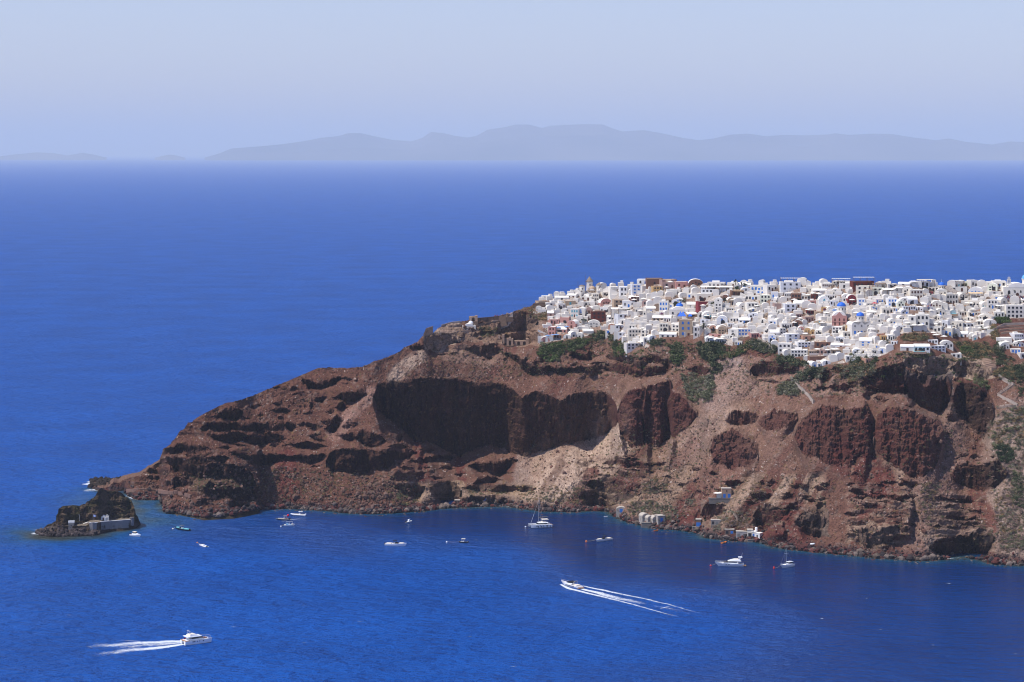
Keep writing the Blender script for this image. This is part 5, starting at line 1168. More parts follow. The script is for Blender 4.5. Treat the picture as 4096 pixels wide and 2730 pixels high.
def awning(cv, x0, x1, y, label, m=None, posts=4, hgt=2.8, dep=4.5, slats=False, dz=0.):
    a, b_ = cv(x0, y), cv(x1, y); p = ground((a[0]+b_[0])/2, a[1]); w = (b_[0]-a[0])*MPP(p); root = empty('pergola', (p[0], p[1]-1.5, p[2]+dz))
    b = MB()
    if slats:
        for i in range(9): b.box(-w/2+i*w/9, -w/2+(i+.75)*w/9, 0, dep, hgt, hgt+.12)
    else: b.add([(-w/2, 0, hgt-.35), (w/2, 0, hgt-.35), (w/2, dep, hgt+.25), (-w/2, dep, hgt+.25), (-w/2, 0, hgt-.25), (w/2, 0, hgt-.25), (w/2, dep, hgt+.35), (-w/2, dep, hgt+.35)], [[0,3,2,1],[4,5,6,7],[0,1,5,4],[1,2,6,5],[2,3,7,6],[3,0,4,7]])
    b.build('canopy', m or M_cloth, root)
    for i in range(posts):
        x = -w/2+.1+i*(w-.2)/(posts-1)
        for y_ in (.1, dep-.1): MB().tube([(x, y_, -3), (x, y_, hgt+(-.3 if y_ < 1 else .2))], .13, 5).build('post', M_wood, root)
    tag(root, label, 'awning'); return root
awning(c2, 300, 480, 330, 'long white awning in front of the low restaurant', hgt=2.6); awning(c2, 480, 680, 332, 'second long white awning beside the dark trees', hgt=2.6)
awning(c2, 690, 812, 382, 'tan awning over a restaurant terrace beside the date palm', plain('tan_canvas', (212, 184, 146), .9))
awning(c2, 1245, 1480, 228, 'pale slatted pergola on the roof of a tall white house', slats=True, hgt=2.6, dz=1.6); awning(c2, 1240, 1340, 300, 'white sloping awning below the roof pergola', hgt=2.4)
awning(c2, 1850, 2070, 222, 'flat pale pergola over a rooftop terrace on the skyline', slats=True, dz=1.); awning(c2, 2100, 2350, 215, 'long white rooftop pergola above the red brown front', slats=True, dz=2.)
awning(c3, 925, 1145, 325, 'brown timber pergola with pale slats on the skyline', plain('pale_reed_slats', (226, 212, 190), .9), slats=True, hgt=4.2, dep=7); awning(c3, 1360, 1550, 330, 'steel roof frame with a flat white top on the skyline', slats=True, dz=1.2)
awning(c3, 1610, 1800, 500, 'wide tan canopy over a railed terrace', plain('tan_canvas', (0, 0, 0)), dz=1.2, hgt=3); awning(c3, 200, 400, 450, 'brown pergola restaurant terrace above the blue arched church', plain('reed_roof', (150, 120, 100), .9), slats=True, dz=1.5)
awning(c3, 450, 640, 435, 'pale awning over a glazed terrace', hgt=2.5, dz=1.); awning(c3, 320, 500, 365, 'brown slatted pergola over an upper terrace', plain('reed_roof', (0, 0, 0)), slats=True, dz=1)
awning(c1, 1160, 1390, 555, 'white canvas canopy stretched over a terrace beside the dark red house', hgt=3.2, dep=6, dz=1.5)
# blue shade sails on the tan tower
tw = [l for l in LM if l[0] == 'the tan tower house'][0][3]
for dx_, lab in ((-2.6, 'bright blue triangular shade sail on the tan tower roof'), (2.8, 'smaller blue shade sail at the corner of the tan tower roof')):
    z = tw.location.z+12.6; x, y = tw.location.x+dx_, tw.location.y+2; s = 1 if dx_ < 0 else .5; b = MB()
    for q_ in (0, 1.6*s): b.add([(x-2.6*s+q_, y-1, z), (x+1.4*s+q_, y-1.4, z+.2), (x-.4*s+q_, y+1.5, z+3.2*s), (x-2.6*s+q_, y-1, z+.05), (x+1.4*s+q_, y-1.4, z+.25), (x-.4*s+q_, y+1.5, z+3.25*s)], [[0,1,2],[5,4,3],[0,3,4,1],[1,4,5,2],[2,5,3,0]])
    o = empty('shade_sail'); b.build('canopy', M_blue, o); MB().tube([(x-.2*s, y+1.6, z-1.2), (x-.2*s, y+1.6, z+3.4*s)], .07, 5).build('pole', M_metal, o); tag(o, lab, 'shade sail')
def pool(cv, x0, x1, y, label):
    a, b_ = cv(x0, y), cv(x1, y); p = ground((a[0]+b_[0])/2, a[1]); w = (b_[0]-a[0])*MPP(p); root = empty('swimming_pool', (p[0], p[1]-3.4, p[2]+.3))
    b = MB(); b.box(-w/2-.5, w/2+.5, -.5, 5.4, -1.4, -.02); b.build('basin', M_tanst, root); MB().box(-w/2, w/2, 0, 4.9, -.03, .04).build('water', M_pool, root); tag(root, label, 'pool')
pool(c3, 860, 1012, 1197, 'long turquoise pool in front of the white cave villa'); pool(c2, 1310, 1372, 965, 'small square turquoise pool below the plain white block'); pool(c3, 1350, 1435, 690, 'slim turquoise pool beside the cream terraces'); pool(c3, 1190, 1260, 890, 'round turquoise plunge pool below the white mansion')
def palm(cv, x, y, hpx, label):
    sx, sy = cv(x, y); p = ground(sx, sy); h = hpx; root = empty('palm_tree', tuple(p)); b = MB(); b.tube([(0, 0, -1), (.1, 0, h*.4), (.05, 0, h*.78)], .3, 8, .2); b.build('trunk', M_wood, root)
    r = np.random.default_rng(int(x)); b = MB(); R_ = h*.3
    for i in range(46):
        a = r.uniform(0, 6.28); el = r.uniform(-.5, 1.3); d = np.array((math.cos(a)*math.cos(el), math.sin(a)*math.cos(el), math.sin(el))); s = np.array((-math.sin(a), math.cos(a), 0)); c_ = np.array((.05, 0, h*.78)); L_ = R_*r.uniform(.75, 1.1)
        for t0, t1, w0, w1 in ((0, .35, .1, .22), (.35, .7, .22, .2), (.7, 1, .2, .02)):
            f = lambda t: c_+d*L_*t+np.array((0, 0, -.5*L_*t*t)); b.add([f(t0)-s*w0, f(t0)+s*w0, f(t1)+s*w1, f(t1)-s*w1], [[0, 1, 2, 3]])
    me = b.mesh('crown', M_leaf); a_ = me.attributes.new('Col', 'FLOAT_COLOR', 'POINT'); a_.data.foreach_set('color', np.tile((*(lin((74, 80, 48))*.8), 1.), len(me.vertices)).astype(np.float32)); obj('crown', me, root); tag(root, label, 'palm tree')
    LM.append((label.split(' beside')[0].replace('tall slender', 'the slender').replace('bushy', 'the bushy').replace('lone', 'the lone'), sx, sy-h*3, root))
palm(c2, 340, 925, 12.5, 'tall slender palm beside the tan tower house'); palm(c2, 712, 322, 7.5, 'bushy date palm beside the restaurant awnings'); palm(c3, 2205, 468, 6.5, 'lone palm beside the long white church')
def tree(cv, x, y, r, h, c, label, k=0):
    sx, sy = cv(x, y); p = ground(sx, sy); root = empty('tree', tuple(p)); b = MB(); b.tube([(0, 0, -1), (.15, 0, h*.4), (0, .1, h*.7)], .22, 6, .1); b.tube([(.1, 0, h*.35), (r*.5, 0, h*.7)], .1, 5, .04); b.build('trunk', M_wood, root)
    g_ = np.random.default_rng(int(x+y)); Vs, Fs = [], []; n0 = 0
    for j in range(5):
        v, f = BS[j]; o = np.array((g_.uniform(-.5, .5)*r, g_.uniform(-.4, .4)*r, h*.35+g_.uniform(0, .4)*h)); s = r*g_.uniform(.5, .75); Vs.append(v*(s, s, s*h/r*.42)+o); Fs.append(f+n0); n0 += len(v)
    V_ = np.concatenate(Vs); obj('crown', np_mesh('crown', V_, np.concatenate(Fs), M_leaf, np.tile(lin(c)*.7, (len(V_), 1))*np.random.default_rng(1).uniform(.7, 1.3, (len(V_), 1))), root); tag(root, label, 'tree')
for a in ((c1,875,650,2.6,4.4,(84,90,66),'grey green olive tree on the terrace beside the dark red house'),(c1,945,640,1.9,3.6,(70,84,56),'smaller dark tree between the olive and the dark red house'),(c1,1850,480,3.6,4.4,(62,72,46),'wide dark tree beside the white and blue house'),(c1,1910,440,3.,4,(76,82,54),'leafy tree uphill of the small blue dome'),
          (c1,2225,470,2.4,4,(66,82,50),'round green tree beside the tall white house'),(c2,720,345,2.6,4,(62,76,44),'dark bushy tree under the date palm'),(c2,780,305,.8,4.6,(70,74,50),'thin cypress beside the date palm'),(c2,825,315,1.8,4,(50,64,40),'dark green tree on the skyline beside the cypress'),
          (c2,1465,490,1.5,4,(52,60,44),'narrow dark tree beside the dark brown house front'),(c2,580,500,1.6,4.6,(58,70,46),'dark tree in the gap beside the tall white house'),(c2,450,540,2.,3.,(66,78,52),'round bush tree below the tall white house'),(c2,1185,1040,2.,3.4,(70,78,54),'olive tree at the foot of the stepped ridge'),
          (c3,1025,375,1.6,2.8,(60,72,50),'small tree below the timber pergola'),(c3,500,1130,2.2,4.4,(92,90,68),'dusty tree below the yellow ochre house'),(c3,1785,920,1.5,2.6,(70,82,52),'spiky garden tree behind two parasols'),(c3,2010,1200,2.4,4.,(150,150,130),'pale flowering oleander beside the far terrace'),
          (c2,1765,575,1.5,1.6,(140,40,120),'magenta bougainvillea beside the ochre house'),(c2,1730,610,1.3,1.2,(150,40,110),'second lower magenta bougainvillea on the stair'),(c1,1690,560,1.5,2.6,(150,50,140),'purple bougainvillea on a cream terrace'),(c3,1775,990,2.6,1.4,(140,40,110),'low magenta flower hedge under the parasols'),
          (c4,610,60,1.6,2.,(66,74,46),'dark shrub tree on the tuff cliff edge'),(c3,2130,470,2.,2.6,(110,90,74),'brown leaved tree below the long white church')): tree(*a)
# visitors on the church square, too many and too small to count
PB = MB(); g_ = np.random.default_rng(5); crowd_cols = [plain('cloth_dark', (50, 52, 60)), plain('cloth_pale', (214, 206, 200)), plain('cloth_blue', (84, 104, 150)), plain('cloth_red', (170, 84, 74))]
def figure(b, x, y, z):
    b.mi = int(g_.integers(4)); s = g_.uniform(.9, 1.05)
    rg = lambda zz, rx, ry, ox=0: [(x+ox+rx*math.cos(t), y+ry*math.sin(t), z+zz*s) for t in np.linspace(0, 2*math.pi, 7)[:-1]]
    b.loft([rg(0, .07, .09, -.08), rg(.45, .09, .1, -.08), rg(.85, .17, .12), rg(1.2, .15, .11), rg(1.42, .22, .12), rg(1.48, .07, .07), rg(1.55, .1, .1), rg(1.68, .1, .11), rg(1.76, .04, .04)])
    b.loft([rg(0, .07, .09, .1), rg(.45, .09, .1, .1), rg(.84, .1, .1, .08)]); b.loft([rg(1.4, .06, .06, .24), rg(1.1, .05, .05, .28), rg(.8, .04, .04, .26)]); b.loft([rg(1.4, .06, .06, -.24), rg(1.1, .05, .05, -.28), rg(.8, .04, .04, -.26)])
for k in range(95):
    x, y = g_.uniform(2080, 2350), g_.uniform(485, 520); p = ground(*c3(x, y)); figure(PB, p[0], p[1]-1.4, p[2]+.5)
for k in range(28):
    x, y = g_.uniform(1040, 1110), g_.uniform(590, 660); p = ground(*c3(x, y)); figure(PB, p[0], p[1]-2, p[2]+.6)
for k in range(24):
    x = g_.uniform(1360, 1500); p = ground(*c8(x, 158)); figure(PB, p[0], p[1]-.5, p[2]+.4)
tag(PB.build('visitor_crowd', crowd_cols), 'crowd of visitors in summer clothes on the church square and terraces', kind='stuff')
relate()
# ---------------------------------------------------------------- boats
G_wht = plain('white_gelcoat', (238, 240, 243), .25, .5, .02); G_nvy = plain('dark_blue_gelcoat', (34, 44, 62), .25, .5, .05); G_gry = plain('light_grey_deck', (206, 202, 196), .6, .3, .06)
G_glass = plain('tinted_glass', (22, 26, 34), .12, .6, .05); G_teak = plain('teak_deck', (176, 132, 92), .7, .2, .12); G_org = plain('orange_hull_paint', (226, 120, 30), .4, .4, .06); G_red = plain('red_buoy_plastic', (212, 52, 30), .4, .4, .05)
G_cush = plain('cream_cushion', (226, 216, 200), .9, .1, .04); G_blk = plain('black_canvas', (30, 30, 36), .8, .2, .05); G_anti = plain('dark_bottom_paint', (30, 34, 48), .6, .2, .05); G_rub = plain('grey_inflatable_tube', (88, 92, 102), .6, .3, .05)
G_bl = plain('pale_blue_paint', (140, 180, 206), .5, .3, .05); G_rope = plain('mooring_rope', (190, 176, 150), .9, .1, .05); G_tk = plain('teal_cushion', (110, 180, 190), .8, .2, .04); G_fld = plain('orange_cushion', (214, 130, 86), .8, .2, .04)
def hull(L, B, fs, fb, root, mat=None, rake=.12, full=.55, name='hull', y0=0., deck=None, band=None, draft=.5, stern=.9, dk=-.12):
    """lofted hull from stern (x=0) to bow (x=L): sheer rises from fs to fb; open deck laid inside"""
    n = 15; secs = []; bs = MB(); ds = []
    for i in range(n):
        t = i/(n-1); hb = B/2*(stern+(1-stern)*min(1, t/.3))*(1-max(0, (t-full)/(1-full))**2.1); hb = max(hb, .03); z = fs+(fb-fs)*t**1.6
        xw = L*(1-rake)*t; xt = L*t; xm = (xw+xt)/2
        secs.append([(xw*.99, y0+.01, -draft), (xw, y0+hb*.72, -.05), (xm, y0+hb*.93, z*.5), (xt, y0+hb, z), (xt, y0+hb*.9, z), (xt, y0+hb*.88, z+dk), (xt, y0-hb*.88, z+dk), (xt, y0-hb*.9, z), (xt, y0-hb, z), (xm, y0-hb*.93, z*.5), (xw, y0-hb*.72, -.05), (xw*.99, y0-.01, -draft)])
    o = MB().loft(secs).build(name, mat or G_wht, root)
    dkm = MB(); dkm.loft([[s[5], s[6], (s[6][0], s[6][1], s[6][2]+.03), (s[5][0], s[5][1], s[5][2]+.03)] for s in secs[:-1]]); dkm.build('deck', deck or G_gry, root)
    bm_ = MB()
    for sg in (0, 1): bm_.loft([[(p[0], p[1]+(.015 if sg == 0 else -.015), p[2]) for p in ((s[1], s[2], s[2], s[1]) if sg == 0 else (s[10], s[9], s[9], s[10]))] if False else
        [((s[1] if sg == 0 else s[10])[0], (s[1] if sg == 0 else s[10])[1]+(.03 if sg == 0 else -.03), -.02), ((s[1] if sg == 0 else s[10])[0], (s[1] if sg == 0 else s[10])[1]+(.035 if sg == 0 else -.035), .12), ((s[1] if sg == 0 else s[10])[0], (s[1] if sg == 0 else s[10])[1], .12), ((s[1] if sg == 0 else s[10])[0], (s[1] if sg == 0 else s[10])[1], -.02)] for s in secs])
    bm_.build('waterline', band or G_anti, root); return o
def rail(root, L, B, x0, x1, z0, z1, h=.7, full=.55):
    b = MB()
    for s in (1, -1):
        pts = []
        for t in np.linspace(x0, x1, 7):
            hb = B/2*(1-max(0, (t-full)/(1-full))**2.1)*.9; z = z0+(z1-z0)*t**1.6; pts.append((L*t, s*hb, z+h)); b.tube([(L*t, s*hb, z), (L*t, s*hb, z+h)], .035, 5)
        b.tube(pts, .035, 5)
    b.build('rail', M_metal, root)
def cabin(root, name, mat, x0, x1, w, z0, z1, f0=.3, f1=.15, ty=.85, y0=0.):
    dx = x1-x0; b = MB(); v = []
    for z, a, c_, k in ((z0, 0, 0, 1), (z1, f1, f0, ty)):
        xa, xb = x0+a*dx, x1-c_*dx; v += [(xa, y0-w/2*k, z), (xb, y0-w/2*k*.86, z), (xb, y0+w/2*k*.86, z), (xa, y0+w/2*k, z)]
    b.add(v, [[0,3,2,1],[4,5,6,7],[0,1,5,4],[1,2,6,5],[2,3,7,6],[3,0,4,7]]); return b.build(name, mat, root)
def boat(stern, bow, name, label, cat='boat'):
    a, b = np.array(sea(*stern)), np.array(sea(*bow)); d = b-a; o = empty(name, (a[0], a[1], 0), math.atan2(d[1], d[0])); tag(o, label, cat); return o, float(np.hypot(d[0], d[1]))
# power catamaran under way
r, L = boat((731, 2578), (833, 2566), 'motor_catamaran', 'white power catamaran with flybridge trailing a broad wake', 'catamaran'); L = max(L, 13.5)
for s in (1, -1): hull(L, 2., 1.7, 2.1, r, y0=s*2., rake=.04, full=.5, draft=.4)
cabin(r, 'bridge_deck', G_wht, .8, L*.93, 4.4, .8, 1.98, .05, 0, 1); cabin(r, 'cabin', G_wht, 2.6, L*.72, 5., 2., 2.5, .1, 0, .97); cabin(r, 'windscreen', G_glass, 3.4, L*.705, 4.9, 2.45, 3.25, .16, 0, .93)
cabin(r, 'roof', G_wht, 1.2, L*.64, 5.2, 3.25, 3.5, .04, 0, .97); cabin(r, 'flybridge', G_wht, 2.6, L*.56, 4.2, 3.5, 4.2, .3, .05, .9); cabin(r, 'seat', G_cush, 3.2, 5.4, 2.8, 4.1, 4.5, 0, 0, .9)
b = MB(); b.tube([(2.9, 1.3, 3.5), (2.7, 1.3, 5.8)], .09); b.tube([(2.9, -1.3, 3.5), (2.7, -1.3, 5.8)], .09); b.tube([(2.7, 1.3, 5.8), (2.7, -1.3, 5.8)], .09); b.box(2.4, 3., -.3, .3, 5.85, 6.15); b.tube([(5.2, .5, 4.2), (3.6, .5, 5.6)], .06); b.build('radar_arch', M_metal, r)
b = MB(); b.box(.2, 2.4, -2.4, 2.4, 1.5, 1.9); b.build('aft_deck', G_teak, r); rail(r, L, 5.6, .5, .99, 2., 2.1, .8, .9); MB().box(L*.74, L*.84, -1.2, 1., 2.02, 2.3).build('sunpad', plain('brown_sunpad', (120, 70, 56), .9), r)
b = MB()
for x0, x1, z in ((3.4, 4.8, 1.1), (5.6, 6., 1.2), (6.7, 7.1, 1.2), (8.6, 9., 1.2)): b.box(x0, x1, -3.03, -2.94, z, z+.35)
b.build('porthole', G_glass, r); MB().box(.3, 1.2, -.6, -.5, 2.4, 3.).build('ensign', plain('red_flag', (170, 40, 50), .9), r)
# express cruiser under way
r, L = boat((2322, 2355), (2245, 2337), 'motor_yacht', 'grey white express cruiser with black canopy speeding toward the headland point', 'motor yacht')
hull(L, 4., 1.15, 2., r, rake=.14, full=.42, deck=G_gry); cabin(r, 'cabin', G_wht, L*.36, L*.8, 2.8, 1.4, 2.1, .45, 0, .8); cabin(r, 'windscreen', G_glass, L*.42, L*.68, 2.7, 2.05, 2.75, .5, .05, .8); cabin(r, 'canopy', G_blk, L*.3, L*.56, 3., 2.72, 2.95, .2, .05, .85)
cabin(r, 'seat', G_cush, L*.1, L*.28, 2.8, 1.2, 1.7, .05, .05, .9); MB().box(-.9, 1., -1.7, 1.7, .35, .55).build('swim_platform', G_teak, r); rail(r, L, 4., .55, .98, 1.2, 2., .6, .42)
b = MB(); b.tube([(L*.28, 1.3, 1.3), (L*.25, 1., 3.3)], .1); b.tube([(L*.28, -1.3, 1.3), (L*.25, -1., 3.3)], .1); b.tube([(L*.25, 1., 3.3), (L*.25, -1., 3.3)], .1); b.build('radar_arch', G_gry, r); MB().box(L*.2, L*.8, -1.98, -1.9, .95, 1.12).build('hull_stripe', G_nvy, r)
b = MB(); b.box(L*.2, L*.62, 1.9, 2.03, .8, 1.05); b.build('hull_stripe', G_nvy, r)
# flybridge yacht at a red buoy
r, L = boat((2976, 2264), (2868, 2263), 'motor_yacht', 'large white flybridge motor yacht moored to a red buoy', 'motor yacht'); L = max(L, 15.5)
hull(L, 4.6, 1.35, 2.2, r, rake=.13, full=.4); cabin(r, 'cabin', G_wht, L*.2, L*.76, 3.8, 1.5, 2.1, .2, 0, .92); cabin(r, 'windscreen', G_glass, L*.24, L*.70, 3.7, 2.05, 2.75, .34, .02, .86); cabin(r, 'roof', G_wht, L*.1, L*.56, 3.8, 2.75, 2.98, .1, 0, .95)
cabin(r, 'flybridge', G_wht, L*.12, L*.52, 3.4, 2.98, 3.6, .32, .02, .92); cabin(r, 'seat', G_cush, L*.2, L*.36, 2.2, 3.5, 3.85, 0, 0, .9); b = MB()
for s in (1, -1): b.tube([(L*.2, s*1.4, 3.), (L*.1, s*1.3, 4.7)], .14)
b.box(L*.06, L*.2, -1.5, 1.5, 4.65, 4.85); b.build('hardtop', G_wht, r); b = MB(); b.tube([(L*.09, .8, 4.8), (L*.05, .8, 7.2)], .03, 4); b.tube([(L*.09, -.8, 4.8), (L*.06, -.8, 6.6)], .03, 4); b.build('aerial', M_metal, r)
MB().box(-1.1, .9, -2., 2., .35, .6).build('swim_platform', G_teak, r); rail(r, L, 4.6, .45, .98, 1.5, 2.2, .6, .4); b = MB()
for s in (1, -1):
    for x0, x1 in ((.3, .36), (.5, .54), (.6, .63)): b.box(L*x0, L*x1, s*2.06-.12, s*2.06+.12, .95, 1.25)
b.build('porthole', G_glass, r)
# motor sailer
r, L = boat((3173, 2264), (3122, 2273), 'sailing_boat', 'small white motor sailer with one tall mast moored to a red cone buoy', 'sailing boat'); L = max(L, 10)
hull(L, 3.5, 1.2, 1.8, r, rake=.16, full=.42, stern=.75, band=G_bl, deck=G_gry); cabin(r, 'cabin', G_wht, L*.36, L*.7, 2.2, 1.2, 1.75, .12, .02, .9); cabin(r, 'wheelhouse', G_wht, L*.16, L*.42, 2.3, 1.2, 1.9, .05, .05, .95); cabin(r, 'windscreen', G_glass, L*.17, L*.415, 2.25, 1.9, 2.65, .08, .05, .95); cabin(r, 'roof', G_wht, L*.12, L*.44, 2.5, 2.65, 2.8, .04, .02, .95)
b = MB(); b.tube([(L*.56, 0, 1.4), (L*.56, 0, 10.2)], .11, 8, .07); b.tube([(L*.56, -1., 7.2), (L*.56, 1., 7.2)], .05, 5); b.build('mast', M_metal, r); b = MB(); b.tube([(L*.56, 0, 10), (L*.99, 0, 1.9)], .02, 4); b.tube([(L*.56, 0, 10), (.2, 0, 1.4)], .02, 4)
for s in (1, -1): b.tube([(L*.56, 0, 9.6), (L*.56, s, 7.2), (L*.54, s*1.6, 1.3)], .02, 4)
b.build('rigging', M_metal, r); rail(r, L, 3.5, .04, .98, 1.2, 1.8, .6, .42)
# sailing catamaran
r, L = boat((2203, 2106), (2121, 2109.5), 'sailing_catamaran', 'big white sailing catamaran with tall bare mast anchored close to the beach', 'catamaran'); L = max(L, 13.)
for s in (1, -1):
    o_ = hull(L, 1.7, 1.75, 1.95, r, y0=-3+3*1.+s*2.6, rake=.02, full=.5, draft=.5); b = MB()
    for x0, x1 in ((.2, .29), (.41, .44), (.54, .57), (.66, .76)): b.box(L*x0, L*x1, s*2.6+s*.80, s*2.6+s*.87, .95, 1.3)
    b.build('porthole', G_glass, r)
cabin(r, 'bridge_deck', G_wht, .9, L*.66, 5.2, .9, 1.86, 0, 0, 1); MB().box(L*.66, L*.95, -1.8, 1.8, 1.55, 1.62).build('trampoline', plain('trampoline_net', (150, 150, 152), .9), r)
cabin(r, 'windscreen', G_glass, 2.8, L*.66, 4.6, 1.86, 2.6, .16, 0, .93); cabin(r, 'roof', G_wht, 2.4, L*.62, 4.8, 2.6, 2.95, .22, 0, .88); cabin(r, 'seat', G_cush, 3., 5.4, 2.6, 2.95, 3.4, 0, 0, .95)
b = MB(); 
for x in (2.2, 5.4):
    for s in (1, -1): b.tube([(x, s*1.5, 2.9), (x, s*1.5, 4.5)], .05, 5)
b.build('bimini_frame', M_metal, r); cabin(r, 'bimini', G_cush, 1.7, 5.7, 3.6, 4.5, 4.62, .03, .03, .95)
b = MB(); b.tube([(L*.57, 0, 2.6), (L*.55, 0, 17.4)], .17, 8, .09); b.build('mast', plain('grey_alloy_spar', (150, 152, 162), .4, .5), r); b = MB(); b.tube([(L*.56, 0, 5.4), (1.8, 0, 5.9)], .11, 6); b.tube([(L*.56, 0, 5.7), (1.9, 0, 6.15)], .2, 6, .14); b.build('boom', plain('sail_cover', (120, 116, 112), .9), r)
b = MB(); b.tube([(L*.55, 0, 16.5), (L*.96, 0, 1.7)], .03, 4); b.tube([(L*.96, 0, 1.7), (L*.78, 0, 8)], .09, 5)
for s in (1, -1): b.tube([(L*.55, 0, 16.5), (L*.4, s*3.2, 1.8)], .02, 4)
b.build('rigging', M_metal, r); MB().box(-.9, .1, -2., 2., 1., 1.3).build('swim_platform', G_teak, r); b = MB()
for t in (.1, .25, .4, .52, .65): b.tube([(L*t, 3.52, 1.2), (L*t, 3.52, .3)], .16, 6)
b.build('fender', G_nvy, r); b = MB(); b.tube([(L*.97, 2.6, 1.6), (L*.97, -2.6, 1.6)], .1, 6); b.build('crossbeam', M_metal, r)
# inflatables
def rib(stern, bow, tube, label, top, Lm=8.):
    r, L = boat(stern, bow, 'inflatable_boat', label, 'inflatable boat'); L = max(L, Lm); B = 2.5
    hull(L*.94, 1.9, .55, .9, r, mat=tube, rake=.12, full=.5); b = MB()
    pts = [(-.2, B/2, .6), (L*.5, B/2, .7), (L*.8, B*.36, .85), (L, .05, 1.)]; b.tube(pts, .3, 8, .26); b.tube([(x, -y, z) for x, y, z in pts], .3, 8, .26); b.build('tube', tube, r)
    b = MB()
    for i in range(5): b.box(L*(.45+.08*i), L*(.45+.08*i)+.4, -.8, .8, .7, 1.15)
    for i in range(3): b.box(L*(.1+.08*i), L*(.1+.08*i)+.4, -.8, .8, .7, 1.15)
    b.build('seat', G_cush, r); MB().box(L*.34, L*.42, -.5, .5, .7, 1.6).build('console', G_wht, r); b = MB(); b.box(-.5, .1, -.7, .7, .5, 1.4); b.build('outboard', G_wht if tube is G_wht else G_blk, r); b = MB()
    for s in (1, -1): b.tube([(L*.38, s*.6, 1.2), (L*.36, s*.6, 2.5)], .05, 5); b.tube([(L*.2, s*.6, .8), (L*.24, s*.6, 2.5)], .05, 5)
    b.build('frame', M_metal, r); cabin(r, 'sunshade', top, L*.18, L*.46, 1.8, 2.5, 2.6, .03, .03, .95); return r, L
r, L = rib((1158, 2081), (1103, 2080), G_rub, 'grey inflatable with white seats and a red ball turning near the shore', plain('grey_canvas', (150, 140, 134), .9))
b = MB(); b.lathe([(.05, -.75), (.55, -.5), (.75, 0), (.55, .5), (.05, .75)], 0, 0, 12); o = b.build('towing_ball', plain('red_ball', (220, 20, 50), .5), r, True); o.location = (L*.1, 0, 2.9)
rib((1221, 2064), (1163, 2062), G_wht, 'white inflatable with rows of white seats nearest the rocky beach', G_wht)
# open boats
def dayboat(stern, bow, label, Lm, mat, deck, top=None, topz=2., tw_=(.3, .6), name='motor_boat', B=None, fs=.9, fb=1.3, cush=None, glass=True, full=.5, arch=False, out=True):
    r, L = boat(stern, bow, name, label, 'motor boat'); L = max(L, Lm); B = B or L*.31
    hull(L, B, fs, fb, r, mat=mat, rake=.08, full=full, deck=deck)
    cabin(r, 'console', G_wht, L*.42, L*.58, B*.5, fs*.9, fs+.7, .2, 0, .85)
    if glass: cabin(r, 'windscreen', G_glass, L*.47, L*.62, B*.62, fs+.25, fs+.85, .5, .1, .85)
    if cush: cabin(r, 'sunpad', cush, L*.66, L*.88, B*.55, fb*.9, fb+.1, .1, 0, .8); cabin(r, 'seat', cush, L*.08, L*.3, B*.7, fs*.85, fs+.3, 0, 0, .92)
    if top is not None:
        cabin(r, 'hardtop', top, L*tw_[0], L*tw_[1], B*.78, fs+topz-.12, fs+topz, .06, .04, .92); b = MB()
        for s in (1, -1): b.tube([(L*(tw_[0]+.05), s*B*.34, fs*.8), (L*(tw_[0]+.08), s*B*.33, fs+topz-.1)], .06, 5); b.tube([(L*(tw_[1]-.02), s*B*.34, fs*.8), (L*(tw_[1]-.06), s*B*.33, fs+topz-.1)], .06, 5)
        b.build('frame', M_metal if top is not G_blk else G_blk, r)
    if out: MB().box(-.5, .05, -.35, .35, .2, fs+.35).build('outboard', G_blk, r)
    return r, L
dayboat((1541, 2182), (1627, 2185), 'white open day boat with dark windscreen frame and black arch', 12., G_wht, G_gry, G_blk, 1.9, (.36, .54), B=3.6, fs=1.3, fb=1.8, cush=G_cush)
dayboat((2446, 2158), (2383, 2168), 'white day boat with orange cushions on an orange buoy', 9.5, G_wht, G_gry, G_blk, 1.8, (.36, .56), B=3., fs=1., fb=1.5, cush=G_cush)
MB().box(1., 2.6, -.9, .9, 1.34, 1.42).build('cushion', G_fld, r)
dayboat((757, 2124), (699, 2115), 'dark hulled tender with a teal foredeck and grey hardtop', 11., G_nvy, G_tk, G_rub, 1.8, (.4, .6), B=3.2, fs=.95, fb=1.3, cush=G_tk)
dayboat((1871, 2171), (1838, 2171), 'little dark boat under a pale canopy with a long mooring line', 5.2, G_nvy, G_gry, G_cush, 1.7, (.25, .7), B=2., fs=.6, fb=.9, glass=False)
r, L = dayboat((1134, 2104), (1178, 2104), 'pale blue and white fishing boat with a tubular awning frame', 6.8, G_wht, G_bl, None, B=2.4, fs=.6, fb=1.2, cush=G_cush, glass=False)
cabin(r, 'wheelhouse', G_bl, L*.2, L*.42, 1.5, .6, 1.7, .05, .05, .95); b = MB()
for x in (.22, .5, .78):
    for s in (1, -1): b.tube([(L*x, s*.9, .7), (L*x, s*.8, 2.6)], .04, 5)
for s in (1, -1): b.tube([(L*.2, s*.8, 2.6), (L*.8, s*.8, 2.6)], .05, 5)
b.build('awning_frame', M_metal, r)
r, L = dayboat((523, 2143), (563, 2148), 'white cabin cruiser lying beside the chapel islet', 7.4, G_wht, G_wht, None, B=2.7, fs=1.1, fb=1.5, full=.45); cabin(r, 'cabin', G_wht, L*.25, L*.8, 2.2, 1.1, 1.8, .4, .02, .85); cabin(r, 'hardtop', G_cush, L*.25, L*.55, 2., 2.5, 2.65, .1, .05, .9); cabin(r, 'side_window', G_glass, L*.28, L*.58, 2., 1.8, 2.5, .25, .05, .92)
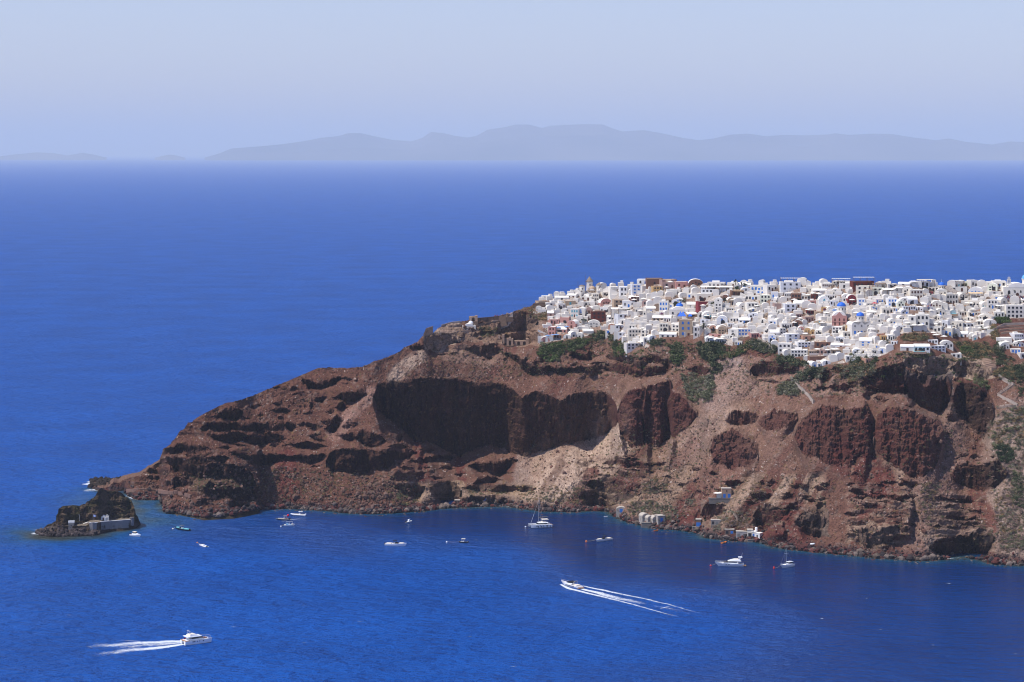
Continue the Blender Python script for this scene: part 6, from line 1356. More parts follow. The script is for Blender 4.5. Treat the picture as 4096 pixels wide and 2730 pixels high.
r, L = dayboat((1625, 2090), (1647, 2087), 'tiny white fishing boat with a small wheelhouse in the middle of the bay', 4.6, G_wht, G_gry, None, B=1.7, fs=.5, fb=.9, glass=False); cabin(r, 'wheelhouse', G_wht, L*.35, L*.6, 1., .5, 1.7, .1, .05, .9); MB().tube([(L*.6, 0, .8), (L*.6, 0, 2.6)], .04, 5).build('mast', M_metal, r)
r, L = dayboat((827, 2189), (802, 2180), 'small white twin-hulled tender drifting on a line from an orange float', 4.6, G_wht, G_gry, None, B=2., fs=.4, fb=.6, glass=False)
for s in (1, -1): hull(L, .7, .35, .5, r, y0=s*.9, rake=.05)
for st, bw, lb, l_ in (((2616, 2125), (2631, 2124), 'small orange rowing boat near the vaulted boathouses', 2.6), ((2886, 2174), (2906, 2170), 'bright orange wooden boat moored off the white harbour house', 4.2)):
    r, L = boat(st, bw, 'rowing_boat', lb); L = max(L, l_); hull(L, L*.42, .45, .8, r, mat=G_org, rake=.1, deck=plain('orange_boards', (206, 130, 60), .8), stern=.7, dk=-.3); b = MB()
    for t in (.3, .58): b.box(L*t, L*t+.3, -L*.17, L*.17, .35, .42)
    b.build('thwart', G_teak, r); cabin(r, 'engine_box', G_blk, L*.4, L*.56, .6, .3, .7)
r, L = boat((2415, 2068), (2425, 2068), 'rowing_boat', 'tiny white and red boat by the small beach'); L = 2.6; hull(L, 1.1, .4, .6, r, band=G_red, dk=-.2); MB().box(1., 1.3, -.4, .4, .3, .38).build('thwart', G_red, r)
p = ground(3249, 2184); r = empty('dinghy', (p[0], p[1]-1, p[2]+.9), .3); b = MB()
for_ = [[(x, w_*math.cos(t), h_*math.sin(t)) for t in np.linspace(0, math.pi, 7)] for x, w_, h_ in ((-1.4, .55, .5), (-.5, .7, .65), (.6, .6, .6), (1.6, .08, .25))]; b.loft(for_); b.build('hull', G_wht, r); MB().box(-1.3, 1.4, -.03, .03, .5, .72).build('keel', G_gry, r); tag(r, 'white upturned dinghy lying on the dark stony shore', 'dinghy')
# buoys with their lines
def buoy(sx, sy, mat, label, to=None, r0=.42, cone=False):
    p = sea(sx, sy); o = empty('mooring_buoy', (p[0], p[1], 0)); b = MB()
    b.lathe([(.05, -.3), (r0, 0), (r0*.9, r0*.5), (.1, r0*2.2)] if cone else [(.05, -r0*.7), (r0*.8, -r0*.35), (r0, .1), (r0*.75, r0*.7), (.1, r0*.95)], 0, 0, 12); b.build('float', mat, o, True); MB().tube([(0, 0, r0*.8), (0, 0, r0*1.6)], .05, 5).build('ring', M_metal, o); tag(o, label, 'buoy')
    if to:
        e = np.array(sea(*to[:2])); a = np.array(p); m_ = (a+e)/2; l = MB().tube([(a[0], a[1], .25), (m_[0], m_[1], .1+to[2]*.25), (e[0], e[1], to[2])], .05, 5).build('mooring_line', G_rope); tag(l, 'thin rope running to the '+label, 'rope')
buoy(2843, 2263, G_red, 'red float ahead of the flybridge yacht', (2868, 2263, 1.8), .6); buoy(3096, 2274, G_red, 'red cone float ahead of the motor sailer', (3122, 2273, 1.5), .62, True); buoy(2345, 2166, G_org, 'orange float ahead of the orange-cushioned boat', (2383, 2168, 1.2), .65)
buoy(2102, 2108, G_wht, 'white float by the sailing catamaran', (2119, 2107, 1.5), .5); buoy(1124, 2106, G_wht, 'white float beside the pale blue fishing boat', (1133, 2104, .7), .5); buoy(692, 2116, G_cush, 'cream float ahead of the dark hulled tender', (699, 2115, .9), .6); buoy(789, 2171, G_org, 'orange float above the small twin-hulled tender', (802, 2180, .4), .5); buoy(1787, 2169, G_wht, 'white float far off the little dark boat', (1838, 2171, .5), .55)
# ---------------------------------------------------------------- foam
def foam_mat():
    m, nt, b = new_mat('sea_foam'); L_ = nt.links.new; at = node(nt, 'ShaderNodeAttribute', attribute_name='Col'); sp = nt.nodes.new('ShaderNodeSeparateColor'); L_(at.outputs['Color'], sp.inputs[0]); v = coords(nt)
    n1 = noise(nt, v, .42, 6, .78, 1.2); n2 = noise(nt, v, 1.8, 4, .7)
    def mth(op, a, b_):
        n = nt.nodes.new('ShaderNodeMath'); n.operation = op
        for s, x in zip(n.inputs, (a, b_)):
            if hasattr(x, 'is_linked'): L_(x, s)
            else: s.default_value = x
        return n.outputs[0]
    nn = mth('ADD', mth('MULTIPLY', n1, .65), mth('MULTIPLY', n2, .35)); t = mth('SUBTRACT', mth('ADD', nn, mth('MULTIPLY', sp.outputs[0], .5)), .74)
    al = mth('MINIMUM', mth('MAXIMUM', mth('MULTIPLY', t, 3.6), 0.), .82); L_(al, b.inputs['Alpha']); b.inputs['Base Color'].default_value = (.74, .79, .84, 1); b.inputs['Roughness'].default_value = .8; return m
M_foam = foam_mat()
def foam(name, label, strips, z=.06):
    """strips: list of (centre points on the water, half widths, strength along)"""
    Vs, Fs, Cs = [], [], []; b0 = 0
    for pts, wd_, st in strips:
        pts = np.array(pts, float); n = 60; tt = np.linspace(0, 1, len(pts)); t = np.linspace(0, 1, n); c_ = np.stack([np.interp(t, tt, pts[:, k]) for k in (0, 1)], 1); d = np.gradient(c_, axis=0); d /= np.linalg.norm(d, axis=1)[:, None]+1e-9; nr = np.stack([-d[:, 1], d[:, 0]], 1)
        w_ = np.interp(t, np.linspace(0, 1, len(wd_)), wd_); s_ = np.interp(t, np.linspace(0, 1, len(st)), st); g_ = np.array((-1, -.55, 0, .55, 1)); wob = fbm(t*12, t*0+pts[0, 0], 3, 2)*.35
        V_ = c_[:, None, :]+nr[:, None, :]*(g_[None, :, None]+wob[:, None, None])*w_[:, None, None]; Vs.append(np.concatenate([V_, np.full((n, 5, 1), z)], 2).reshape(-1, 3)); Cs.append((s_[:, None]*np.array((0, .75, 1, .75, 0))[None, :]).reshape(-1, 1)*np.ones((1, 3))); Fs.append(grid_faces(n, 5)+b0); b0 += n*5
        z += .012
    o = obj(name, np_mesh(name, np.concatenate(Vs), np.concatenate(Fs), M_foam, np.concatenate(Cs))); return tag(o, label, kind='stuff')
S = lambda *p: [sea(*t)[:2] for t in p]
w1 = lambda x, y: (350+x/4.278, 2500+y/4.278); w2 = lambda x, y: (2200+x/3.361, 2280+y/3.361); W1 = lambda *p: S(*[w1(*t) for t in p]); W2 = lambda *p: S(*[w2(*t) for t in p])
foam('wake', 'white wake of the power catamaran', [(W1((1630,275),(1350,285),(900,310),(400,345),(0,368),(-180,375)), (1.8, 3.6, 5., 6, 7, 5), (1.2, 1.05, .92, .75, .5, .05)), (W1((1640,330),(1350,370),(1000,410),(600,450),(200,505),(-60,560)), (1.8, 3.4, 4.6, 5.6, 6, 4.), (1.2, 1.08, .95, .78, .55, .05)),
  (W1((1650,300),(1200,335),(700,370),(200,420)), (2.5, 5., 7., 6), (.95, .75, .65, .2)), (W1((2050,295),(1850,330),(1650,350)), (.5, .9, 1.4), (.7, .85, .6)), (W1((900,280),(700,270),(470,258)), (1.2, 1.4, .8), (.55, .7, .4))])
foam('wake', 'long thinning wake of the express cruiser', [(W2((410,250),(600,300),(800,350),(1000,400),(1200,440),(1400,480)), (1.6, 3., 4., 4.6, 4.4, 3), (1.2, 1.05, .9, .8, .65, .2)), (W2((440,215),(700,270),(1000,335),(1300,395),(1600,465),(1850,540),(2250,640)), (1.1, 2., 1.8, 1.5, 1.3, 1.2, .8), (1., 1.05, .9, .85, .8, .65, .25)),
  (W2((140,195),(260,250),(500,310),(800,385),(1100,460),(1350,530),(1600,600),(1900,665)), (.9, 2., 2., 1.7, 1.4, 1.2, 1.2, .8), (1.1, 1.2, 1.05, .9, .85, .8, .7, .2)), (W2((1350,475),(1600,520),(2000,610),(2700,760)), (3, 5, 7, 8), (.45, .5, .4, .1)), (W2((1480,520),(1550,505),(1620,485)), (.8, 1.1, .6), (.7, .8, .6))])
w4 = lambda x, y: (1080+x/13.07, 2030+y/13.07); foam('wake', 'small curling wake of the grey inflatable', [(S(w4(1040,640),w4(1250,625),w4(1480,600),w4(1640,525)), (.6, .9, 1., .6), (.9, .8, .7, .3)), (S(w4(560,720),w4(720,715),w4(920,690)), (.4, .8, .5), (.7, .8, .5)), (S(w4(1700,490),w4(2000,760),w4(2350,820),w4(3000,1000)), (.8, 1, 1.2, 1), (.2, .35, .35, .1))])
C9 = lambda *p: S(*[c9(*t) for t in p])
foam('surf', 'white surf breaking over the reef behind the islet', [(C9((1010,150),(1100,160),(1200,150),(1320,160),(1480,150),(1620,125),(1720,100)), (5, 11, 14, 12, 12, 8, 6), (.5, 1.05, 1.15, 1.1, .9, 1., .6)), (C9((930,320),(1030,300),(1130,280),(1220,300)), (4, 7, 7, 4), (.3, .7, 1., .6)), (C9((1780,85),(1900,70)), (3, 3), (.7, .3)), (C9((1760,395),(1850,420),(1900,450),(2000,475),(2150,478)), (1.5, 2, 2, 1.4, 1.), (.6, .9, .7, .6, .5))])
foam('surf', 'thin surf washing the seaward tip of the islet', [(C9((-20,1110),(40,1104),(110,1112),(200,1122)), (3, 5, 4, 2), (.6, .95, .9, .5)), (C9((10,1045),(70,1035),(130,1020)), (3, 4, 2), (.4, .7, .5))])
sp_ = [(sea(x, y-1)) for x, y in SHORE if x > 650]; seg = []
for i in range(0, len(sp_)-3, 2): seg.append(([(p[0], p[1]-1.2) for p in sp_[i:i+4]], (.3, .8, .5, .3), (.35, .65+.35*rd.random(), .4, .25)))
foam('surf', 'faint broken line of foam along the bay shore', seg)
it = []
for k in range(170):
    y = rd.uniform(700, 2690); sx = rd.uniform(0, 4096); lim = 1120 if sx > 2100 else np.interp(sx, [0, 430, 640, 1280, 2100], [2080, 1900, 1760, 1440, 1180])
    if y > lim and not (y > 2330 and rd.random() < .5): continue
    a = sea(sx, y); l = rd.uniform(2, 6); it.append(([(a[0], a[1]), (a[0]+l*.5, a[1]+rd.uniform(-1, 1)), (a[0]+l, a[1]+rd.uniform(-2, 2))], (.2, rd.uniform(.4, 1.), .2), (.3, .8, .3)))
foam('whitecaps', 'scattered small whitecaps on the open sea', it)
# ---------------------------------------------------------------- chapel islet
def ithing(name, x, y, rz=0.): p = iground(x, y); return empty(name, tuple(p), rz), p
kk = .157/1.176*1.0                          # metres per unit of the islet enlargement
kk = float(iground(1350, 870)[1])/F/4/4.706
r, p = ithing('chapel', 1358, 868, .1); w, h = 2.6*1.9, 3.1; b = MB(); w = 145*kk; h = 85*kk
b.prism([(-w/2, -3), (w*.12, -3), (w*.12, h*.72), (-w*.19, h*1.12), (-w/2, h*.72)], 'y', 0, 6); b.build('wall', plaster('w'), r); MB().prism([(w*.125, -3), (w/2, -3), (w/2, h*1.02), (w*.125, h*1.02)], 'y', .25, 5).build('side_wing', plaster('w'), r)
MB().prism([(-w/2-.15, h*.7), (-w*.19, h*1.13), (w*.12+.15, h*.72), (w*.12+.15, h*.72+.14), (-w*.19, h*1.13+.2), (-w/2-.15, h*.84)], 'y', .12, 6.1).build('roof', M_roof, r); place_open('door', r, -w*.18, .05, .75, 1.7, 'r'); place_open('window', r, -w*.18, h*.62, .35, .5, 'd'); place_open('window', r, w*.3, h*.35, .35, .9, 'd', False, .25); belfry(w*.3, h*1.02, .9, 1.1, plaster('w'), r, .6)
tag(r, 'tiny white gabled chapel with a brown door on the islet terrace', 'chapel')
# terrace wall
M_tw = plain('streaked_whitewash', (128, 126, 128), .95, .1, .25, .3, lo=(58, 52, 48)); pts = [iground(x, y) for x, y in ((1072, 908), (1130, 915), (1200, 908), (1300, 888), (1500, 874), (1700, 860), (1820, 852), (1910, 850))]; r = empty('terrace_wall', tuple(pts[0])); o3 = pts[0]; b = MB(); bb = MB()
for a, c_ in zip(pts[:-1], pts[1:]):
    a, c_ = a-o3, c_-o3; zt = .25; f = [(a[0], a[1]-.7, a[2]-4.3), (c_[0], c_[1]-.7, c_[2]-4.3), (c_[0], c_[1]-.1, c_[2]-4.3), (a[0], a[1]-.1, a[2]-4.3), (a[0], a[1]-.5, a[2]+zt), (c_[0], c_[1]-.5, c_[2]+zt), (c_[0], c_[1]-.1, c_[2]+zt), (a[0], a[1]-.1, a[2]+zt)]; b.add(f, [[0,3,2,1],[4,5,6,7],[0,1,5,4],[1,2,6,5],[2,3,7,6],[3,0,4,7]])
    f = [(x, y-(.12 if i in (0, 1, 4, 5) else -.5), (a[2] if i in (0, 3, 4, 7) else c_[2])+zt+(.01 if i < 4 else .22)) for i, (x, y, z) in enumerate(f[4:]+f[4:])]; bb.add(f, [[0,3,2,1],[4,5,6,7],[0,1,5,4],[1,2,6,5],[2,3,7,6],[3,0,4,7]])
b.build('wall', M_tw, r); bb.build('coping', plaster('w'), r)
for x, y in ((1130, 918), (1865, 862)): p = iground(x, y)-o3; MB().lathe([(1.35, -4.3), (1.25, .3), (1.25, .5), (.1, .51)], p[0], p[1]+.6, 14).build('bastion', M_tw, r)
tag(r, 'streaked white retaining wall with round corner bastions below the chapel', 'wall')
p = iground(1140, 905); r = empty('flagpole', tuple(p)); MB().tube([(0, 0, 0), (0, 0, 160*kk)], .06, 6).build('pole', M_metal, r); b = MB(); fl = 55*kk; fh = 40*kk; z0 = 118*kk; Mb, Mw = plain('flag_blue', (60, 110, 200), .9), plain('flag_white', (235, 235, 240), .9); cloth = MB()
for i in range(9):
    for j in range(8):
        f_ = lambda u, v: (fl*u, .18*math.sin(u*7), z0+fh*v-.12*u); canton = j < 3 and i >= 4; blue = (i % 2 == 0) if not canton else not (j == 1 or i == 6); cloth.mi = 0 if blue else 1
        u0, u1, v0, v1 = j/8, (j+1)/8, i/9, (i+1)/9; A0 = [f_(u0, v0), f_(u1, v0), f_(u1, v1), f_(u0, v1)]; cloth.add(A0+[(x, y+.02, z) for x, y, z in A0], [[0, 1, 2, 3], [7, 6, 5, 4]])
cloth.build('flag', [Mb, Mw], r); tag(r, 'blue and white striped flag flying from a pole beside the chapel', 'flagpole')
r, p = ithing('stone_hut', 730, 1000, .12); w = 110*kk; b = MB(); b.box(-w/2, w/2, 0, 4.5, -3, 90*kk); b.build('wall', plain('faded_limewash', (126, 122, 120), .95, .1, .2, .4, lo=(96, 86, 80)), r); d2 = 4.7; MB().prism([(d2/2+d2/2*math.cos(a), 90*kk+1.3*math.sin(a)) for a in np.linspace(0, math.pi, 9)], 'x', -w/2-.1, w/2+.1).build('roof', plain('grey_lime_roof', (150, 153, 160), .9), r); o = place_open('door', r, w/2+.02, .1, 1., 1.8, 'd', True, 1.6); o.rotation_euler.z = math.pi/2; place_open('window', r, 0, 1.1, .5, .6, 'd'); tag(r, 'grey barrel-roofed hut at the foot of the islet cliff', 'hut')
pts = [c9(*t) for t in ((985, 1050), (1150, 1050), (1395, 1025), (1400, 1060), (1260, 1090), (1100, 1090), (1000, 1085))]; w_ = [sea(*t) for t in pts]; b = MB(); c_ = np.mean(np.array(w_), 0); b.prism([(x-c_[0], y-c_[1]) for x, y, z in w_], 'z', -2, .75); r = empty('quay', (c_[0], c_[1], 0)); b.build('slab', plain('worn_concrete', (120, 113, 106), .95, .1, .2, .5), r); MB().tube([(-2, 0, .7), (-2, 0, 1.2)], .12, 8).build('bollard', M_metal, r); tag(r, 'flat grey landing slab at the foot of the islet wall', 'quay')
a, c_ = iground(1060, 905), np.array((*sea(*c9(1030, 1052))[:2], .8)); r = empty('stairway', tuple(c_)); b = MB(); n = 14
for i in range(n):
    t = i/n; bow_ = math.sin(t*math.pi)*-3.2; x, y, z = (a-c_)*t; b.box(x+bow_-.1, x+bow_+1.6, y-.6, y+.8, z-3, z+.25)
b.build('steps', M_tanst, r); b = MB(); b.tube([((a-c_)[0]*t+math.sin(t*math.pi)*-3.2-.3, (a-c_)[1]*t-.4, (a-c_)[2]*t+.6) for t in np.linspace(0, 1, 10)], .35, 6); b.build('parapet', plaster('w'), r); tag(r, 'curving white stairway from the islet quay up to the terrace', 'stairway')
p = iground(888, 905); r = empty('lamp_post', tuple(p)); MB().tube([(0, 0, -1), (0, 0, 150*kk)], .07, 6).build('pole', M_metal, r); MB().box(-.7, .1, -.1, .1, 148*kk, 151*kk).build('lamp_head', M_metal, r); tag(r, 'thin grey lamp post standing between hut and flag', 'lamp post')
# ---------------------------------------------------------------- buildings along the shore
def shorehouse(cv, x0, x1, yt, yb_, col, kind, lab, dep=4.5, nw=1, wc='b', rz=-.1, name='boathouse', cat='boathouse', group=None, dw=None, fl=1):
    x0, yt = cv(x0, yt); x1, yb2 = cv(x1, yb_); p = ground((x0+x1)/2, yb2); k = MPP(p); w = (x1-x0)*k; h = (yb2-yt)*k*.95; root = empty(name, (p[0], p[1]-.5, p[2]), rz); m = plaster(col) if isinstance(col, str) else col; b = MB(); RF = M_roof if col == 'w' else plain('old_lime_roof', (176, 166, 154), .95, .1, .2, .5)
    if kind == 'V':
        hs = h*.5; arc = [(w/2*math.cos(a), hs+(h-hs)*math.sin(a)) for a in np.linspace(0, math.pi, 9)]; b.prism([(-w/2, -3), (w/2, -3)]+arc, 'y', 0, dep); MB().prism([((w/2+.1)*math.cos(a), hs+(h-hs+.12)*math.sin(a)) for a in np.linspace(0, math.pi, 9)], 'y', .25, dep+.1).build('roof', RF, root)
    else: b.box(-w/2, w/2, 0, dep, -3, h); MB().box(-w/2-.1, w/2+.1, -.1, dep+.1, h+.005, h+.25).build('roof', RF, root)
    b.build('wall', m, root)
    for i in range(nw): x = (i-(nw-1)/2)*w/nw; place_open('door', root, x, .05, dw or min(w/nw*.55, 1.6), min(h*.68, 2.3), wc[i % len(wc)])
    if fl == 2: place_open('window', root, 0, h*.68, .7, .8, 'd')
    tag(root, lab, cat, group); return root
M_ow = plain('old_whitewash', (160, 152, 144), .95, .1, .2, .5, lo=(104, 92, 82))
for a, lab in (((200,300,452,525),'open vaulted white boathouse first from the point in the row of four'), ((265,352,466,532),'white boathouse with a dark doorway, second in the row of four'), ((325,412,476,545),'white boathouse with grey panelled door, third in the row of four'), ((386,474,484,556),'flat square boathouse with a blue door at the row end')):
    shorehouse(c5, *a, M_ow, 'V' if 'flat' not in lab else 'F', lab, wc='g' if 'grey' in lab else 'd' if 'dark' in lab else 'b' if 'flat' in lab else 'g', dep=5.5, group='boathouses above the dark rocks', rz=.35)
shorehouse(c5, 832, 896, 522, 606, plain('rough_dark_stone', (120, 98, 86), .95, .1, .3, .8), 'F', 'dark stone boat store with a wide bright blue door', dw=2.6, dep=4)
shorehouse(c5, 1010, 1150, 532, 582, plain('bare_concrete', (150, 140, 132), .95, .1, .3, .5), 'F', 'grey roofless concrete ruin on the rock shelf', nw=3, wc='dgd', name='ruin', cat='ruin', dep=3)
shorehouse(c5, 1172, 1284, 640, 690, plain('rough_dark_stone', (0, 0, 0)), 'F', 'low dark stone hut with a blue grey door by the rocks', nw=2, wc='db', name='stone_hut', cat='hut')
shorehouse(c5, 1305, 1436, 662, 735, plain('patchy_plaster', (168, 160, 156), .95, .1, .3, .5), 'F', 'long patchy grey boat shed joined to the white harbour house', nw=2, wc='gg', dep=4)
shorehouse(c5, 1436, 1502, 650, 738, 'c', 'F', 'cream harbour house with a wide dark doorway', nw=1, wc='d', name='harbour_house', cat='house', dw=2.); shorehouse(c5, 1488, 1535, 668, 742, 'w', 'F', 'narrow white harbour house with a bright blue shutter', nw=1, wc='b', name='harbour_house', cat='house', dw=1.1); shorehouse(c5, 1520, 1586, 686, 752, 'w', 'F', 'plain white cube house at the quay edge', nw=1, wc='d', name='harbour_house', cat='house', dw=.8, rz=-.5)
shorehouse(c5, 1140, 1252, 152, 265, M_tanst, 'F', 'two-storey brown stone house with blue doors high on the slope', nw=2, wc='bb', name='stone_house', cat='house', fl=2, dep=5, rz=.05); shorehouse(c5, 1076, 1160, 206, 272, 'w', 'V', 'white vaulted annexe beside the brown stone house', nw=0, name='annexe', cat='house', rz=-.2)
parasol(c5, 1082, 268); PENDING.pop()[0]['label'] = 'white parasol beside the lone white annexe on the slope'
def slab(cv, x0, x1, y, dep, lab, m, h=.3, name='terrace_slab', edge=True):
    a, b_ = cv(x0, y), cv(x1, y); p = ground((a[0]+b_[0])/2, a[1]); k = MPP(p); w = (b_[0]-a[0])*k; r = empty(name, (p[0], p[1]-2.5, p[2]+.1)); MB().box(-w/2, w/2, 0, dep, -3, 0).build('slab', m, r); MB().box(-w/2, w/2, -.12, .12, .005, h).build('kerb', m, r); tag(r, lab, 'terrace')
slab(c5, 985, 1320, 280, 6, 'pale terrace slab in front of the brown stone house', plain('worn_concrete', (0, 0, 0)), .35); slab(c5, 1440, 1560, 762, 5, 'pale concrete quay in front of the white cube house', plain('worn_concrete', (0, 0, 0)), .1); slab(c5, 195, 440, 552, 4, 'broken concrete apron below the four boathouses', plain('worn_concrete', (0, 0, 0)), .1); slab(c5, 790, 895, 612, 3, 'small pale landing before the blue door store', plain('worn_concrete', (0, 0, 0)), .1)
p = ground(*c5(1545, 660)); r = empty('water_tank', (p[0], p[1], p[2]+.6)); MB().lathe([(.75, -2), (.75, 1.3), (.6, 1.5), (.1, 1.6)], 0, 0, 14).build('tank', G_wht, r); MB().lathe([(.2, 1.6), (.2, 1.75), (.02, 1.76)], 0, 0, 8).build('lid', G_gry, r); tag(r, 'white water tank behind the harbour houses', 'tank')
shorehouse(c7, 1668, 1735, 590, 625, M_ow, 'V', 'half vaulted white boathouse with blue shutters by the little beach', wc='b', dw=1.8); shorehouse(c7, 832, 858, 533, 556, M_tanst, 'F', 'bright blue door in a white frame cut into the pale cliff', wc='b', name='cave_house', cat='cave house', dep=3, dw=1.6); shorehouse(c7, 764, 782, 545, 570, M_tanst, 'F', 'dark doorway of a cave store in the pale cliff', wc='d', name='cave_house', cat='cave house', dep=3, dw=1.6); shorehouse(c7, 655, 690, 552, 572, plain('rough_dark_stone', (0, 0, 0)), 'F', 'dark stone cave store behind the maroon boulders', wc='d', name='cave_house', cat='cave house', dep=3, nw=2)
# ruins, walls and paths around the spur
def wallrun(cv, pts, h, m, lab, th=.8, name='stone_wall', down=5, cope=None):
    w_ = [ground(*cv(*t)) for t in pts]; o3 = w_[0]; r = empty(name, tuple(o3)); b = MB(); c_ = MB()
    for a, e in zip(w_[:-1], w_[1:]):
        a, e = a-o3, e-o3; y = -.6
        f = lambda z0, z1, y0, y1: [(a[0], a[1]+y0, a[2]+z0), (e[0], e[1]+y0, e[2]+z0), (e[0], e[1]+y1, e[2]+z0), (a[0], a[1]+y1, a[2]+z0), (a[0], a[1]+y0, a[2]+z1), (e[0], e[1]+y0, e[2]+z1), (e[0], e[1]+y1, e[2]+z1), (a[0], a[1]+y1, a[2]+z1)]; Q = [[0,3,2,1],[4,5,6,7],[0,1,5,4],[1,2,6,5],[2,3,7,6],[3,0,4,7]]
        b.add(f(-down, h, y, y+th), Q); c_.add(f(h+.005, h+.18, y-.08, y+th+.08), Q)
    b.build('wall', m, r); c_.build('coping', cope or m, r); tag(r, lab, 'wall')
wallrun(c8, [(1005, 300), (1060, 296), (1130, 292), (1210, 285)], .4, M_tanst, 'tall tan retaining wall under the lone chapel', down=9); wallrun(c8, [(1200, 205), (1300, 200), (1400, 190), (1490, 175)], 2.6, M_stone, 'long dark dry stone wall along the spur crest'); wallrun(c8, [(1190, 240), (1300, 236), (1420, 230)], 1.4, M_stone, 'lower dark dry stone wall on the spur')
wallrun(c8, [(690, 392), (715, 330), (780, 290)], 4.5, M_tanst, 'crumbling tan fort wall at the outer edge of the spur', down=8); wallrun(c8, [(1340, 220), (1420, 200), (1490, 180), (1530, 140), (1545, 112)], .7, plain('pale_path_edge', (176, 160, 146), .95), 'pale parapet climbing beside the path to the village', cope=plain('pale_path_edge', (0, 0, 0)))
wallrun(c1, [(345, 470), (400, 465), (470, 460)], 2.5, M_stone, 'dark round stone bastion wall at the village tip', down=6); wallrun(c8, [(860, 238), (960, 215), (1040, 208)], .6, plain('pale_path_edge', (0, 0, 0)), 'low pale wall on the skyline of the spur')
def ruin(cv, x0, x1, y, h, n, lab, m=M_tanst, dep=3.5):
    a, b_ = cv(x0, y), cv(x1, y); p = ground((a[0]+b_[0])/2, a[1]); k = MPP(p); w = (b_[0]-a[0])*k; r = empty('ruin', (p[0], p[1]-1, p[2])); b = MB(); g_ = np.random.default_rng(int(x0)); t = w/(2*n+1)
    for i in range(n+1): b.box(-w/2+2*i*t, -w/2+(2*i+1)*t, 0, dep, -3, h*g_.uniform(.75, 1.25))
    for i in range(n):
        x = -w/2+(2*i+1)*t
        if g_.random() < .7: b.prism([(x+t/2-t/2*math.cos(s), h*.45+t*.5*math.sin(s)) for s in np.linspace(0, math.pi, 7)]+[(x+t, h*.92), (x, h*.92)], 'y', .05, dep-.1)
    b.box(-w/2, w/2, dep-.5, dep, -3, h*.8); b.build('wall', m, r); MB().box(-w/2-.4, w/2+.4, -1.5, -.05, -3, .1).build('terrace', M_stone, r); tag(r, lab, 'ruin')
ruin(c8, 1390, 1535, 425, 6, 3, 'roofless tan ruin with three tall arches below the rocky knob'); ruin(c8, 1545, 1680, 425, 3.5, 2, 'low broken stone ruin on a ledge below the pink houses'); ruin(c8, 1120, 1200, 200, 3.6, 1, 'tan vaulted ruin behind the lone chapel'); ruin(c8, 1470, 1530, 160, 2.4, 1, 'small ruined stone gate where the path meets the village')
def pole(cv, x, yt, yb_, lab, m=M_wood):
    a = cv(x, yb_); p = ground(*a); h = (yb_-yt)/(cv(0, 1)[1]-cv(0, 0)[1])**-1*MPP(p) if False else (cv(x, yb_)[1]-cv(x, yt)[1])*MPP(p); r = empty('utility_pole', tuple(p)); MB().tube([(0, 0, -2), (0, 0, h)], .16, 6, .1).build('pole', m, r); MB().box(-.9, .9, -.06, .06, h*.94, h*.96).build('crossarm', m, r); tag(r, lab, 'utility pole')
pole(c5, 1134, 10, 132, 'dark pole above the brown stone house'); pole(c5, 1497, 20, 142, 'dark pole on the open slope above the path'); pole(c5, 514, 190, 302, 'dark pole on a brown platform above the boathouses'); pole(c5, 1377, 320, 446, 'dark pole below the brown stone house'); pole(c1, 418, 712, 850, 'leaning pale mast beside the pink houses', M_metal); pole(c5, 621, 466, 500, 'short white marker post on the red scree', plain('white_post', (236, 236, 236), .8)); pole(c2, 1978, 1320, 1420, 'dark pole on the scrub ridge')
def path(cv, pts, w, lab, m, step=True):
    w_ = []; 
    for (a, e) in zip(pts[:-1], pts[1:]):
        n = max(int(np.hypot(e[0]-a[0], e[1]-a[1])/(6 if cv is c4 else 8)), 2); w_ += [ground(*cv(a[0]+(e[0]-a[0])*i/n, a[1]+(e[1]-a[1])*i/n)) for i in range(n)]
    w_.append(ground(*cv(*pts[-1]))); o3 = w_[0]; r = empty('stairway', tuple(o3)); b = MB(); e_ = MB()
    for a, c_ in zip(w_[:-1], w_[1:]):
        m_ = (a+c_)/2-o3; d = c_-a; l = np.hypot(d[0], d[1])+.6; z = m_[2]+.15; an = math.atan2(d[1], d[0]); u = np.array((math.cos(an), math.sin(an))); v = np.array((-u[1], u[0])); P4 = [m_[:2]+u*s1*l/2+v*s2*w/2 for s1, s2 in ((-1, -1), (1, -1), (1, 1), (-1, 1))]; Q = [[0,3,2,1],[4,5,6,7],[0,1,5,4],[1,2,6,5],[2,3,7,6],[3,0,4,7]]
        b.add([(*t, z-2) for t in P4]+[(*t, z+.12) for t in P4], Q); P5 = [m_[:2]+u*s1*l/2+v*s2 for s1, s2 in ((-1, -w/2-.35), (1, -w/2-.35), (1, -w/2-.02), (-1, -w/2-.02))]; e_.add([(*t, z-2) for t in P5]+[(*t, z+.7) for t in P5], Q)
    b.build('steps', m, r); step and e_.build('parapet', plain('pale_path_edge', (0, 0, 0)), r); tag(r, lab, 'stairway')
M_path = plain('dusty_paving', (150, 132, 118), .95, .1, .15, .5)
path(c4, [(1050, 180), (1150, 240), (1045, 312), (1175, 380), (1035, 402)], 1.5, 'pale zigzag stairway descending the cliff beside the dark lava pillar', M_path); path(c2, [(1380, 1350), (1430, 1410), (1480, 1465), (1530, 1515), (1590, 1570), (1640, 1640)], 1.3, 'pale stepped path running down through the scrub below the village', M_path); path(c3, [(1905, 918), (1990, 870), (2080, 830), (2350, 822)], 1.6, 'pale walled path across the terraced hillside', M_path); path(c2, [(1000, 890), (1060, 930), (1110, 960), (1160, 1000)], 2.2, 'stepped lane along the ridge edge between scrub and houses', M_path)
path(c6, [(60, 1000), (140, 990), (300, 1000), (480, 1022), (560, 1040)], 1.8, 'ledge path along the foot of the headland point', plain('reddish_path', (124, 96, 84), .95), False); path(c5, [(1240, 430), (1290, 460), (1325, 510), (1300, 560), (1230, 600)], 1.2, 'narrow path from the stone house down to the shore', M_path, False)
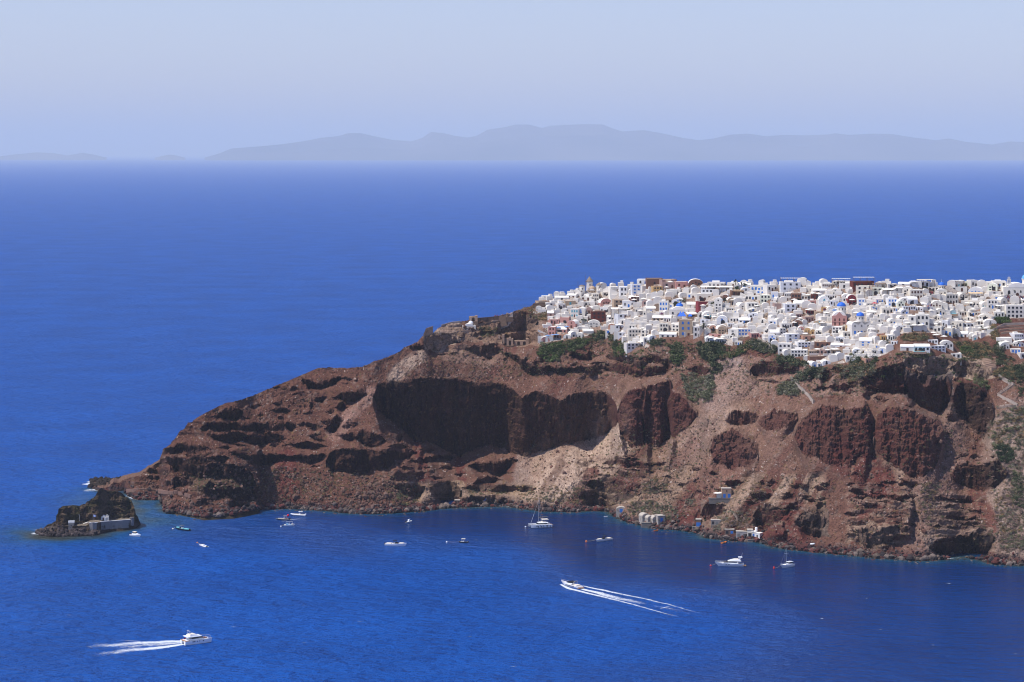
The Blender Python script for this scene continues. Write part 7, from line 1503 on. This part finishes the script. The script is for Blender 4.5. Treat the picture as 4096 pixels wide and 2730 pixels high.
for i in range(7):
    x0, y0_ = 925+i*6, 62+i*12; x1 = 1022+(i % 2)*6
    wallrun(c4, [(x0, y0_+8), ((x0+x1)/2, y0_), (x1, y0_-4)], .5, M_tanst, f'{ORD[i]} tan terrace wall from the top on the stepped hillside', down=2, name='terrace_wall')
for i in range(3): wallrun(c3, [(2000+i*20, 880+i*38), (2150, 862+i*40), (2350, 870+i*42)], .6, M_tanst, f'{ORD[i]} low stone terrace wall from the top on the brown hillside', down=2, name='terrace_wall')
# ---------------------------------------------------------------- air between here and the horizon
m = bpy.data.materials.new('sea_haze'); m.use_nodes = True; nt = m.node_tree; nt.nodes.clear()
out = nt.nodes.new('ShaderNodeOutputMaterial'); pv = nt.nodes.new('ShaderNodeVolumePrincipled')
pv.inputs['Color'].default_value = (.77, .86, .91, 1); pv.inputs['Density'].default_value = 2.5e-5; pv.inputs['Anisotropy'].default_value = .0
nt.links.new(pv.outputs[0], out.inputs['Volume'])
hb = MB(); hb.box(-300000, 300000, -4000, 320000, -60, 1700); hz = hb.build('haze', m); tag(hz, 'pale blue haze over the sea', kind='stuff')
DENOISE = True
# ---------------------------------------------------------------- light, sky, air
sdir = np.array((-.47, -.17, .86)); sdir /= np.linalg.norm(sdir)
sl = bpy.data.lights.new('sun', 'SUN'); sl.energy = 3.8; sl.angle = R(.5); sl.color = (1, .965, .91)
so = link(bpy.data.objects.new('sun', sl)); so.location = (0, 0, 1500)
from mathutils import Vector
so.rotation_euler = Vector(-sdir).to_track_quat('-Z', 'Y').to_euler()
w = bpy.data.worlds.new('World'); SC.world = w; w.use_nodes = True; nt = w.node_tree
bg = nt.nodes['Background']; sk = nt.nodes.new('ShaderNodeTexSky'); sk.sky_type = 'NISHITA'; sk.sun_disc = False
sk.sun_elevation = math.asin(sdir[2]); sk.sun_rotation = math.atan2(sdir[0], sdir[1]); sk.air_density = 1; sk.dust_density = .6; sk.ozone_density = 3
tint = mixc(nt, 1., sk.outputs[0], (.87, .80, .97), 'MULTIPLY')
nt.links.new(tint, bg.inputs[0]); bg.inputs[1].default_value = .125
SC.view_settings.view_transform = 'Standard'; SC.view_settings.look = 'None'; SC.view_settings.exposure = .35; SC.view_settings.gamma = 1
cy = SC.cycles; cy.use_denoising = DENOISE; cy.denoising_prefilter = 'ACCURATE'; cy.pixel_filter_type = 'BLACKMAN_HARRIS'; cy.filter_width = 1.1; cy.max_bounces = 5; cy.diffuse_bounces = 2; cy.glossy_bounces = 2; cy.transparent_max_bounces = 16; cy.volume_bounces = 1
cy.use_adaptive_sampling = True; cy.adaptive_threshold = .01; cy.sample_clamp_indirect = 4; cy.caustics_reflective = False; cy.caustics_refractive = False
